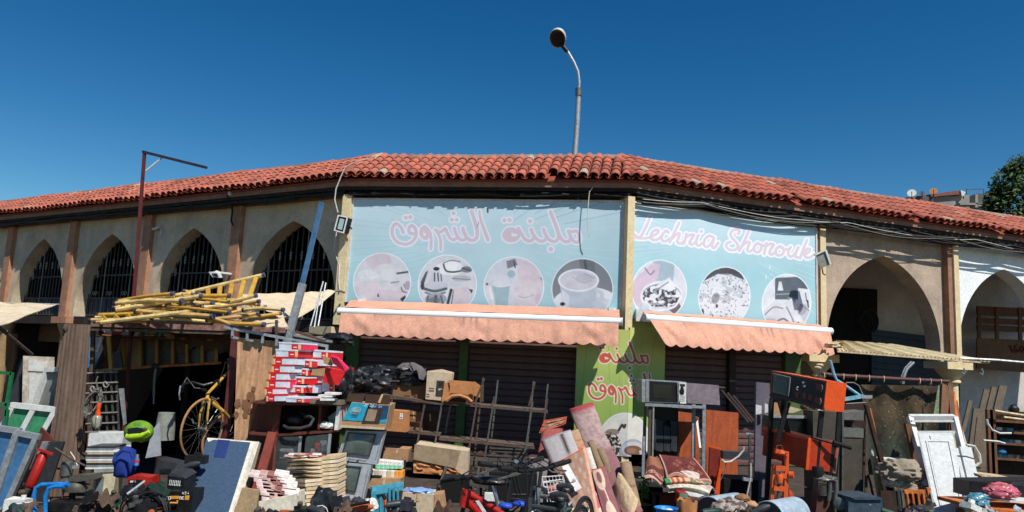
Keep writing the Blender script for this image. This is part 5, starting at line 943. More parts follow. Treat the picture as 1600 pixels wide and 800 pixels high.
NM = [('tool_box', 'black_plastic', 'small black box'), ('tool_box', 'dark_green', 'dark green power tool case'), ('cable_loop', 'cable_black', 'loop of black cable'), ('metal_part', 'steel', 'grey machined metal part'), ('pipe_piece', 'galvanised', 'short grey pipe'), ('rag', 'cloth_brown', 'crumpled brown rag'), ('power_tool', 'dark_green', 'green hand drill'), ('power_tool', 'dark_grey_plastic', 'grey hand drill'), ('power_tool', 'jack_o', 'orange-brown hand drill'), ('metal_part', 'rusty_steel', 'rusty machine part'), ('rag', 'kraft_dark', 'brown scrap of cloth'), ('pipe_piece', 'black_metal', 'short black pipe'), ('tool_box', 'dark_grey_plastic', 'dark grey case')]
mat('dark_green', (24, 58, 46), .5); mat('jack_o', (170, 84, 40), .5, dirt=.3)
clutter(120, 200, 770, 803, 6.6, 7.0, 16, NM, 3, 'in front of the beige computer'); clutter(196, 300, 755, 803, 6.5, 6.9, 12, NM, 4, 'around the hose coil')
clutter(0, 50, 785, 806, 6.6, 7.0, 7, NM[3:] + [('tool_box', 'orange_paint', 'orange box corner'), ('rag', 'white_plastic', 'white plastic bag')], 5, 'at the bottom left corner'); clutter(285, 312, 715, 745, 7.3, 7.5, 5, NM, 8, 'between the bicycle wheel and the blue mattress')
t = T('jerry_can', 'translucent white plastic canister at the bottom left', 'canister'); c_ = P(28, 790, 6.8); t.add('body', MB().box(c_, (.17, .12, .12)).jit(.006), mm('white_plastic')); t.add('cap', MB().lathe([(.022, 0), (.022, .03)], c_ + V(.04, 0, .06), n=10), mm('white_paint'))
# ------------------------------------------------------------------ yellow racing bicycle
def wheel(t, c, axis, r, tyre_m, rim_m, spokes=20, tw=.014):
    axis = Vector(axis).normalized(); x = axis.orthogonal().normalized(); 
    x = (Vector((0, 0, 1)) - axis * axis.z).normalized(); y = axis.cross(x)
    circ = lambda rr: [c + (x * math.cos(a) + y * math.sin(a)) * rr for a in [2 * math.pi * i / 40 for i in range(40)]]
    w_ = t.add('wheel', MB().tube(circ(r - tw * 2), tw * .7, 6, closed=True), mm(rim_m)); t.add('tyre', MB().tube(circ(r - tw), tw, 8, closed=True), tyre_m, parent=w_)
    sp = MB()
    for i in range(spokes):
        a = 2 * math.pi * i / spokes; a2 = a + (.35 if i % 2 else -.35); sp.tube([c + axis * (.03 if i % 2 else -.03) + (x * math.cos(a2) + y * math.sin(a2)) * .02, c + (x * math.cos(a) + y * math.sin(a)) * (r - tw * 2)], .0016, 3, cap=False)
    t.add('spokes', sp, mm('chrome'), parent=w_); t.add('hub', MB().tube([c - axis * .05, c + axis * .05], .018, 8), mm('chrome'), parent=w_)
t = T('bicycle', 'yellow racing bicycle hung with its front wheel facing out beside the plywood', 'bicycle', 'bicycles')
d_ = 8.35; wc = P(316, 670, d_); axw = Vector((.93, -.3, -.04)); wheel(t, wc, axw, .335, mat('tyre_tan', (176, 124, 74), .8), 'chrome', 24, .011)
hd_ = P(325, 612, d_ + .1); crown = P(323, 627, d_ + .02)
for sg in (-1, 1): t.add('fork_blade', MB().tube([crown + axw.normalized() * .035 * sg, crown.lerp(wc, .5) + axw.normalized() * .05 * sg + V(0, -.02, 0), wc + axw.normalized() * .05 * sg], [.014, .012, .008], 8), mm('yellow_paint'))
t.add('head_tube', MB().tube([crown, hd_], .02, 10), mm('yellow_paint'))
rear = V(.55, .75, -.1)
t.add('top_tube', MB().tube([hd_ + V(0, 0, -.02), P(355, 583, d_ + .5)], .017, 8), mm('yellow_paint')); t.add('down_tube', MB().tube([crown + V(0, 0, .03), P(348, 642, d_ + .12), P(357, 652, d_ + .3)], .02, 8), mm('yellow_paint')); t.add('seat_tube', MB().tube([P(358, 560, d_ + .5), P(357, 660, d_ + .5)], .018, 8), mm('yellow_paint'))
t.add('stem', MB().tube([hd_, hd_ + V(-.02, -.1, .02)], .015, 8), mm('black_metal'))
t.add('handlebar', MB().tube(px([(286, 606, d_ - .1), (283, 612, d_ - .2), (281, 606, d_ - .28), (287, 600, d_ - .2), (300, 597, d_ - .06), (318, 602, d_ - .06), (333, 598, d_), (340, 594, d_ - .08), (343, 602, d_ - .2), (338, 608, d_ - .15)]), .014, 7), mm('black_plastic'))
t.add('brake_lever', MB().tube(px([(282, 603, d_ - .28), (280, 615, d_ - .3), (281, 625, d_ - .28)]), .009, 5), mm('chrome')); t.add('brake_lever', MB().tube(px([(330, 620, d_ - .18), (338, 624, d_ - .2), (342, 622, d_ - .2)]), .009, 5), mm('chrome'))
t.add('brake_cable', MB().tube(px([(284, 604, d_ - .2), (292, 590, d_ - .1), (304, 606, d_ - .1), (322, 608, d_)]), .004, 5), mm('cable_grey')); t.add('brake_cable', MB().tube(px([(342, 596, d_ - .1), (350, 575, d_), (352, 566, d_ + .2)]), .004, 5), mm('cable_black'))
t.add('saddle', MB().slab(px([(352, 566, d_ + .45), (362, 556, d_ + .45), (366, 559, d_ + .45), (360, 570, d_ + .45)]), (0, .2, 0)), mm('black_plastic')); t.add('brake', MB().tube(px([(317, 631, d_ - .06), (324, 628, d_ - .06), (326, 633, d_ - .06)]), .008, 5), mm('chrome'))
t.add('crank', MB().tube([P(300, 655, d_ + .4), P(303, 662, d_ + .35), P(308, 661, d_ + .3)], .01, 6), mm('chrome')); wheel(t, P(352, 690, d_ + 1.0), (.8, -.5, 0), .335, mm('tyre_tan'), 'chrome', 16)
# ------------------------------------------------------------------ plywood, mattress
t = T('plywood_sheet', 'tall stained plywood sheet leaning beside the yellow bicycle', 'board'); t.add('sheet', slabp([(371, 527), (430, 533), (428, 600), (410, 700), (404, 800), (362, 800)], 8.55, .02), mm('plywood'))
sb = MB()
for x, y, r in ((371, 631, 6), (385, 633, 9), (369, 648, 5), (383, 648, 5), (392, 620, 8), (389, 642, 4), (396, 608, 4)): sb.slab([P(x + math.cos(a) * r * (.8 + .5 * mnoise.noise(V(math.cos(a) * 2 + x, math.sin(a) * 2, y))), y + math.sin(a) * r * (1.2 + .7 * mnoise.noise(V(math.cos(a) * 2 + x, math.sin(a) * 2, y + 3))), 8.543) for a in [i * math.pi / 7 for i in range(14)]], (0, .003, 0))
t.add('stain', sb, mat('stain_brown', (132, 92, 66), .9, bump=0))
t = T('foam_mattress', 'blue-covered foam pad with white edge and a dark blue square, leaning in front', 'mattress'); q = px([(322, 686, 7.9), (391, 691, 7.9), (353, 806, 6.9), (293, 806, 6.9)])
t.add('cover', MB().slab(q, (0.02, .035, -.01)), mat('mattress_blue', (54, 76, 100), .95, scale=40, var=.12, bump=.5)); t.add('foam_core', MB().slab(px([(324, 684, 7.92), (398, 690, 7.92), (360, 806, 6.92), (295, 806, 6.92)]), (.02, .09, -.01)), mat('foam_white', (214, 206, 190), .9, dirt=.2)); t.add('backing', MB().slab(px([(392, 690, 8.02), (403, 692, 8.02), (372, 806, 7.02), (352, 806, 7.02)]), (.01, .08, -.01)), mat('foam_grey', (130, 122, 108), .95, scale=30))
t.add('patch', MB().slab(outward(sub4(q, .27, 0, .54, .26), .006), (0, .004, 0)), mat('patch_navy', (26, 48, 104), .95))
panel_thing('chipboard_panel', 'buff chipboard offcut leaning at the foot of the blue mattress', 'board', [(378, 762), (405, 766), (398, 806), (364, 806)], 6.95, .03, mat('chipboard', (176, 148, 110), .9, scale=40, var=.2))
# ------------------------------------------------------------------ red and white shoe boxes on the cabinet
mat('box_red', (206, 32, 36), .45, var=.06); mat('box_white', (206, 214, 222), .5, var=.05); mat('box_pink', (226, 40, 84), .45, var=.06); mat('box_tan', (222, 178, 128), .6)
def shoebox(x, y, w_, h, d, label, flip=False, tilt=0, dep=.3, side='box_pink', top=True):
    t = T('shoe_box', label, 'box', 'red and white cartons stacked on the cabinet')
    q = px([(x, y), (x + w_, y + tilt), (x + w_, y + h + tilt), (x, y + h)], d); t.add('body', MB().slab(q, (.1, dep, 0)), mm('box_white'))
    bands = ((0, .09, 'box_tan'), (.09, .38, 'box_red')) if flip else ((.58, .88, 'box_red'), (.88, 1, 'box_tan'))
    for u0, u1, m_ in bands: t.add('print_band', MB().slab(outward(sub4(q, u0, 0.01, u1, .99), .002), (0, .001, 0)), mm(m_))
    u = .66 if not flip else .15; t.add('label', MB().slab(outward(sub4(q, u, .55, u + .16, .68), .004), (0, .001, 0)), mm('paper_white'))
    e = [q[1], q[1] + V(.1, dep, 0), q[2] + V(.1, dep, 0), q[2]]; t.add('side_print', MB().slab([p + V(.002, 0, 0) for p in e], (.001, 0, 0)), mm(side))
    t.add('lid', MB().slab(px([(x - .6, y - 1), (x + w_ + .6, y - 1 + tilt), (x + w_ + .6, y + 1.5 + tilt), (x - .6, y + 1.5)], d - .004), (.1, dep + .005, 0)), mm('box_white' if not flip else 'box_red'))
for i, (x, y, w_, h, dd, fl, tl, sd) in enumerate(((436, 535, 34, 10.5, 8.1, 0, 1.5, 'box_pink'), (431, 546, 34, 11, 8.1, 0, 1.5, 'box_red'), (427, 558, 36, 11.5, 8.1, 1, .5, 'box_white'), (425, 570, 33, 11.5, 8.1, 1, .5, 'box_white'), (420, 582, 30, 11, 8.1, 1, .5, 'box_white'), (417, 594, 36, 12, 8.1, 1, .3, 'box_pink'), (414, 606, 32, 12, 8.1, 1, 0, 'box_white'), (416, 617, 34, 10, 8.0, 1, -.6, 'box_white'),
        (461, 560, 26, 11, 8.25, 0, 3, 'box_red'), (457, 574, 24, 10, 8.25, 0, 3, 'box_red'), (447, 588, 28, 10, 8.2, 0, 2, 'box_red'), (489, 547, 23, 11, 8.35, 0, 2, 'box_red'), (487, 559, 24, 12, 8.35, 1, 1, 'box_white'), (447, 621, 28, 7, 7.95, 0, 1, 'box_pink'), (444, 602, 30, 10, 8.15, 0, 2, 'box_red'), (480, 600, 22, 14, 8.3, 1, 0, 'box_red'), (503, 596, 20, 16, 8.3, 0, 0, 'box_red'), (470, 575, 18, 12, 8.4, 0, 0, 'box_red'), (500, 574, 30, 14, 8.45, 1, 1, 'box_red'), (478, 586, 46, 12, 8.45, 1, 0, 'box_red'))):
    shoebox(x, y, w_, h, dd, 'red and white carton, ' + ['topmost of the front left pile', 'second from the top of the front left pile', 'third from the top of the front left pile', 'fourth from the top of the front left pile', 'fifth from the top of the front left pile', 'sixth down the front left pile, pink side', 'next to bottom of the front left pile', 'bottom of the front left pile', 'behind the third box, angled', 'behind the fourth box, angled', 'behind the fifth box, angled', 'top of the middle pile', 'second in the middle pile', 'flat at the foot of the piles', 'low in the middle with a red front', 'standing below the open tan flap', 'upright at the right of the pile', 'squeezed deep in the middle', 'right side under the torn lid', 'long low box deep in the stack'][i], fl, tl, .3, sd)
t = T('torn_box', 'open red carton with torn tan flaps at the right of the box stack', 'box'); t.add('body', slabp([(508, 574), (540, 580), (530, 602), (504, 598)], 8.2, .2), mm('box_red')); t.add('lid', MB().slab(px([(517, 557, 8.1), (527, 560, 8.05), (544, 577, 8.0), (540, 580, 8.0), (520, 568, 8.1)]), (0, .03, .02)), mm('box_pink')); t.add('flap', slabp([(504, 556), (524, 562), (518, 572), (506, 568)], 8.15, .01), mm('cardboard')); t.add('flap', slabp([(488, 577), (508, 575), (506, 588), (486, 586)], 8.1, .01), mm('cardboard'))
solo('wooden_rack', 'flat slatted wooden tray at the right of the box stack', 'tray', slabp([(477, 624), (533, 626), (534, 633), (477, 630)], 8.05, .3), mm('wood_grey'))
for i, (x, y) in enumerate(((497, 617), (507, 613), (500, 622))): solo('paper_pad', ['white paper pad on the wooden tray, left', 'white paper pad on the wooden tray, right', 'folded white paper at the front of the tray'][i], 'paper', slabp([(x, y), (x + 22, y + 1), (x + 22, y + 4), (x, y + 4)], 8.0, .15), mm('paper_white'), 'papers on the tray')
# ------------------------------------------------------------------ dark red cabinet
t = T('display_cabinet', 'dark red wooden cabinet with an open shelf and glass doors below the shoe boxes', 'cabinet'); d_ = 8.15
def cp(pts, dd=d_): return px(pts, dd)
dep = .42
t.add('top', MB().slab(cp([(398, 626), (436, 628), (534, 630), (534, 634), (436, 633), (398, 630)], 8.1), (0, dep, 0)), mm('wood_red'))
t.add('side_panel', MB().slab([P(395, 628, 8.5), P(437, 631, 8.13), P(431, 680, 8.13), P(390, 676, 8.5)], (.02, 0.02, 0)), mm('wood_red')); t.add('shelf', MB().slab(cp([(390, 675), (432, 678), (528, 671), (529, 675), (432, 682), (390, 679)]), (0, dep, 0)), mm('wood_red'))
t.add('side_panel', MB().slab([P(388, 678, 8.5), P(430, 682, 8.13), P(418, 806, 8.0), P(378, 806, 8.4)], (.02, .02, 0)), mm('wood_red')); t.add('divider', MB().slab(cp([(499, 634), (502, 634), (500, 671), (496, 671)]), (0, dep, 0)), mm('wood_red')); t.add('back_panel', MB().slab([P(398, 628, 8.56), P(534, 632, 8.56), G(520, 8.5), G(400, 8.5)], (0, .02, 0)), mm('wood_dark'))
t.add('post', MB().bar(P(426, 676, 8.0), P(400, 770, 7.7), .09, .04), mat('plank_red', (122, 50, 36), .7, dirt=.3)); t.add('side_panel', MB().slab([P(527, 630, 8.12), P(533, 630, 8.12), P(528, 672, 8.12), P(522, 672, 8.12)], (0, dep, 0)), mm('white_plastic'))
for k, (a, b, c, e) in enumerate(((434, 683, 470, 682), (478, 682, 516, 678))): q = px([(a, b), (c, e), (c - 6, 740), (a - 6, 742)], 8.12); f_ = t.add('glass_door', MB().slab(q, (0, .006, 0)), mat('cab_glass', (90, 100, 100), .05, alpha=.35, spec=.8, bump=0)); t.add('door_edge', MB().bar(q[1], q[2], .03, .02), mat('edge_grey', (130, 142, 142), .3), parent=f_)
t.add('lower_shelf', MB().slab(cp([(424, 722), (520, 716), (520, 719), (424, 725)]), (0, dep, 0)), mm('wood_red'))
t = T('leather_saddle', 'black leather saddle shape lying in the open shelf of the cabinet', 'saddle'); t.add('seat', MB().lump(P(460, 655, 8.3), (.13, .1, .085), .2, 2, 6), mm('black_plastic')); t.add('rim', MB().tube(px([(443, 665, 8.05), (450, 669, 8.03), (470, 669, 8.02), (484, 665, 8.03), (490, 655, 8.1), (485, 651, 8.12), (478, 651, 8.15)]), .016, 8), mm('dark_grey_plastic')); t.add('horn', MB().lump(P(480, 650, 8.2), (.05, .05, .05), .2, 2, 7, 2), mm('black_plastic'))
t = T('folded_cloth', 'crumpled white cloth in the right compartment of the cabinet', 'cloth'); t.add('cloth', MB().lump(P(511, 665, 8.2), (.09, .08, .045), .35, 3, 8), mm('white_paint')); solo('paper_card', 'triangle of grey card standing behind the white cloth', 'card', slabp([(512, 652), (528, 640), (526, 664), (518, 668)], 8.35, .005), mm('galvanised')); solo('small_kettle', 'dull grey kettle at the back of the right cabinet compartment', 'kettle', MB().lump(P(504, 648, 8.4), (.04, .05, .06), .2, 2, 5, 2), mm('tv_grey'))
for i, (x, y, m_, h) in enumerate(((437, 716, 'paper_white', 14), (446, 716, 'box_white', 14), (492, 706, 'box_red', 14), (500, 706, 'galvanised', 18), (485, 712, 'white_plastic', 10))): solo('small_carton', ['small printed white carton behind the left glass door', 'second small white carton behind the left glass door', 'little red tin behind the right glass door', 'clear jar behind the right glass door', 'white cup behind the right glass door'][i], 'box', slabp([(x, y - h), (x + 10, y - h), (x + 10, y), (x, y)], 8.2, .07), mm(m_))
# stacks of wood tiles
for st, (x0, y0, w_, n_, dd) in enumerate(((449, 716, 60, 15, 7.75), (502, 713, 27, 14, 7.85))):
    for k in range(n_):
        y = y0 + k * 6.2; j = rnd.uniform(-2.2, 2.2); tl = rnd.uniform(-.5, .3)
        if st == 0:
            q = [P(x0 + j, y + 1, dd + .18), P(x0 + 28 + j, y + 2.6, dd), P(x0 + 53 + j, y + tl, dd + .05), P(x0 + 53 + j, y + 4.8 + tl, dd + .05), P(x0 + 28 + j, y + 7.4, dd), P(x0 + j, y + 6, dd + .18)]
        else: q = [P(x0 + j * .5, y + 1, dd), P(x0 + w_ + j * .6, y - 1.2 + tl, dd + .03), P(x0 + w_ + j * .6, y + 3.6 + tl, dd + .03), P(x0 + j * .5, y + 5.8, dd)]
        b = MB(); b.slab(q, (.02, .26, 0))
        solo('wood_block', ORD2[k] + ' pale slab in the ' + ('left' if st == 0 else 'right') + ' half of the tall stack', 'slab', b, mat(('slab_a', 'slab_b', 'slab_c')[(k + st) % 3], ((222, 198, 160), (208, 182, 142), (232, 212, 178))[(k + st) % 3], .8, scale=12, var=.12, dirt=.15), 'pale wooden slabs')
for k in range(9):
    solo('magazine', ['faded magazine on the slab stack, far left end', 'faded magazine on the slab stack, second from the left', 'third faded magazine along the slab stack top', 'fourth faded magazine along the slab stack top', 'middle faded magazine on the slab stack top', 'faded magazine right of the middle of the slab stack top', 'seventh faded magazine along the slab stack top', 'next to last faded magazine on the slab stack top', 'faded magazine at the right end of the slab stack top'][k], 'magazine', MB().box(P(452 + k * 6.2, 712 - (k % 2) * 2.5, 7.9 + .03 * (k % 3)), (.09, .12, .008), Matrix.Rotation(rnd.uniform(-.5, .5), 3, 'Z')), mat(('mag_pink', 'mag_white', 'mag_red')[k % 3], ((206, 160, 150), (226, 214, 206), (170, 80, 74))[k % 3], .6), 'faded magazines on the slabs')
for k in range(26):
    row = k // 4; x = 392 + (k % 4) * 13 + row * 3 + rnd.uniform(-3, 3); y = 740 + row * 6 + rnd.uniform(-2, 2); solo('rolled_magazine', 'pinkish magazine in row ' + ('one', 'two', 'three', 'four', 'five', 'six', 'seven')[row] + ' of the heap beside the slab stack, ' + ('left end', 'left of centre', 'right of centre', 'right end')[k % 4], 'magazine', MB().slab(px([(x, y), (x + 22, y + 3), (x + 22, y + 7), (x, y + 4.5)], 7.35 - .02 * row), (-.05, .22, .01)), mat(('roll_a', 'roll_b', 'roll_c', 'roll_d')[k % 4], ((220, 196, 190), (196, 160, 152), (158, 104, 96), (232, 220, 212))[k % 4], .7), 'pinkish magazines heaped')
t = T('white_cabinet', 'low cream cupboard under the pinkish magazines', 'cabinet'); q = px([(404, 784), (463, 772), (463, 810), (404, 812)], 7.2); t.add('front', MB().slab(q, (0, .3, 0)), mat('cream_board', (228, 220, 196), .7, dirt=.15)); 
for k in range(4): t.add('side_board', slabp([(399 + 4 * k - 6, 781 + k), (402 + 4 * k - 6, 781 + k), (402 + 4 * k - 6, 812), (399 + 4 * k - 6, 812)], 7.22, .3), mm('foam_white' if k % 2 else 'dark_grey_plastic'))
# ================================================================== televisions and boxes
def crt(label, pts, scr, d, group='television sets'):
    t = T('television', label, 'television', group); q = px(pts, d); c_ = (q[0] + q[1] + q[2] + q[3]) / 4; bk = V(.02, .42, -.01)
    q2 = [c_ + (p - c_) * .55 + bk for p in q]; qm = [p + V(.005, .12, 0) for p in q]
    t.add('casing', MB().add(q + qm + q2, [(0, 1, 2, 3)] + [(i, i + 4, (i + 1) % 4 + 4, (i + 1) % 4) for i in range(4)] + [(i + 4, i + 8, (i + 1) % 4 + 8, (i + 1) % 4 + 4) for i in range(4)] + [(11, 10, 9, 8)]), mm('tv_grey'))
    s = px(scr, d - .005); n_ = 8; b = MB()
    for j in range(n_ + 1):
        for i in range(n_ + 1):
            u, v = i / n_, j / n_; b.v.append(lerp4(s, u, v) + V(0, -.004 - .018 * math.sin(math.pi * u) * math.sin(math.pi * v), 0))
    for j in range(n_):
        for i in range(n_): a = j * (n_ + 1) + i; b.f.append((a, a + 1, a + n_ + 2, a + n_ + 1))
    b.smooth = True; t.add('screen', b, mat('crt_glass', (84, 96, 92), .22, bump=0, var=.05, spec=.7)); frame4(t, 'bezel', outward(s, .004), .014, .02, 'dark_grey_plastic')
    t.add('control_strip', MB().slab(outward(sub4(q, .3, .9, .75, .94), .003), (0, .004, 0)), mm('galvanised')); t.add('button', MB().slab(outward(sub4(q, .5, .935, .56, .955), .008), (0, .006, 0)), mm('black_plastic'))
    for u in (.03, .94): t.add('speaker_grille', MB().slab(outward(sub4(q, u, .1, u + .03, .85), .003), (0, .003, 0)), mm('galvanised'))
    return t
crt('grey television set on top of another, under the blue printed carton', [(541, 673), (601, 674), (588, 726), (525, 718)], [(545, 676), (587, 679), (577, 712), (536, 707)], 8.2)
t = crt('lower grey television set with a black cable hanging over its screen', [(516, 721), (580, 726), (566, 788), (506, 780)], [(526, 727), (564, 730), (555, 768), (520, 761)], 8.2); t.add('cable', MB().tube(px([(545, 718), (543, 724), (538, 740), (534, 752)], 8.14), .004, 4), mm('cable_black'))
solo('white_board', 'white board under the lower television set', 'board', slabp([(505, 779), (566, 786), (566, 790), (505, 784)], 8.15, .4), mm('white_paint'))
t = carton('blue and brown television carton lettered 21" Color TeV, flaps open on top', [(549, 628), (609, 633), (602, 672), (530, 668)], 8.1, .42, 'cardboard', name='television_carton'); q = px([(549, 628), (609, 633), (602, 672), (530, 668)], 8.1)
t.add('blue_print', MB().slab(outward([lerp4(q, .02, .02), lerp4(q, .99, .02), lerp4(q, .99, .72), lerp4(q, .0, .7)], .003), (0, .002, 0)), mat('carton_blue', (30, 158, 188), .6, var=.06)); t.add('painted_shadow', MB().slab(outward([lerp4(q, .6, .02), lerp4(q, .99, .02), lerp4(q, .99, .55), lerp4(q, .6, .7)], .005), (0, .002, 0)), mat('carton_shadow', (22, 70, 104), .6)); t.add('printed_set', MB().slab(outward([lerp4(q, .45, .18), lerp4(q, .86, .14), lerp4(q, .84, .74), lerp4(q, .45, .76)], .007), (0, .002, 0)), mat('print_dark', (52, 44, 42), .6)); t.add('printed_screen', MB().slab(outward(sub4(q, .5, .22, .72, .68), .009), (0, .002, 0)), mat('print_tan', (150, 128, 104), .6)); t.add('printed_oval', MB().slab(outward([lerp4(q, .2 + .13 * math.cos(a), .32 + .16 * math.sin(a)) for a in [k * math.pi / 8 for k in range(16)]], .005), (0, .002, 0)), mat('print_grey', (130, 170, 178), .6))  # navy patch: shadow cast on the carton's upper right, painted on
text_on(t, '21" Color TeV', sub4(q, .36, .03, .82, .13), 'paper_white', .0025); text_on(t, '21"', sub4(q, .2, .22, .3, .3), 'black_plastic', .002); t.add('white_strip', MB().slab(outward(sub4(q, .0, .9, .98, .99), .003), (0, .002, 0)), mm('cardboard_pale'))
b = MB()
for k in range(3): b.tube([lerp4(outward(q, .01), .12 + .02 * k, .38 + .08 * k), lerp4(outward(q, .01), .3, .38 + .08 * k)], .0022, 4)
t.add('small_print', b, mm('black_plastic'))
for pts in ([(545, 615), (572, 615), (566, 629), (540, 627)], [(572, 616), (610, 618), (609, 632), (570, 629)]): t.add('flap', slabp(pts, 8.15, .01), mm('kraft_dark'))
t.add('tape', slabp([(596, 616), (599, 616), (594, 630), (590, 629)], 8.1, .004), mm('tape'))
mat('bin_bag', (24, 25, 28), .42, spec=.5, bump=.25, bscale=10)
for c_, r_, sd, lb in ((P(572, 598, 8.5), (.24, .2, .16), 3, 'large crumpled black plastic bag on the television carton'), (P(541, 603, 8.3), (.09, .1, .19), 6, 'black plastic bag drooping beside the red carton'), (P(600, 585, 9.0), (.3, .2, .1), 9, 'flat black bag behind the crumpled one')):
    solo('plastic_bag', lb, 'bag', MB().lump(c_, r_, .6, 1.9, sd, 4), mm('bin_bag'), 'black plastic bags')
t = T('seat_cover', 'arched grey upholstered seat cover lying on a brown carton', 'seat'); b = MB(); prof = []
for i in range(17):
    a = math.pi * i / 16; prof.append(P(640 - 28 * math.cos(a), 596 - 30 * math.sin(a) ** .8, 10.9))
q = MB().sheet([prof[0], prof[16], prof[16] + V(0, .6, 0), prof[0] + V(0, .6, 0)], 1, 1); q = MB(); q.smooth = True
for j in range(5):
    for i in range(17): q.v.append(prof[i] + V(0, .13 * j, -.03 * j) + V(0, 0, .02 * mnoise.noise(V(i * .6, j, 0))))
for i in range(17): p = prof[i]; c0 = P(641, 590, 10.9); q.v.append(p.lerp(c0, .45) + V(0, -.05, -.03 * math.cos(i * 1.3)))
for j in range(4):
    for i in range(16): a = j * 17 + i; q.f.append((a, a + 1, a + 18, a + 17))
for i in range(16): q.f.append((85 + i, 86 + i, i + 1, i))
t.add('cover', q, mat('seat_grey', (104, 98, 98), .9, scale=10)); t.add('seam', MB().tube(px([(639, 565), (641, 569), (644, 574), (646, 580)], 10.85), .007, 4), mm('black_plastic')); t.add('lining', MB().lump(P(641, 595, 11.05), (.24, .1, .12), .4, 3, 2), mm('black_plastic'))
# ------------------------------------------------------------------ metal rack
t = T('metal_rack', 'rusty angle-iron rack of three bays carrying cartons in front of the shutters', 'rack'); RD = 10.8
for x0, y0, x1, y1 in ((596, 618, 692, 632), (692, 630, 856, 644), (600, 671, 688, 680), (686, 686, 835, 700), (640, 742, 735, 750), (735, 748, 840, 758)):
    for dd in (0, .55): t.add('shelf_beam', MB().bar(P(x0, y0, RD + dd), P(x1, y1, RD + dd), .028 if dd == 0 else .022, .025, (0, 1, 0)), mm('rusty_steel'))
    for k in range(7): dd = .06 + .065 * k; t.add('shelf_rod', MB().tube([P(x0, y0, RD) + V(0, dd, .015), P(x1, y1, RD) + V(0, dd, .015)], .007, 5), mm('rusty_steel'))
for x, yt, yb, dd in ((688, 620, 760, 0), (659, 632, 745, 0), (741, 628, 760, 0), (768, 620, 760, 0), (828, 628, 770, 0), (851, 622, 745, 0), (755, 590, 760, .5), (834, 596, 760, .5), (778, 594, 750, .55), (856, 600, 700, .55), (700, 630, 740, .5), (609, 620, 760, 0), (665, 575, 600, .5)):
    a = P(x, yt, RD + dd); lean = (.04 if yt > 610 else .0); t.add('upright', MB().bar(a + V(lean, 0, 0), V(a.x - .08, RD + dd, 0), .024, .024), mm('rusty_steel' if (x % 2) else 'steel'))
for a, b_ in (((757, 592), (742, 630)), ((836, 597), (826, 634)), ((755, 592), (754, 628)), ((774, 620), (766, 638))): t.add('brace', MB().bar(P(*a, RD - .02), P(*b_, RD - .02), .024, .02), mm('rusty_steel'))
t = T('shelf_grating', 'stack of dark slatted metal shelves standing in the lower rack', 'shelf', None)
for k in range(11): y = 700 + 5.4 * k; t.add('slat', MB().bar(P(766, y, RD + .3), P(822, y + 2.5, RD + .3), .02, .03), mm('steel'))
for g_, (x0, x1, y0, dd, lb) in enumerate(((742, 850, 752, 9.4, 'dark metal grating lying flat in front of the rack, nearest the bicycles'), (690, 760, 748, 9.9, 'dark metal grating under the left end of the rack'), (760, 850, 744, 10.2, 'dark metal grating at the back under the rack'))):
    s = T('metal_grating', lb, 'grating', 'dark gratings under the rack')
    for k in range(9): s.add('slat', MB().bar(P(x0, y0, dd) + V(0, .16 * (4 - k), -.03 * (8 - k) * .5 + .05), P(x1, y0 + 4, dd) + V(0, .16 * (4 - k), -.03 * (8 - k) * .5 + .05), .03, .03), mm('iron_bar'))
    for u in (.03, .97): p = P(x0, y0, dd).lerp(P(x1, y0 + 4, dd), u); s.add('rail', MB().bar(p + V(0, .66, .1), p + V(0, -.66, -.04), .04, .03, (1, 0, 0)), mm('iron_bar'))
for k_, (x, y, dd, w_, h_, lb) in enumerate(((608, 742, 9.6, .35, .3, 'added dark block filling the shade under the lower shelf, left'), (712, 762, 9.0, .3, .16, 'added dark flat block on the ground behind the red bicycle'), (560, 800, 8.6, .5, .3, 'added dark block behind the lower television'), (800, 770, 8.2, .5, .14, 'added low dark block on the ground behind the bicycles'), (1010, 775, 9.0, .3, .25, 'added dark block filling the shade left of the rug table'), (1150, 770, 9.2, .4, .3, 'added dark block filling the shade behind the grey drum'))):
    p = P(x, y, dd); solo('dark_filler', lb, 'crate', MB().box((p.x, dd, max(h_ / 2, p.z)), (w_, .4, h_ + 2 * max(0, p.z - h_ / 2))), mm('void_black'), 'added dark blocks for shade')  # black blocks added to darken the gaps between the goods
# cartons on the rack
carton('brown carton with faint print under the grey seat cover', [(613, 598), (668, 598), (668, 626), (610, 623)], 11.0, .4, 'cardboard_brown', marks=[((70, 48, 36), (.05, .78, .25, .86), (.35, .76, .52, .86), (.62, .74, .7, .86))])
carton('tall cream carton with a dark printed panel on the top shelf', [(667, 580), (707, 583), (700, 627), (665, 624)], RD, .4, 'cardboard_pale', marks=[((58, 52, 50), (.42, .3, .74, .86)), ((190, 186, 176), (.5, .36, .66, .5), (.52, .58, .68, .64)), ((90, 74, 60), (.12, .58, .34, .61), (.12, .66, .34, .7), (.03, .8, .16, .83), (.03, .88, .16, .91))], flaps=[([(668, 580), (690, 577), (709, 582), (707, 586), (670, 584)], RD + .1)])
t = carton('open carton with folded flaps and a yellow inside on the top shelf', [(697, 598), (740, 600), (738, 634), (694, 630)], RD + .1, .3, 'cardboard_orange', flaps=[([(702, 594), (741, 597), (735, 616), (705, 612)], RD - .05), ([(741, 596), (751, 603), (752, 622), (740, 618)], RD), ([(694, 600), (703, 594), (701, 624), (690, 628)], RD - .02)])
t.add('yellow_lining', MB().tube(px([(697, 626), (706, 619), (718, 618), (730, 622), (737, 628)], RD - .06), .028, 6), mm('cardboard_orange')); t.add('dark_inside', slabp([(704, 614), (734, 618), (734, 630), (700, 627)], RD + .08, .01), mm('kraft_dark'))
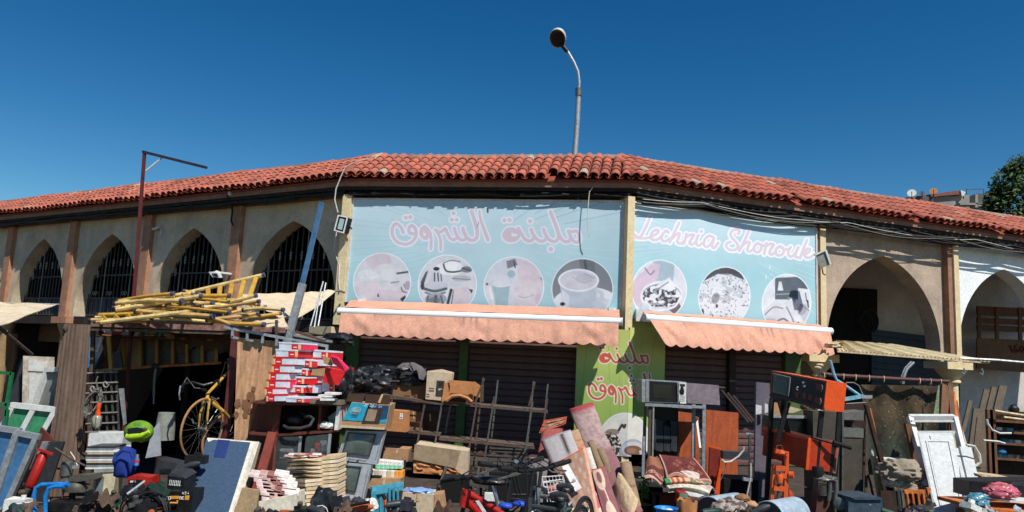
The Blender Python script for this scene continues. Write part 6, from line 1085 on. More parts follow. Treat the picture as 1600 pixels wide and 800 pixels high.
carton('orange-brown carton with a blue and white sticker beside the television carton', [(608, 641), (636, 643), (635, 676), (603, 673)], 10.5, .3, 'cardboard_orange', marks=[('paper_white', (.62, .1, .78, .38)), ((60, 120, 170), (.66, .14, .74, .2), (.66, .28, .74, .34))]); carton('dark brown carton deep on the middle shelf', [(634, 642), (658, 644), (660, 676), (636, 676)], 11.0, .35, 'cardboard_brown'); carton('second dark brown carton at the back of the middle shelf', [(660, 646), (684, 648), (684, 678), (662, 678)], 11.1, .35, 'kraft_dark')
carton('small carton with slanting shade stripes on the lower shelf', [(603, 700), (640, 702), (636, 722), (597, 718)], 10.6, .3, 'cardboard'); 
t = carton('big battered carton with a white label and torn lower half', [(650, 694), (732, 705), (730, 746), (646, 738)], 10.4, .5, 'cardboard_pale', marks=[('paper_white', (.26, .1, .42, .32))]); t.add('flap', slabp([(648, 694), (720, 704), (712, 732), (646, 718)], 10.36, .012), mat('cardboard_worn', (158, 136, 108), .9, dirt=.2)); t.add('torn_band', MB().sheet(px([(646, 721), (712, 733), (728, 745), (646, 739)], 10.38), 16, 5, lambda u, v: V(0, -.04 * mnoise.noise(V(u * 8, v * 4, 2)), .02 * mnoise.noise(V(u * 9, v, 5)))), mm('cardboard_orange'))
# medicine style packs and lower carton
for k in range(6): 
    t = T('medicine_pack', ('leftmost', 'second', 'third', 'fourth', 'fifth', 'rightmost')[k] + ' green and white medicine pack in the row, from the left', 'packet', 'green medicine packs in a row'); x = 587 + k * 6.9; q = px([(x, 719 + k * .6), (x + 6.4, 719.6 + k * .6), (x + 6.4, 733), (x - .5, 732)], 8.6)
    t.add('pack', MB().slab(q, (0, .15, 0)), mm('paper_white')); t.add('green_print', MB().slab(outward(sub4(q, .05, .5, .95, .98), .002), (0, .001, 0)), mat('pack_green', (110, 196, 160), .6)); t.add('mark', MB().slab(outward(sub4(q, .35, .1, .6, .2), .002), (0, .001, 0)), mat('pack_pink', (200, 120, 140), .6))
for k in range(8): solo('paperback', ('leftmost', 'second', 'third', 'fourth', 'fifth', 'sixth', 'first orange', 'last orange')[k] + ' paperback, counted from the left, in the bundle under the medicine packs', 'book', slabp([(578 + k * 6.4, 735 + k * .3), (584 + k * 6.4, 735.3 + k * .3), (584 + k * 6.4, 747 + k * .1), (578 + k * 6.4, 746.5)], 8.5, .2), mm(('paper_white', 'cardboard_pale', 'foam_white')[k % 3] if k < 6 else 'orange_print'), 'paperbacks bundled flat')
carton('plain tan carton below the paperbacks, right of the televisions', [(575, 747), (626, 748), (624, 775), (570, 773)], 8.4, .35, 'cardboard'); carton('tan carton full of blue plastic at the bottom centre', [(629, 769), (678, 773), (677, 806), (624, 806)], 7.9, .3, 'cardboard_pale'); carton('narrow tan carton standing beside the one full of blue plastic', [(679, 773), (692, 772), (696, 806), (678, 806)], 7.95, .25, 'cardboard')
solo('plastic_sheeting', 'crumpled blue plastic stuffed in the tan carton', 'plastic', MB().lump(P(653, 768, 8.0), (.17, .1, .04), .6, 3.5, 3), mat('blue_film', (130, 160, 206), .3, spec=.7))
t = T('plastic_crate', 'teal slatted plastic crate standing on its side', 'crate')
for a, b_ in (((580, 764), (629, 756)), ((582, 770), (628, 762))): t.add('rim', MB().bar(P(*a, 7.6), P(*b_, 7.75), .04, .05), mm('teal_paint'))
for k in range(7): x = 583 + k * 6.4; t.add('slat', MB().bar(P(x, 766 - k, 7.65), P(x + 1, 806, 7.65), .02 if k not in (0, 2) else .04, .015), mm('teal_paint'))
t.add('side', slabp([(580, 768), (586, 767), (588, 806), (581, 806)], 7.55, .2), mm('teal_paint')); t.add('back_panel', slabp([(584, 770), (628, 762), (626, 806), (584, 806)], 7.85, .02), mm('dark_grey_plastic'))
t = T('childs_bike_handlebar', 'orange child bicycle handlebar with black grips', 'handlebar'); t.add('bar', MB().tube(px([(600, 778), (603, 790), (610, 800), (622, 801), (630, 790), (640, 788)], 6.8), .015, 8), mm('orange_paint')); t.add('grip', MB().tube(px([(636, 788), (650, 788)], 6.8), .018, 8), mm('rubber')); t.add('grip', MB().tube(px([(598, 772), (602, 780)], 6.8), .018, 8), mm('rubber')); t.add('stem', MB().tube([P(616, 801, 6.8), G(616, 6.8)], .014, 8), mm('orange_paint'))
for x, y, w_, lb, m_ in ((556, 793, .08, 'black folding plastic seat at the bottom centre-left', 'dark_grey_plastic'), (507, 785, .12, 'black bag with a white loop handle below the slab stack', 'bin_bag'), (580, 790, .06, 'clear crumpled plastic bag by the orange handlebar', 'white_plastic'), (536, 790, .07, 'pale crumpled paper below the televisions', 'paper_white')): solo('bundle', lb, 'bundle', MB().lump(P(x, y, 7.0), (w_, w_ * .9, w_ * 1.1), .5, 2.5, int(x)), mm(m_))
solo('loop_handle', 'white loop handle above the black bag below the slab stack', 'handle', MB().tube(px([(494, 796), (496, 791), (504, 790), (510, 794), (512, 800)], 6.85), .006, 5), mm('cable_white')); solo('red_rod', 'short red rod lying in front of the slab stack', 'rod', MB().tube(px([(470, 793), (482, 793), (492, 793), (496, 799)], 6.9), .008, 5), mm('red_paint'))
clutter(520, 640, 785, 806, 6.4, 6.8, 14, NM + [('rag', 'paper_white', 'crumpled white paper')], 21, 'below the televisions'); clutter(390, 500, 796, 812, 6.3, 6.6, 10, NM, 22, 'below the slab stack')
# ------------------------------------------------------------------ bicycles in front
t = T('bicycle', 'red bicycle frame pointing left in the bottom centre', 'bicycle', 'bicycles'); d_ = 5.0
hp = P(729, 764, d_); hb_ = P(726, 783, d_)
t.add('head_tube', MB().tube([hp, hb_, P(724, 792, d_)], .03, 12), mm('red_paint')); t.add('top_tube', MB().tube([P(731, 770, d_), P(790, 806, d_ + .1), P(830, 812, d_ + .15)], .022, 10), mm('red_paint')); t.add('down_tube', MB().tube([P(728, 782, d_), P(752, 806, d_ + .05), P(800, 870, d_ + .1)], .026, 10), mm('red_paint'))
t.add('decal', MB().slab(px([(743, 783), (748, 782), (760, 800), (754, 800)], d_ - .05), (0, .01, 0)), mm('white_paint'))
t.add('stem', MB().tube([hp, P(731, 748, d_), P(722, 745, d_ - .03)], .015, 8), mm('black_metal')); t.add('handlebar', MB().tube(px([(690, 752, d_ + .1), (712, 748, d_), (736, 746, d_), (752, 752, d_ - .15)]), .013, 8), mm('black_metal')); t.add('fork_blade', MB().tube([hb_, P(712, 850, d_), P(700, 900, d_ - .05)], .014, 8), mm('black_metal'))
wheel(t, P(704, 905, d_ + .02), (.6, -1, 0), .33, mm('rubber'), 'chrome', 16, .022)
wheel(t, P(880, 920, d_ + .2), (.25, -1, 0), .33, mm('rubber'), 'chrome', 16, .022); t.add('saddle', MB().lump(P(768, 752, d_ + .25), (.13, .07, .035), .15, 1.5, 3), mm('black_plastic')); t.add('seat_post', MB().tube([P(770, 756, d_ + .25), P(784, 812, d_ + .2)], .014, 8), mm('chrome')); t.add('seat_tube', MB().tube([P(784, 808, d_ + .2), P(798, 870, d_ + .15)], .018, 8), mm('red_paint'))
t.add('brake_cable', MB().tube(px([(740, 747, d_ - .1), (735, 735, d_ - .1), (722, 742, d_), (722, 770, d_)]), .004, 4), mm('cable_black')); t.add('chain_stay', MB().tube([P(798, 870, d_ + .15), P(880, 890, d_ + .2)], .01, 6), mm('red_paint'))
def lowbike(label, hx, hy, d, col, saddle, sc_m='black_plastic', up=0):
    t = T('bicycle', label, 'bicycle', 'bicycles'); h = P(hx, hy, d); g0 = V(h.x, h.y, 0); fw = V(-.42, -.9, 0).normalized(); sd_ = V(.9, -.42, 0).normalized(); bd = V(.5, .5, 0)
    f = g0 + fw * .3 + V(0, 0, .27); wheel(t, f, sd_, .27, mm('rubber'), 'steel', 14, .018); ht = g0 + fw * .06 + V(0, 0, .6)
    t.add('head_tube', MB().tube([ht, ht + V(.01, .02, .13)], .02, 8), mm(col)); t.add('stem', MB().tube([ht + V(.01, .02, .13), h], .013, 8), mm('black_metal'))
    for s_ in (-1, 1): t.add('fork_blade', MB().tube([ht, f + sd_ * .05 * s_], .011, 6), mm('steel'))
    t.add('handlebar', MB().tube([h - bd * .42 + V(0, 0, .03), h - bd * .15, h, h + bd * .15, h + bd * .42 + V(0, 0, .03)], .012, 8), mm('black_metal'))
    for s_ in (-1, 1): k = bd * s_; t.add('grip', MB().tube([h + k * .28 + V(0, 0, .02), h + k * .44 + V(0, 0, .035)], .018, 8), mm('rubber')); t.add('brake_lever', MB().tube([h + k * .2, h + k * .3 + fw * .05 - V(0, 0, .02), h + k * .42 + fw * .05 - V(0, 0, .03)], .007, 5), mm('steel')); t.add('brake_cable', MB().tube([h + k * .2, h + k * .1 + fw * .12 + V(0, 0, .07), h + fw * .1, ht + V(0, -.04, .02)], .004, 4), mm('cable_black'))
    bb = g0 - fw * .5 + V(0, 0, .3); sd = g0 - fw * .5 + V(0, 0, .66); t.add('saddle', MB().lump(sd, (.07, .12, .035), .15, 1.5, 2), mm(sc_m)); t.add('seat_tube', MB().tube([sd, bb], .015, 8), mm(col)); t.add('down_tube', MB().tube([ht - V(0, 0, .02), bb], .02, 8), mm(col)); t.add('top_tube', MB().tube([ht + V(0, 0, .08), sd.lerp(bb, .25)], .016, 8), mm(col))
    rw = g0 - fw * .95 + V(0, 0, .27); wheel(t, rw, sd_, .27, mm('rubber'), 'steel', 14, .018); t.add('chain_stay', MB().tube([bb, rw], .01, 6), mm(col)); t.add('crank', MB().tube([bb + V(-.05, -.1, -.12), bb, bb + V(.05, .1, .12)], .01, 6), mm('steel'))
    return t
t = lowbike('black bicycle with crossed handlebars in front of the rack', 800, 728, 5.3, 'black_metal', (772, 760)); t.add('rear_light', MB().box(P(766, 776, 6.3), (.09, .06, .06)), mm('white_plastic'))
t = lowbike('dark bicycle with a blue and black saddle behind the red bicycle', 833, 735, 5.1, 'dark_grey_plastic', (800, 790), 'black_plastic')
for k, (x, y) in enumerate(((790, 790), (812, 787))): t.add('saddle_panel', MB().lump(P(x, y, 5.1), (.05, .04, .02), .15, 1.5, 2, 2), mat('saddle_blue', (40, 80, 190), .5))
t = lowbike('silver bicycle with a wire basket by the grey carpet', 846, 732, 5.5, 'chrome', (838, 800)); q = px([(848, 754), (882, 752), (883, 776), (856, 787)], 7.0)
b = MB()
for k in range(7): b.tube([lerp4(q, k / 6, 0), lerp4(q, k / 6, 1)], .004, 4); b.tube([lerp4(q, k / 6, 0) + V(0, .22, .02), lerp4(q, k / 6, 1) + V(0, .18, .02)], .004, 4)
for k in range(5): b.tube([lerp4(q, 0, k / 4) + V(0, .2, .02), lerp4(q, 0, k / 4), lerp4(q, 1, k / 4), lerp4(q, 1, k / 4) + V(0, .2, .02), lerp4(q, 0, k / 4) + V(0, .2, .02)], .005, 4)
t.add('basket', b, mm('white_paint'))
for k, (m_, x, y) in enumerate((('mag_red', 862, 765), ('teal_paint', 868, 778), ('mag_pink', 872, 763))): solo('folded_cloth', ['red cloth folded in the wire basket', 'teal cloth in the bottom of the wire basket', 'pink cloth on top in the wire basket'][k], 'cloth', MB().lump(P(x, y, 7.1), (.06, .06, .045), .3, 3, k, 2), mm(m_))
t = T('folding_rack', 'dark folding chair frame standing behind the black bicycle handlebars', 'frame')
for a, b_ in (((825, 702), (800, 745)), ((818, 702), (793, 742)), ((800, 738), (808, 772)), ((806, 738), (813, 772)), ((800, 773), (822, 773))): t.add('tube', MB().tube(px([a, b_], 7.4), .012, 6), mm('black_metal'))
t.add('leg', MB().tube([P(808, 772, 7.4), G(806, 7.4)], .012, 6), mm('black_metal')); t.add('joint', MB().tube([P(807, 721, 7.36), P(807, 721, 7.42)], .02, 10), mm('chrome'))
clutter(690, 860, 790, 806, 5.6, 6.2, 10, NM + [('rag', 'white_plastic', 'white plastic scrap')], 31, 'around the bicycles'); clutter(860, 920, 792, 806, 6.2, 6.5, 5, NM + [('rag', 'cardboard_pale', 'pale cloth scrap')], 33, 'at the foot of the polka-dot rug')
# ------------------------------------------------------------------ rugs
def roll(label, pts, w0, w1, d0, d1, fn, base, name='rolled_rug', flat=.55, group='rolled rugs leaning by the green banner', nu=26, nv=46):
    "leaning roll: centre line through pixels pts, half widths in pixels, colour painted in (u across -1..1, v along 0..1)"
    n_ = len(pts); ce = []; q = MB(); cols = []
    for j in range(nv + 1):
        v = j / nv; k = min(int(v * (n_ - 1)), n_ - 2); f = v * (n_ - 1) - k; x = pts[k][0] * (1 - f) + pts[k + 1][0] * f; y = pts[k][1] * (1 - f) + pts[k + 1][1] * f; ce.append(P(x, y, d0 + (d1 - d0) * v))
    uu = []; vv = []
    for j in range(nv + 1):
        dr = (ce[min(j + 1, nv)] - ce[max(j - 1, 0)]).normalized(); sx = dr.cross(Yv).normalized(); sy = sx.cross(dr); 
        if sx.x < 0: sx = -sx
        v = j / nv; d = d0 + (d1 - d0) * v; w_ = (w0 + (w1 - w0) * v) * d / FOC
        for i in range(nu):
            a = 2 * math.pi * i / nu; wob = 1 + .05 * mnoise.noise(V(math.cos(a) * 1.5, math.sin(a) * 1.5, v * 5 + w0)); q.v.append(ce[j] + sx * (math.cos(a) * w_ * wob) + Yv * (math.sin(a) * w_ * flat * wob)); uu.append(math.cos(a)); vv.append(v)
    for j in range(nv):
        for i in range(nu): q.f.append((j * nu + i, j * nu + (i + 1) % nu, (j + 1) * nu + (i + 1) % nu, (j + 1) * nu + i))
    sp = len(q.v); top = ce[0]; 
    for k in range(30):
        a = k * .55; r = .85 * (1 - k / 32); dr = (ce[1] - ce[0]).normalized(); q.v.append(top + (q.v[int((a / 6.283 * nu)) % nu] - top) * r + dr * (.015 * (k % 2))); uu.append(0); vv.append(0)
    q.f.append(tuple(range(nu))); q.f.append(tuple(range(nv * nu, nv * nu + nu))[::-1]); q.v = q.v[:sp]; uu = uu[:sp]; vv = vv[:sp]
    pt = Paint(np.array(uu), np.array(vv), base); pt.L = (ce[-1] - ce[0]).length
    if fn: fn(pt)
    q.smooth = True; t = T(name, label, 'rug', group); t.add('roll', q, mm('cloth_print'), cols=pt.c, angle=1.2); return t, ce
def rug_slab(label, pts, d, fn, base, th=.03, group='rolled rugs leaning by the green banner', nu=40, nv=70, name='folded_rug', bulge=.05):
    q4 = px(pts, d); q = MB().sheet(q4, nu, nv, lambda u, v: V(0, -bulge * math.sin(math.pi * u) - .01 * mnoise.noise(V(u * 4, v * 6, 1)), 0), th); uu = np.array([i / nu for s in (0, 1) for j in range(nv + 1) for i in range(nu + 1)]); vv = np.array([j / nv for s in (0, 1) for j in range(nv + 1) for i in range(nu + 1)])
    pt = Paint(uu, vv, base)
    if fn: fn(pt)
    t = T(name, label, 'rug', group); t.add('rug', q, mm('cloth_print'), cols=pt.c, angle=1.2); return t, q4
def f_red(pt): pt.put(np.clip(vnoise(pt.X * 10, pt.Y * 60, 2, 3) * 2 - 1, 0, .5), (150, 60, 56)); pt.fill(pt.Y * 9 - .25, (170, 60, 60), .1)
t, _ = roll('tall rose-pink rug roll with a patterned grey back, leaning left', [(908, 634), (930, 690), (952, 735), (985, 806)], 19, 20, 9.2, 7.9, lambda pt: (pt.fill(np.maximum(-(pt.X - 1.1 + pt.Y * 2.4), pt.Y - .55) * -1 * -1 + 0, (196, 160, 152), .1) if False else None, pt.put((np.clip((.46 - pt.Y + (pt.X < .2) * .1) * 20, 0, 1)) * 1.0, (176, 148, 142)), pt.put(np.clip((.5 - pt.Y) * 20, 0, 1) * (vnoise(pt.X * 10 + pt.Y * 9, pt.Y * 60 - pt.X * 5, .9, 4) > .55) * .4, (120, 92, 90)), pt.put(np.clip((.05 - pt.Y) * 40, 0, 1), (166, 66, 70))), (142, 98, 98))
roll('dull red rug roll with a peach edge behind the grey one', [(868, 660), (858, 700), (852, 740), (850, 800)], 14, 18, 9.3, 8.6, f_red, (158, 84, 76))
t, q = rug_slab('peach rug corner with orange border folded at the top left of the rolls', [(850, 657), (886, 651), (884, 662), (842, 677)], 9.2, lambda pt: (pt.put((np.minimum.reduce([pt.X, 1 - pt.X, pt.Y, 1 - pt.Y]) < .12) * 1., (206, 96, 66)), pt.put((vnoise(pt.X * 30, pt.Y * 12, 3, 2) > .72) * .6, (130, 90, 60))), (186, 134, 110), bulge=.02)
t, ce = roll('thick pale grey carpet roll with a dark cord line', [(868, 680), (888, 730), (915, 806)], 24, 22, 8.8, 7.6, lambda pt: (pt.put(np.clip((.06 - np.abs(pt.X - .35 + pt.Y * .15)) * 60, 0, 1) * (pt.Y < .6), (40, 30, 30)), pt.put(np.clip((-.75 - pt.X) * 5, 0, 1), (84, 70, 68))), (176, 168, 166))
roll('tan carpet roll with an orange band next to the grey carpet roll', [(892, 674), (902, 700), (915, 760), (930, 806)], 12, 13, 8.9, 8.2, lambda pt: (pt.put((np.abs(pt.Y - .18 - pt.X * .02) < .012) * 1., (206, 90, 50)), pt.put((np.abs(pt.Y - .34 + pt.X * .05) < .012) * 1., (206, 90, 50))), (176, 142, 112))
roll('short dark grey carpet roll standing behind the bicycles', [(842, 716), (838, 760), (836, 806)], 15, 14, 8.3, 8.1, None, (124, 114, 112), group='rolled rugs leaning by the green banner')
for k, (x0, x1, lb) in enumerate(((922, 940, 'slim olive-tan tube between the rugs, left'), (936, 952, 'slim olive-tan tube between the rugs, right'))): roll(lb, [(x0, 689 + k * 11), (x1, 735), (x1 + 18, 806)], 5, 6, 8.6, 8.0, None, (140, 118, 88), name='carpet_tube', flat=1, nu=12, nv=20)
roll('thin white-edged rug strip left of the olive tubes', [(917, 700), (928, 735), (936, 760)], 5, 6, 8.4, 8.1, None, (216, 204, 190), name='rug_strip', nu=10, nv=16)
def dots(pt):
    for j in range(9):
        for i in range(4):
            cx, cy = .12 + i * .28 + (j % 2) * .12, .06 + j * .115; pt.put(np.clip((.055 - np.hypot(pt.X - cx, (pt.Y - cy) * 1.0)) * 90, 0, 1), (168, 152, 136))
    pt.put((np.minimum.reduce([pt.X, pt.Y, 1 - pt.Y]) < .025) * 1., (206, 84, 46)); pt.put((pt.X > .93) * .7, (226, 170, 140))
t, q = rug_slab('peach rug with grey polka dots and a white paper label, folded and leaning', [(864, 725, 8.1), (914, 697, 8.1), (935, 806, 7.3), (902, 806, 7.3)], 8, dots, (166, 124, 102), .05)
t.add('label', MB().slab(px([(878, 729, 7.83), (888, 725, 7.83), (909, 762, 7.5), (899, 768, 7.5)]), (0, -.006, 0)), mm('paper_white')); t.add('stamp', MB().slab(px([(893, 750, 7.6), (897, 748, 7.6), (900, 751, 7.6), (896, 753, 7.6)]), (0, -.01, 0)), mm('mag_pink')); t.add('paper_scrap', MB().slab(px([(911, 783, 7.42), (915, 786, 7.42), (914, 790, 7.42)]), (0, -.01, 0)), mm('paper_white'))
def rings(pt):
    pt.put(np.clip((.085 - np.abs(np.hypot((pt.X - .35) * .8, pt.Y - .2) - .2)) * 60, 0, 1) * .9, (222, 196, 170)); pt.put(np.clip((.05 - np.abs(pt.X - .45 - (pt.Y - .4) * .3)) * 60, 0, 1) * (pt.Y > .38), (222, 196, 170)); pt.put((pt.Y < .02) * 1., (160, 40, 50)); pt.put(np.clip((.12 - np.abs(np.hypot((pt.X - .5), pt.Y - 1.0) - .2)) * 60, 0, 1) * .9, (222, 196, 170))
rug_slab('rose rug folded with a cream ring pattern leaning in front', [(924, 733, 8.0), (945, 727, 8.0), (970, 806, 7.3), (944, 806, 7.3)], 8, rings, (142, 90, 92), .05)
rug_slab('narrow rose and cream rug edge left of the ring-patterned rug', [(918, 741, 8.05), (925, 736, 8.05), (948, 806, 7.35), (932, 806, 7.35)], 8, lambda pt: pt.put((vnoise(pt.X * 3, pt.Y * 9, 1.2, 2) > .55) * 1., (220, 190, 170)), (176, 100, 106), .05)
rug_slab('cream rug with a pink wave edge, its corner folded over', [(955, 763, 7.9), (966, 738, 7.9), (992, 778, 7.5), (978, 812, 7.3)], 8, lambda pt: (pt.put(np.clip((.12 - np.abs(pt.X - .25 - .12 * np.sin(pt.Y * 7))) * 40, 0, 1), (196, 140, 136)), pt.put(vnoise(pt.X * 5, pt.Y * 5, 1, 2) * .4, (190, 160, 110))), (196, 172, 138), .04)
roll('short brown-beige carpet tube standing right of the rugs', [(977, 722), (984, 755), (992, 790)], 8.5, 9.5, 8.2, 7.8, lambda pt: pt.put((np.abs(pt.Y - .55) < .03) * .5, (96, 76, 60)), (152, 126, 100), name='carpet_tube', flat=1)
# folded rug heap on the table
t = T('rug_table', 'low dark table under the heap of folded rugs', 'table'); t.add('top', MB().slab([P(1016, 768, 8.1), P(1120, 772, 8.1), P(1120, 772, 8.9), P(1016, 768, 8.9)], (0, 0, -.03)), mm('wood_dark'))
for x, d in ((1022, 8.15), (1112, 8.15), (1022, 8.8), (1112, 8.8)): a = P(x, 770, d); t.add('leg', MB().bar(V(a.x, a.y, 0), V(a.x, a.y, a.z - .02), .04, .04), mm('wood_dark'))
def persian(pt):
    pt.put((vnoise(pt.X * 26, pt.Y * 14, 1, 3) > .66) * .55, (60, 28, 26)); 
    for j in range(3):
        for i in range(4): cx, cy = .25 + i * .19 + .05 * (j % 2), .25 + j * .22; s = np.abs(pt.X - cx) / .06 + np.abs(pt.Y - cy) / .09; pt.put(np.clip((.25 - np.abs(s - 1)) * 6, 0, 1) * .8, (190, 130, 100) if (i + j) % 2 else (40, 20, 22))
    pt.put((np.minimum.reduce([pt.X, 1 - pt.X, 1 - pt.Y]) < .04) * 1., (206, 160, 138))
mat('rug_maroon_back', (120, 78, 60), .95)
def rugs(label, c4, fn, base, dsp, th=.03, nu=50, nv=30):
    q = MB().sheet(px(c4), nu, nv, dsp, th); uu = np.array([i / nu for s in (0, 1) for j in range(nv + 1) for i in range(nu + 1)]); vv = np.array([j / nv for s in (0, 1) for j in range(nv + 1) for i in range(nu + 1)]); pt = Paint(uu, vv, base); fn(pt)
    solo('folded_rug', label, 'rug', q, mm('cloth_print'), 'folded rugs heaped on the table', cols=pt.c)
rugs('dark red oriental rug draped over the heap, its pattern showing', [(1030, 710, 8.6), (1085, 716, 8.7), (1112, 760, 7.9), (1042, 746, 7.9)], persian, (110, 44, 36), lambda u, v: V(0, -.06 * math.sin(math.pi * v), .10 * math.sin(math.pi * u * .9) * v * .6 + .03 * math.sin(u * 8) * v), .03)
rugs('folded-back end of the dark red rug at the left of the heap', [(1008, 722, 8.4), (1027, 708, 8.4), (1042, 757, 7.95), (1006, 744, 7.9)], lambda pt: (pt.put((pt.Y < .4) * 1., (150, 96, 70)), pt.put((np.abs(pt.Y - .72) < .1) * (vnoise(pt.X * 14, pt.Y * 20, 1, 2) > .4) * .7, (196, 150, 130)), pt.put((pt.Y > .94) * 1., (206, 160, 138))), (100, 48, 40), lambda u, v: V(0, -.1 * math.sin(math.pi * v), .03 * math.sin(u * 5)), .03)
rugs('red and green patterned rug edge in the middle of the heap', [(1038, 748, 7.9), (1106, 752, 7.95), (1110, 760, 7.9), (1040, 757, 7.85)], lambda pt: (pt.put((pt.X < .12) * 1., (60, 140, 90)), pt.put((pt.X > .12) * (pt.X < .5) * (np.sin(pt.X * 50) > .1) * 1., (196, 80, 50)), pt.put((pt.X > .5) * (vnoise(pt.X * 30, pt.Y * 4, 1, 2) > .5) * .8, (90, 84, 78))), (206, 180, 140), lambda u, v: V(0, -.05 * math.sin(math.pi * v), .03 * math.sin(math.pi * u)), .03, 50, 6)
rugs('cream fringed rug folded at the bottom of the heap', [(1041, 758, 7.85), (1108, 763, 7.9), (1104, 773, 7.85), (1046, 764, 7.8)], lambda pt: (pt.put((vnoise(pt.X * 40, pt.Y * 3, 1, 2) > .6) * (pt.X < .4) * .5, (120, 112, 100)), pt.put((vnoise(pt.X * 12, pt.Y * 12, 1, 6) > .7) * .4, (120, 100, 90))), (222, 212, 190), lambda u, v: V(0, -.06 * math.sin(math.pi * v), .03 * math.sin(math.pi * u)), .05, 50, 8)
rugs('white rug edge curling over the right of the heap', [(1042, 744, 7.95), (1096, 741, 8.1), (1118, 768, 7.9), (1108, 770, 7.85)], lambda pt: pt.put((vnoise(pt.X * 20, pt.Y * 4, 1, 2) > .6) * .5, (150, 130, 120)), (210, 188, 176), lambda u, v: V(0, -.02, .05 * math.sin(math.pi * u)), .015)
solo('foam_sheet', 'pale board poking out below the rug heap', 'board', slabp([(1068, 768), (1100, 774), (1092, 777), (1078, 775)], 7.8, .2), mm('paper_white'))
# ================================================================== microwave, stands, boards
t = T('microwave_oven', 'silver and black microwave oven on the steel cabinet frame', 'microwave'); d_ = 10.9; q = px([(1003, 593), (1072, 597), (1072, 631), (1003, 628)], d_)
t.add('case', MB().slab(q, (0, .45, 0)), mm('galvanised')); t.add('door', MB().slab(outward(sub4(q, .17, .04, .8, .96), .012), (0, .02, 0)), mm('black_plastic')); t.add('window', MB().slab(outward(sub4(q, .25, .18, .68, .8), .015), (0, .004, 0)), mm('screen_dark')); cpn = t.add('control_panel', MB().slab(outward(sub4(q, .84, .03, 1, .99), .014), (0, .02, 0)), mm('white_plastic')); t.add('display', MB().slab(outward(sub4(q, .86, .1, .97, .2), .018), (0, .004, 0)), mm('black_plastic'), parent=cpn)
for i in range(3):
    for j in range(4): t.add('key', MB().slab(outward(sub4(q, .87 + .034 * i, .62 + .08 * j, .89 + .034 * i, .66 + .08 * j), .018), (0, .004, 0)), mm('galvanised'), parent=cpn)
t.add('torn_mark', MB().lump(lerp4(outward(q, .018), .9, .42), (.03, .006, .08), .5, 3, 2, 2), mm('black_plastic'), parent=cpn); t.add('handle', MB().bar(lerp4(outward(q, .03), .8, .08), lerp4(outward(q, .03), .82, .92), .02, .02), mm('chrome')); t.add('side_trim', MB().slab(outward(sub4(q, .09, .02, .16, .98), .01), (0, .012, 0)), mm('chrome')); t.add('cord', MB().tube(px([(1061, 625), (1062, 631), (1067, 633)], d_ - .03), .008, 4), mm('cable_black'))
t = T('steel_stand', 'steel cabinet frame with open front under the microwave', 'frame')
t.add('top', MB().slab([P(1008, 630, 10.85), P(1101, 634, 10.85), P(1101, 634, 11.4), P(1008, 630, 11.4)], (0, 0, -.04)), mm('galvanised'))
for x, d, m_ in ((1016, 10.9, 'rusty_steel'), (1021, 10.88, 'galvanised'), (1084, 11.0, 'galvanised'), (1100, 10.88, 'galvanised'), (1008, 11.4, 'steel')): a = P(x, 632, d); t.add('upright', MB().bar(V(a.x, a.y, 0), a, .045 if x != 1021 else .02, .04), mm(m_))
t.add('top_strip', MB().bar(P(1049, 635, 10.8), P(1081, 637, 10.8), .03, .02), mm('galvanised')); t.add('back_panel', slabp([(1018, 634), (1060, 636), (1060, 740), (1016, 738)], 11.4, .02), mm('black_plastic'))
solo('steel_post', 'thin galvanised post standing by the coffee print', 'post', MB().bar(P(1006, 682, 10.2), G(1004, 10.2), .035, .03), mm('galvanised')); solo('aluminium_strip', 'bright strip leaning inside the steel cabinet frame', 'strip', MB().bar(P(1088, 653, 11.3), P(1094, 700, 11.1), .03, .02), mm('white_paint'))
for i, (x0, x1, yt) in enumerate(((1025, 1036, 655), (1037, 1047, 664), (1048, 1058, 657))): solo('speaker_column', ['slim black speaker column inside the steel frame, left', 'slim black speaker column inside the steel frame, middle', 'slim black speaker column inside the steel frame, right'][i], 'speaker', slabp([(x0, yt), (x1, yt + 3), (x1, 706), (x0, 704)], 11.1, .15), mm('dark_grey_plastic'), 'black speaker columns')
panel_thing('cardboard_sheet', 'mauve-grey board standing behind and right of the microwave', 'board', [(1072, 598), (1123, 602), (1125, 633), (1074, 630)], 11.9, .02, mat('mauve_board', (134, 122, 128), .85))
mat('orange_board', (176, 84, 44), .6, scale=18, stretch=(1, 1, .15), var=.22, dirt=.2)
for pts, d, lb in (([(1054, 642), (1083, 646), (1084, 690), (1086, 760), (1062, 756), (1060, 690)], 11.55, 'orange-brown wooden board seen through the steel frame'), ([(1086, 650), (1092, 652), (1094, 770), (1088, 768)], 11.6, 'narrow orange-brown board behind the frame upright'), ([(1102, 640), (1154, 645), (1152, 770), (1104, 762)], 11.7, 'wide orange-brown wooden board leaning against the right shutter')): panel_thing('wooden_board', lb, 'board', pts, d, .02, 'orange_board', 'orange-brown boards')
for k in range(3): solo('dark_stick', ('left', 'middle', 'right')[k] + ' one of three thin sticks leaning on the right shutter', 'stick', MB().bar(P(1128 + k * 9, 610 + k * 4, 12.3), P(1170 + k * 5, 660, 12.0), .03, .03), mm('wood_dark'), 'sticks leaning on the right shutter')
solo('grey_locker', 'tall mauve-grey panel standing left of the orange game console', 'panel', slabp([(1182, 597), (1203, 599), (1204, 800), (1178, 798)], 10.2, .06), mat('locker_mauve', (104, 96, 106), .7)); 
for k, (a, b_, c, e) in enumerate(((1181, 632, 1190, 648), (1195, 630, 1200, 646))): solo('white_tile', ['white plate under the console, left of the gap', 'small white plate under the console stand'][k], 'plate', slabp([(a, b_), (c, b_ + 2), (c, e - 2), (a, e)], 10.1, .01), mm('white_paint'))
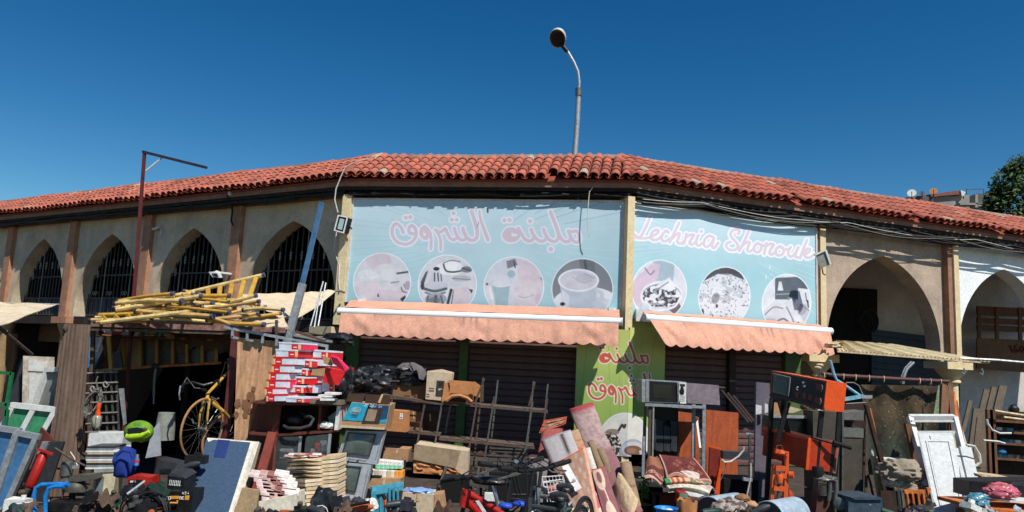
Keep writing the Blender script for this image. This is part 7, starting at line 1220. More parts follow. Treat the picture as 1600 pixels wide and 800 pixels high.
# red-orange press with lamp arm
t = T('hydraulic_jack', 'orange and dark red upright frame with a grey arm and a white hose', 'machine'); d_ = 8.6
t.add('back_plate', slabp([(1109, 699), (1125, 703), (1124, 778), (1107, 774)], d_, .04), mat('jack_dark', (120, 34, 20), .5)); t.add('front_post', slabp([(1124, 731), (1127, 733), (1124, 778), (1115, 778)], d_ - .1, .04), mm('orange_paint')); t.add('top_plate', MB().slab([P(1109, 699, d_), P(1127, 703, d_), P(1127, 703, d_ + .3), P(1109, 699, d_ + .3)], (0, 0, .02)), mm('orange_paint'))
t.add('arm', slabp([(1130, 705), (1172, 707), (1172, 719), (1130, 717)], d_ - .05, .12), mm('dark_grey_plastic')); t.add('screw', MB().tube(px([(1172, 678), (1171, 706)], d_), .018, 8), mm('steel')); t.add('screw_head', MB().bar(P(1165, 677, d_), P(1175, 678, d_), .02, .02), mm('galvanised')); t.add('rod', MB().tube([P(1172, 718, d_), G(1171, d_)], .016, 8), mm('steel')); t.add('hose', MB().tube(px([(1162, 698), (1162, 703), (1154, 713), (1142, 721), (1132, 722), (1128, 718)], d_ - .12), .01, 6), mm('cable_white')); t.add('hose', MB().tube(px([(1173, 724), (1173, 745), (1170, 760), (1167, 775), (1162, 784)], d_ - .1), .009, 6), mm('cable_white')); t.add('wing_nut', MB().bar(P(1160, 748, d_), P(1175, 750, d_), .035, .03), mm('galvanised')); t.add('wire', MB().tube(px([(1134, 722), (1133, 735), (1125, 752)], d_ - .1), .005, 4), mm('cable_grey')); t.add('base', MB().box(V(P(1116, 780, d_).x, d_, .05), (.3, .3, .1)), mm('jack_dark'))
# drums, bowl, bag
def drum(label, x0, x1, y0, d, L_, m_):
    t = T('metal_drum', label, 'drum', 'grey-blue drums lying down'); r = (x1 - x0) / 2 * d / FOC; c_ = P((x0 + x1) / 2, y0, d); c_ = V(c_.x, c_.y, c_.z - r); ax = V(.75, .66, 0); 
    t.add('shell', MB().lathe([(r, 0), (r * 1.02, .01), (r, .02), (r, L_)], c_, ax, 32), mm(m_)); t.add('end_plate', MB().lathe([(r * .96, -.005), (r * .5, .0), (.01, .01)], c_, ax, 32), mat('drum_end', (48, 54, 64), .5)); return t
mat('drum_blue', (160, 178, 190), .45, dirt=.15); drum('pale blue-grey drum lying behind the patterned cloth', 1082, 1136, 776, 7.7, .5, 'drum_blue'); drum('pale blue-grey drum in front of the orange jack', 1176, 1226, 783, 7.2, .5, 'drum_blue')
t = T('washing_bowl', 'bright blue plastic bowl at the bottom centre right', 'bowl'); c_ = P(1041, 806, 6.9); t.add('bowl', MB().lathe([(.07, 0), (.1, .08), (.108, .09), (.1, .086), (.065, .01)], c_ + V(0, 0, -.02), n=28), mm('blue_paint')); t.add('white_cloth', MB().lump(c_ + V(.02, -.02, .05), (.04, .04, .02), .3, 3, 2, 2), mm('white_paint'))
t = T('paper_sack', 'open brown paper sack beside the blue bowl', 'sack'); b = MB(); n_ = 24
for j, (h, r) in enumerate(((0, .085), (.1, .09), (.17, .092))):
    for i in range(n_): a = 2 * math.pi * i / n_; r2 = r * (1 + .06 * math.sin(5 * a + j)); b.v.append(P(1073, 806, 7.0) + V(math.cos(a) * r2, math.sin(a) * r2, h - .03 + (.015 * math.sin(a * 7) if j == 2 else 0)))
for j in range(2):
    for i in range(n_): b.f.append((j * n_ + i, j * n_ + (i + 1) % n_, (j + 1) * n_ + (i + 1) % n_, (j + 1) * n_ + i))
b.smooth = True; t.add('sack', b, mm('cardboard_orange')); t.add('contents', MB().lump(P(1073, 791, 7.05), (.07, .07, .02), .4, 3, 3, 2), mm('cardboard'))
q = MB().lump(P(1142, 800, 6.9), (.17, .15, .12), .25, 2.5, 5, 4); X = np.array([v.x for v in q.v]); Zz = np.array([v.z for v in q.v]); pt = Paint(X * 100, Zz * 100, (176, 160, 148)); pt.put((vnoise(X * 100, Zz * 100, 1.6, 3) > .5) * .9, (70, 52, 56)); solo('patterned_cloth', 'heap of small-patterned brown cloth between the two drums', 'cloth', q, mm('cloth_print'), cols=pt.c)
for x, y, m_, lb, nm in ((1172, 788, 'cardboard', 'tan leather shoe beside the patterned cloth', 'shoe'), (1160, 778, 'cardboard_brown', 'brown shoe behind the patterned cloth', 'shoe')): solo(nm, lb, 'shoe', MB().lump(P(x, y, 7.0), (.07, .05, .035), .3, 2, x, 3), mm(m_), 'shoes by the patterned cloth')
carton('small red and green box under the rug heap', [(1062, 770), (1075, 771), (1075, 790), (1061, 790)], 7.6, .2, 'red_paint', marks=[((110, 130, 110), (.0, 0, 1, .4))]); panel_thing('red_board', 'dark red board in the shade below the rug table', 'board', [(1032, 770), (1062, 771), (1060, 800), (1030, 798)], 8.3, .03, 'jack_dark')
t = T('potted_plant', 'few green leaves showing at the left foot of the rug heap', 'plant'); b = MB()
for k in range(26):
    p = P(1004 + rnd.uniform(-6, 8), 758 + rnd.uniform(-14, 22), 8.3 + rnd.uniform(-.1, .1)); d1 = V(rnd.gauss(0, 1), rnd.gauss(0, .6), rnd.gauss(.6, 1)).normalized(); d2 = d1.orthogonal().normalized(); b.slab([p - d1 * .05, p + d2 * .018, p + d1 * .05, p - d2 * .018], (0, .002, 0))
t.add('leaves', b, mat('plant_leaf', (90, 130, 40), .5)); t.add('stem', MB().tube([P(1005, 745, 8.3), P(1003, 790, 8.3)], .008, 5), mm('plant_leaf')); t.add('pot', MB().lathe([(.07, 0), (.1, .16)], V(P(1003, 790, 8.3).x, 8.3, 0), n=14), mm('wood_dark'))
# ================================================================== orange console
t = T('retro_console', 'orange retro television console lettered C with a dark control panel, tilted on its stand', 'television'); fq = [P(1206, 579, 8.7), P(1292, 595, 7.95), P(1287, 641, 7.95), P(1203, 619, 8.7)]; bx = V(.32, .30, -.02) * .8
bx = P(1323, 599, 8.15) - P(1292, 595, 7.95)
t.add('shell', MB().slab(fq, bx), mm('orange_paint'))
nf = (fq[1] - fq[0]).cross(fq[3] - fq[0]).normalized(); nf = -nf if nf.y > 0 else nf
def fo(u0, v0, u1, v1, k, th, m_, name, parent=None): return t.add(name, MB().slab([p + nf * k for p in sub4(fq, u0, v0, u1, v1)], -nf * th), m_, parent=parent)
fo(.02, .05, .98, .9, .006, .01, mm('black_plastic'), 'control_panel'); fo(.0, .9, 1, 1, .008, .02, mat('console_strip', (70, 50, 48), .5), 'bottom_strip'); fo(.06, .12, .38, .82, .012, .008, mm('screen_dark'), 'screen'); fo(.1, .16, .34, .76, .016, .004, mat('console_glass', (34, 60, 66), .15, bump=0), 'glass')
t.add('screen_trim', MB().tube([lerp4([p + nf * .018 for p in fq], u, v) for u, v in ((.05, .1), (.39, .12), (.385, .84))], .005, 4), mm('galvanised'))
for u, v in ((.62, .22), (.65, .34)): t.add('knob', MB().lathe([(.015, 0), (.015, .01), (.005, .012)], lerp4(fq, u, v) + nf * .008, nf, 12), mm('chrome'))
for u0, v0 in ((.49, .6), (.62, .58), (.73, .58)): fo(u0, v0, u0 + .07, v0 + .2, .012, .006, mat('console_red', (120, 56, 40), .5), 'button')
for v0 in (.16, .62): fo(.84, v0, .94, v0 + .2, .012, .006, mm('console_red'), 'button'); t.add('dial_arc', MB().tube([lerp4([p + nf * .014 for p in fq], .93 + .03 * math.cos(a), v0 + .12 + .12 * math.sin(a)) for a in [-1.2 + .4 * k for k in range(7)]], .004, 4), mm('galvanised'))
t.add('lettering', MB().tube([lerp4([p + nf * .014 for p in fq], .53 + .02 * math.cos(a), .47 + .05 * math.sin(a)) for a in [.8 + .55 * k for k in range(9)]], .006, 4), mm('paper_white'))
t = T('console_stand', 'black tubular stand under the orange console', 'stand')
for a, b_, dd in (((1206, 622), (1197, 800), 8.6), ((1218, 626), (1235, 690), 8.5), ((1232, 628), (1214, 690), 8.4), ((1284, 642), (1268, 800), 8.05), ((1312, 640), (1300, 800), 8.25)): t.add('tube', MB().bar(P(*a, dd), P(*b_, dd), .045, .04), mm('black_metal'))
panel_thing('brown_card', 'tan card seen through the black stand under the console', 'card', [(1201, 628), (1222, 630), (1224, 652), (1203, 650)], 9.6, .02, 'cardboard'); panel_thing('tan_board', 'tan triangular board edge under the console', 'board', [(1230, 634), (1254, 640), (1240, 645), (1232, 645)], 9.6, .02, 'cardboard_pale')
t = T('dark_television', 'dark television cabinet with a pale edge behind the console stand', 'television'); q = px([(1204, 650), (1272, 652), (1270, 690), (1202, 684)], 9.4); t.add('screen', MB().slab(q, (0, .3, 0)), mat('deep_green_glass', (10, 26, 26), .2)); frame4(t, 'bezel', outward(q, .01), .035, .03, 'galvanised')
t = T('metal_hopper', 'orange sheet-metal box, face coloured as shaded, edges as lit, tilted beside the jack', 'box'); fq = [P(1194, 669, 8.75), P(1266, 686, 8.0), P(1262, 734, 8.0), P(1191, 711, 8.75)]; nf = (fq[1] - fq[0]).cross(fq[3] - fq[0]).normalized(); nf = -nf if nf.y > 0 else nf; t.add('face', MB().slab(fq, -nf * .35), mat('hopper_shaded_orange', (170, 50, 16), .5, dirt=.15)); t.add('top_edge', MB().bar(fq[0] + nf * .01, fq[1] + nf * .01, .03, .02), mm('orange_paint')); t.add('side_edge', MB().bar(fq[1] + nf * .01, fq[2] + nf * .01, .03, .02), mm('orange_paint'))  # face darkened in colour for its shaded front; edges stay bright orange
t = T('exercise_frame', 'black framed grey-slatted unit with a black handle bar, right of the hopper', 'frame')
for pts in ([(1268, 688), (1277, 690), (1270, 733), (1264, 732)], [(1283, 693), (1298, 697), (1290, 740), (1278, 738)], [(1305, 699), (1311, 700), (1306, 740), (1301, 739)]): t.add('panel', slabp(pts, 8.15, .03), mat('slate_panel', (110, 116, 112), .6))
for a, b_ in (((1280, 690), (1272, 745)), ((1302, 696), (1294, 750)), ((1268, 684), (1308, 696))): t.add('bar', MB().bar(P(*a, 8.1), P(*b_, 8.1), .05, .04), mm('black_metal'))
t.add('handle', MB().tube(px([(1270, 683), (1300, 692), (1330, 699)], 8.0), .014, 7), mm('black_metal')); t.add('grip', MB().tube(px([(1302, 691), (1330, 700)], 7.97), .022, 8), mm('rubber'))
for x in (1274, 1296): a = P(x, 745, 8.1); t.add('leg', MB().bar(V(a.x, a.y, 0), a, .045, .04), mm('black_metal'))
t = T('pallet_jack', 'worn orange hand-pump jack standing upright in front of the hopper', 'jack'); d_ = 7.6
for pts in ([(1209, 726), (1213, 727), (1208, 806), (1202, 806)], [(1229, 705), (1233, 706), (1231, 806), (1223, 806)]): t.add('upright', slabp(pts, d_, .05), mat('jack_orange', (206, 84, 34), .5, dirt=.4))
for a, b_ in (((1211, 731), (1226, 732)), ((1211, 704), (1231, 710)), ((1218, 742), (1228, 744)), ((1208, 762), (1226, 764))): t.add('cross_piece', MB().bar(P(*a, d_), P(*b_, d_), .045, .05), mm('jack_orange'))
t.add('pump', MB().lathe([(.03, 0), (.036, .06), (.03, .08)], P(1218, 754, d_ - .02), n=12), mm('jack_orange')); t.add('piston', MB().tube([P(1217, 756, d_), P(1215, 800, d_)], .016, 8), mm('rusty_steel')); t.add('roller', MB().tube([P(1233, 742, d_), P(1240, 742, d_ - .02)], .034, 14), mm('jack_orange')); t.add('handle', MB().tube(px([(1212, 704), (1214, 696), (1221, 696), (1224, 705)], d_), .006, 5), mm('rusty_steel')); t.add('side_plate', slabp([(1233, 764), (1239, 770), (1244, 784), (1234, 782)], d_ + .05, .03), mm('jack_orange')); t.add('hinge', MB().lump(P(1222, 708, d_ - .03), (.05, .04, .03), .5, 3, 1, 2), mm('jack_orange'))
t = T('compressor', 'dark piston compressor with finned cylinders and curved pipes', 'machine'); d_ = 7.5
t.add('filter', MB().lathe([(.05, 0), (.055, .07), (.05, .09)], P(1278, 744, d_), n=16), mm('black_metal'))
for k in range(6): t.add('fin', MB().tube([P(1285, 756 + k * 3.2, d_), P(1285, 757.4 + k * 3.2, d_)], .042, 12), mm('steel'))
for x in (1293, 1303): t.add('pipe', MB().tube([P(x - 7, 752, d_ - .03), P(x - 2, 747, d_ - .03), P(x + 3, 752, d_ - .03), P(x + 4, 764, d_ - .03), P(x + 2, 782, d_ - .03)], .02, 9), mm('steel'))
t.add('head', MB().lump(P(1290, 748, d_), (.12, .07, .035), .4, 3, 4), mm('steel')); t.add('crankcase', MB().slab(px([(1278, 770), (1300, 776), (1304, 806), (1274, 806)], d_), (0, .15, 0)), mat('case_brown', (84, 50, 38), .7)); t.add('motor', MB().lathe([(.02, -.01), (.055, 0), (.062, .04), (.062, .16)], P(1312, 788, d_ - .1), (.5, 1, 0), 20), mat('motor_grey', (84, 94, 92), .35)); t.add('pedestal', MB().box(V(P(1290, 800, d_).x, d_ + .1, .12), (.4, .3, .24)), mm('black_metal'))
t = T('storage_trunk', 'slate blue moulded plastic trunk at the bottom right', 'trunk'); q = px([(1338, 780), (1378, 780), (1382, 812), (1339, 812)], 7.3); t.add('body', MB().slab(q, (-.0, .3, 0)), mat('slate_plastic', (60, 76, 88), .4)); t.add('lid', MB().slab(px([(1328, 777), (1376, 777), (1379, 781), (1337, 781)], 7.28), (-.05, .34, 0)), mm('slate_plastic')); t.add('side', slabp([(1326, 778), (1338, 781), (1339, 812), (1325, 812)], 7.3, .25), mm('slate_plastic')); t.add('latch', MB().slab(outward(sub4(q, .48, .25, .56, .3), .004), (0, .004, 0)), mm('galvanised'))
# grey cabinet, blue tube frame, curtain rod
t = T('steel_cabinet', 'dull grey steel cabinet with a shelf gap, standing under the curtain rod', 'cabinet'); d_ = 9.2
t.add('left_panel', slabp([(1270, 642), (1317, 645), (1317, 770), (1272, 766)], d_, .3), mat('cab_brown', (74, 68, 58), .7)); t.add('right_panel', slabp([(1318, 684), (1350, 686), (1349, 772), (1317, 770)], d_, .3), mm('cab_brown')); t.add('shelf_front', slabp([(1318, 645), (1352, 642), (1353, 657), (1319, 656)], d_ - .01, .3), mat('cab_grey', (104, 104, 98), .6, dirt=.2)); t.add('shelf_front', slabp([(1318, 668), (1352, 670), (1352, 684), (1318, 683)], d_ - .01, .3), mm('cab_grey')); t.add('edge', MB().bar(P(1317, 640, d_ - .02), P(1316, 770, d_ - .02), .02, .02), mm('steel')); t.add('edge', MB().bar(P(1354, 640, d_ - .02), P(1353, 772, d_ - .02), .03, .02), mm('rusty_steel')); t.add('back_panel', slabp([(1318, 630), (1352, 630), (1351, 700), (1318, 700)], d_ + .28, .02), mm('wood_dark')); t.add('plinth', MB().slab([P(1272, 768, d_), P(1350, 772, d_), G(1350, d_), G(1272, d_)], (0, .3, 0)), mm('cab_brown'))
t = T('tube_frame', 'light blue bent steel tube frame behind the orange console', 'frame'); mat('pale_blue', (120, 176, 196), .4)
t.add('tube', MB().tube(px([(1297, 563), (1303, 585), (1307, 594), (1317, 600), (1346, 620)], 8.7), .018, 8), mm('pale_blue')); t.add('tube', MB().bar(P(1318, 624, 8.6), P(1348, 619, 8.6), .04, .03), mm('pale_blue')); t.add('foot', MB().bar(P(1345, 620, 8.6), P(1362, 620, 8.6), .035, .035), mm('galvanised')); t.add('wire', MB().tube(px([(1322, 598), (1334, 598), (1342, 603), (1349, 620), (1354, 629), (1322, 631)], 8.6), .008, 5), mm('cable_grey'))
t = T('curtain_rod', 'brown curtain rod with pale rings stretched between two posts', 'rod'); t.add('rod', MB().tube(px([(1283, 583), (1300, 586), (1400, 592), (1482, 596)], 9.4), .024, 8), mat('rod_brown', (86, 50, 44), .6))
for x in (1288, 1318, 1337, 1358, 1381, 1437, 1454, 1470): y = 586 + (x - 1300) * .055; c_ = P(x, y + 2, 9.4); t.add('ring', MB().tube([c_ + V(.012 * math.cos(a), .035 * math.cos(a), .04 * math.sin(a)) for a in [k * .7 for k in range(9)]], .006, 4, closed=True), mm('wood_pale'))
t.add('post', MB().tube([P(1281, 570, 9.4), P(1281, 600, 9.4)], .012, 6), mm('steel'))
for x, y in ((1281, 572), (1278, 576)): t.add('finial', MB().lathe([(.04, 0), (.045, .015), (.03, .03)], P(x, y, 9.35), n=12), mm('cardboard_pale'))
t.add('post', MB().bar(P(1484, 596, 9.4), G(1484, 9.4), .04, .04), mm('wood_brown'))
q = MB().sheet(px([(1345, 601), (1467, 603), (1462, 745), (1358, 742)], 9.5), 90, 100, lambda u, v: V(0, .05 * math.sin(u * 16) * .5 + .03 * mnoise.noise(V(u * 5, v * 3, 2)), .0), .01); n1 = 91 * 101; U = np.tile(np.array([i / 90 for j in range(101) for i in range(91)]), 2); Vv = np.tile(np.array([j / 100 for j in range(101) for i in range(91)]), 2); pt = Paint(U, Vv, (62, 66, 52))
dm = np.abs(((U * 3.2) % 1) - .5) + np.abs(((Vv * 3.2) % 1) - .5); pt.put((np.abs(dm - .45) < .08) * .45, (28, 26, 22)); pt.put(np.clip((.62 - Vv) * 3, 0, 1) * .55, (104, 78, 50)); pt.put((np.abs(dm - .3) < .06) * (Vv < .5) * .4, (30, 26, 22)); pt.put((vnoise(U * 60, Vv * 60, 1, 3) > .93) * .7, (170, 160, 130)); pt.put(np.clip((Vv - .5) * 4, 0, 1) * .3, (40, 56, 46)); pt.put((vnoise(U * 80, Vv * 80, 1.2, 8) > .5) * .25, (20, 22, 18))
solo('patterned_curtain', 'dim brown and green patterned curtain hanging from the brown rod', 'curtain', q, mm('cloth_print'), cols=pt.c)
t = T('mesh_strip', 'pale green mesh strip at the right edge of the patterned curtain', 'mesh'); q = px([(1466, 602), (1468, 602), (1467, 652), (1458, 652)], 9.35); t.add('mesh', MB().slab(q, (0, .01, 0)), mat('mesh_green', (130, 146, 110), .7, scale=60, var=.5))
t = T('bent_rail', 'bent white metal rail rising over the curtain rod', 'rail'); t.add('rail', MB().tube(px([(1411, 600), (1412, 590), (1417, 577), (1428, 566)], 9.6), .016, 6), mm('galvanised')); t.add('rail', MB().tube(px([(1408, 598), (1409, 588), (1414, 575), (1424, 565)], 9.62), .01, 6), mm('galvanised'))
for i, (pts, m_, lb, th) in enumerate((([(1352, 632), (1357, 633), (1390, 748), (1410, 806), (1402, 806), (1384, 750)], 'wood_dark', 'long dark plank leaning over the cloth heap', .05), ([(1359, 638), (1361, 638), (1386, 748), (1384, 750)], 'wood_orange', 'thin orange-edged lath beside the long dark plank', .03), ([(1362, 712), (1367, 712), (1388, 806), (1378, 806)], 'wood_pale', 'splintered pale plank in front of the dark plank', .04), ([(1368, 714), (1384, 720), (1404, 806), (1390, 806)], 'wood_dark', 'dark plank face behind the splintered one', .03), ([(1386, 748), (1392, 752), (1412, 790), (1402, 800)], 'foam_white', 'grey worn board edge by the cloth heap', .03), ([(1415, 662), (1424, 664), (1442, 730), (1448, 806), (1436, 806), (1428, 720)], 'wood_brown', 'brown post leaning left of the white door frame', .05))):
    solo('leaning_plank', lb, 'plank', slabp(pts, 8.35 + .04 * i, th), mm(m_), 'planks leaning at the right')
solo('chain', 'rusty chain hanging behind the splintered plank', 'chain', MB().tube(px([(1356, 742), (1360, 755), (1363, 770), (1366, 778)], 8.5), .014, 5), mm('rusty_steel'))
solo('torn_plastic', 'torn white scrap at the top of the splintered plank', 'scrap', MB().lump(P(1363, 708, 8.4), (.02, .02, .05), .4, 3, 3, 2), mm('white_plastic')); panel_thing('white_shelf', 'pale shelf board under the patterned curtain', 'shelf', [(1378, 719), (1424, 719), (1426, 723), (1380, 724)], 9.2, .3, 'white_plastic')
mat('khaki_cloth', (150, 138, 118), .95, bump=.5); mat('cream_cloth', (206, 196, 176), .95, bump=.5)
for x, y, r_, sd, m_, lb in ((1408, 738, (.22, .2, .13), 3, 'khaki_cloth', 'big grey-beige cloth bundle on top of the heap'), (1418, 758, (.16, .18, .09), 5, 'khaki_cloth', 'wrinkled grey-beige cloth in the middle of the heap'), (1398, 755, (.12, .14, .06), 8, 'cream_cloth', 'cream cloth between the grey-beige bundles')): solo('cloth_bundle', lb, 'cloth', MB().lump(P(x, y, 8.1), r_, .38, 1.7, sd, 4), mm(m_), 'cloth heap at the right')
solo('hanging_cloth', 'cream cloth hanging down beside the orange cot rail', 'cloth', MB().sheet(px([(1398, 762), (1412, 762), (1418, 806), (1402, 806)], 7.95), 14, 12, lambda u, v: V(0, .03 * math.sin(u * 14), 0)), mm('cream_cloth')); solo('plastic_bag', 'pale lilac plastic bag in front of the brown post', 'bag', MB().lump(P(1444, 753, 8.0), (.05, .05, .07), .4, 3, 4), mat('lilac', (176, 180, 200), .4))
solo('table_top', 'dark table under the grey-beige cloth heap', 'table', MB().slab([P(1376, 766, 7.95), P(1432, 768, 7.95), P(1432, 768, 8.6), P(1376, 766, 8.6)], (0, 0, -.5)), mm('wood_dark'))
t = T('cot_rail', 'orange wooden cot side with thin spindles below the cloth heap', 'cot'); d_ = 7.7; t.add('rail', slabp([(1413, 766), (1450, 766), (1451, 771), (1414, 771)], d_, .04), mm('wood_orange')); t.add('post', MB().bar(P(1450, 762, d_), P(1459, 812, d_), .035, .03), mm('wood_orange'))
for k in range(4): t.add('spindle', MB().bar(P(1417 + k * 8.5, 771, d_), P(1422 + k * 8.5, 806, d_), .018, .02), mm('wood_orange'))
for x, y in ((1440, 795), (1424, 800), (1450, 798)): solo('shoe', ['worn black shoe below the cot rail', 'grey shoe left of the worn black one', 'black shoe nearest the white door'][(x - 1424) // 13 if x < 1450 else 2], 'shoe', MB().lump(P(x, y, 7.0), (.07, .05, .035), .35, 2, x, 3), mm('dark_grey_plastic'), 'shoes below the cot rail')
# white doors
t = T('door_frame', 'white wooden door frame leaning behind the white door', 'door frame'); d_ = 8.6; q = [P(1421, 652, d_ + .1), P(1491, 652, d_ + .1), P(1527, 800, d_ - .6), P(1464, 800, d_ - .6)]
for a, b_ in ((0, 1), (1, 2), (0, 3)): t.add('jamb', MB().bar(q[a], q[b_], .055, .06, (0, 1, .3)), mm('white_paint'))
t.add('crossbar', MB().bar(P(1428, 677, d_), P(1497, 677, d_), .05, .05), mm('white_paint')); t.add('stop', MB().bar(P(1424, 658, d_ - .03), P(1489, 658, d_ - .03), .02, .03), mm('white_plastic'))
t = T('panel_door', 'bright white panelled door leaning in the sun at the right', 'door'); q = [P(1436, 679, 8.3), P(1489, 680, 8.3), P(1514, 812, 7.4), P(1466, 812, 7.4)]; t.add('leaf', MB().slab(q, (0, .04, .02)), mat('door_white', (196, 198, 194), .45, var=.03, dirt=.08)); mould = sub4(q, .17, .09, .84, .98)
frame4(t, 'moulding', outward(mould, .006), .014, .012, 'door_white'); t.add('inset_panel', MB().slab(outward(sub4(q, .21, .11, .8, .97), .006), (0, .006, 0)), mm('door_white')); t.add('crack', MB().tube([lerp4(outward(q, .004), .3, .02), lerp4(outward(q, .004), .31, .06)], .003, 4), mm('black_plastic'))
for k, (pts, lb) in enumerate((([(1500, 698), (1518, 699), (1538, 790), (1522, 790)], 'white board leaning right of the white door'), ([(1492, 700), (1497, 700), (1522, 800), (1515, 800)], 'narrow white board between the white door and the wide one'))): panel_thing('white_board', lb, 'board', [(a, b_, 8.2 - (b_ - 698) * .008) for a, b_ in pts], 8, .03, 'door_white', 'white boards beside the door')
# slats and boards near the right column
for k, (a, b_, m_) in enumerate((((1484, 600), (1490, 680), 'wood_brown'), ((1487, 612), (1500, 700), 'wood_orange'), ((1491, 626), (1504, 700), 'wood_brown'), ((1490, 640), (1508, 702), 'wood_pale'), ((1477, 602), (1474, 652), 'wood_brown'))): solo('timber_batten', ['brown slat leaning on the curtain post, tallest', 'orange slat leaning behind the door frame', 'split brown slat right of the orange one', 'pale slat nearest the door frame', 'upright brown slat left of the curtain post'][k], 'slat', MB().bar(P(*a, 9.0), P(*b_, 8.8), .06 if k < 4 else .09, .03), mm(m_), 'timber slats by the curtain post')
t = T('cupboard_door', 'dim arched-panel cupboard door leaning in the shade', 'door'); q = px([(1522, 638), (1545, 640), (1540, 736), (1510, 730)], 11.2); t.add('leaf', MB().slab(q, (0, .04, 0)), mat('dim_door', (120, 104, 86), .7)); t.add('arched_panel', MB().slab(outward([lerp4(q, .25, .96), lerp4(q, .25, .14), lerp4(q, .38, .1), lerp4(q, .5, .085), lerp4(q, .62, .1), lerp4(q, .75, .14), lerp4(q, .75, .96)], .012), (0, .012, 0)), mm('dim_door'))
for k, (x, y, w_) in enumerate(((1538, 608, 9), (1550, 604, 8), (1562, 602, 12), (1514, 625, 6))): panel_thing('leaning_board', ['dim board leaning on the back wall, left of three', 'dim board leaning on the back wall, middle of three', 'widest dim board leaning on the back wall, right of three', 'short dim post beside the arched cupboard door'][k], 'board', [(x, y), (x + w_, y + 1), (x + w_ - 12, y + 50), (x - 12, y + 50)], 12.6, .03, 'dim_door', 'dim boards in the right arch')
t = T('goods_shelf', 'dark wooden shelf unit full of small wares at the right edge', 'shelf'); 
for y in (642, 655, 672, 690, 714): t.add('shelf', MB().slab([P(1552, y, 9.6), P(1640, y + 6, 9.6), P(1640, y + 6, 10.1), P(1552, y, 10.1)], (0, 0, -.03)), mm('wood_brown'))
for x in (1545, 1549, 1640): a = P(x, 640, 9.6); t.add('side', MB().bar(V(a.x, a.y, 0), a, .07, .05), mm('wood_brown'))
t.add('back_panel', slabp([(1545, 640), (1640, 646), (1640, 745), (1545, 740)], 10.15, .02), mm('wood_dark'))
WR = [('dark_grey_plastic', 'dark tool'), ('steel', 'metal fitting'), ('white_plastic', 'pale plastic pot'), ('wood_brown', 'brown wooden piece'), ('cardboard', 'small card box'), ('teal_paint', 'blue-green container')]
r_ = random.Random(44)
for row, y in enumerate((652, 670, 688, 711)):
    for k in range(5): x = 1558 + k * 9 + r_.uniform(-2, 2); m_, lb = WR[r_.randrange(6)]; b = MB(); c_ = P(x, y + (x - 1552) * .07, 9.75); b.lump(c_, (.05, .05, .035), .3, 2, k + row, 2) if r_.random() < .5 else b.box(c_, (.08, .1, .05), Matrix.Rotation(r_.uniform(-.5, .5), 3, 'Z')); solo('small_ware', lb + ' on the ' + ('top', 'second', 'third', 'lowest')[row] + ' shelf of the right shelf unit, ' + ('left end', 'left of centre', 'centre', 'right of centre', 'right end')[k], 'ware', b, mm(m_), 'small wares on the right shelf unit')
for k, pts in enumerate(([(1542, 655), (1543, 662), (1550, 672), (1562, 677), (1580, 677)], [(1510, 695), (1522, 697), (1530, 710), (1532, 722), (1524, 728)], [(1536, 688), (1560, 690), (1570, 693)])): solo('white_cable', ['white cable hanging in front of the right shelf unit', 'white hose curling over the white boards', 'short pale cable lying across the lower shelf'][k], 'cable', MB().tube(px(pts, 9.3 if k != 1 else 8.0), .014, 6), mm('cable_white'))
for k, (a, b_) in enumerate((((1554, 642), (1604, 650)), ((1568, 652), (1600, 656)))): solo('long_rod', ['tan rod laid across the top of the right shelf unit', 'short tan rod below the longer one'][k], 'rod', MB().tube(px([a, b_], 9.5), .018, 6), mm('wood_pale'))
solo('blue_bundle', 'dim blue bundle on the right shelf unit', 'bundle', MB().lump(P(1562, 705, 9.7), (.08, .07, .05), .4, 3, 4), mat('dim_blue', (40, 96, 140), .6)); solo('head_shape', 'dark helmet-like shape standing on the right shelf unit', 'helmet', MB().lump(P(1584, 640, 9.8), (.06, .06, .07), .2, 2, 4), mm('black_plastic'))
# table with mattress, bags
t = T('vendor_table', 'wooden table with a pointed edge at the bottom right corner', 'table'); d_ = 7.3; t.add('top', MB().slab([P(1464, 775, d_), P(1520, 790, d_ - .35), P(1640, 806, d_ - .5), P(1640, 782, d_ + .4), P(1545, 776, d_ + .6)], (0, 0, -.03)), mm('wood_orange'))
for x, d in ((1500, 7.2), (1600, 7.0), (1600, 7.6)): a = P(x, 790, d); t.add('leg', MB().bar(V(a.x, a.y, 0), V(a.x, a.y, a.z - .03), .05, .05), mm('wood_brown'))
t = T('black_case', 'long black upholstered box on the bottom right table', 'case'); t.add('body', MB().slab(px([(1489, 746), (1514, 752), (1514, 776), (1489, 769)], 7.3), (1.2, .45, 0)), mm('rubber')); t.add('side', MB().slab([P(1514, 751, 7.3), P(1640, 764, 7.15), P(1640, 790, 7.15), P(1514, 776, 7.3)], (0, .05, 0)), mm('black_plastic'))
solo('plastic_bag', 'pink knotted plastic bag lying on the black box', 'bag', MB().lump(P(1564, 768, 7.0), (.14, .1, .08), .38, 1.5, 12, 4), mat('pink_bag', (190, 96, 108), .35, spec=.6, var=.1)); solo('plastic_bag', 'teal plastic bag on the table in front of the black box', 'bag', MB().lump(P(1528, 782, 6.95), (.1, .08, .065), .38, 1.6, 14, 4), mat('teal_bag', (70, 130, 146), .3, spec=.7, var=.1))
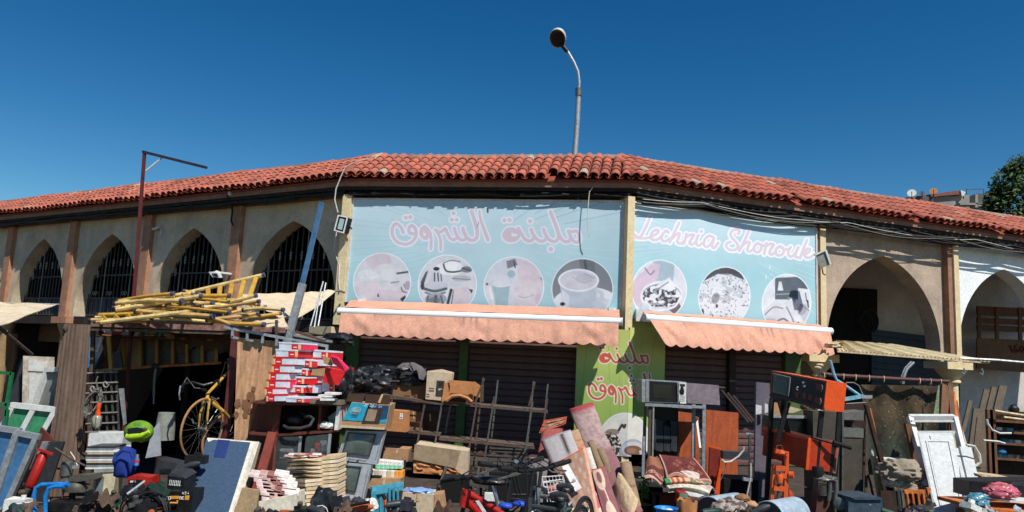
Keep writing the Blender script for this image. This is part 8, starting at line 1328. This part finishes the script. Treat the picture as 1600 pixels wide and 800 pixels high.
panel_thing('tan_tray', 'tan board behind the black box on the right table', 'board', [(1526, 740), (1588, 748), (1589, 755), (1540, 748)], 7.8, .3, 'wood_pale'); solo('dark_box', 'dark box at the right corner behind the pink bag', 'box', slabp([(1566, 752), (1640, 756), (1640, 775), (1568, 770)], 7.5, .3), mm('dark_grey_plastic')); panel_thing('white_tray', 'white plate under the pink bag', 'tray', [(1546, 779), (1640, 786), (1640, 790), (1570, 784)], 6.95, .3, 'white_paint')
clutter(1500, 1600, 792, 808, 6.5, 6.8, 8, [('tool_box', 'white_plastic', 'pale box'), ('rag', 'cardboard_pale', 'beige cloth scrap'), ('pipe_piece', 'steel', 'grey pipe'), ('rag', 'tv_grey', 'grey rag')], 51, 'under the pink bag'); clutter(1080, 1190, 796, 808, 6.3, 6.6, 6, NM, 52, 'in front of the drums'); clutter(1380, 1460, 792, 806, 6.6, 7.0, 5, NM, 53, 'at the foot of the cot rail')
# ------------------------------------------------------------------ corrugated canopy at the right, hooks
t = T('corrugated_canopy', 'sun-bleached corrugated sheet canopy over the right stalls', 'canopy')
q = MB().sheet([P(1304, 532, 14.0), P(1396, 539, 14.2), P(1548, 565, 13.4), P(1308, 547, 13.15)], 120, 3, lambda u, v: V(0, 0, .022 * math.sin(u * 240)), .008); t.add('sheet', q, mat('bleached', (206, 190, 152), .85, dirt=.3)); t.add('edge_rail', MB().tube([P(1500, 560, 13.4), P(1560, 563, 13.3), P(1660, 572, 12.9)], .025, 6), mm('galvanised')); t.add('edge_batten', MB().bar(P(1308, 549, 13.12), P(1545, 567, 13.38), .03, .03), mm('wood_pale'))
for x, y in ((1506, 575), (1534, 576)): t.add('hook', MB().tube(px([(x, y), (x + 2, y + 6), (x + 1, y + 10), (x - 3, y + 7)], 12.3), .012, 5), mm('galvanised'))
solo('rubble', 'heap of broken wood and cord on the canopy beside the awning end', 'debris', MB().lump(P(1302, 540, 12.6), (.12, .2, .06), .6, 3, 6), mm('wood_pale'))
for t_ in THINGS: t_.finish()
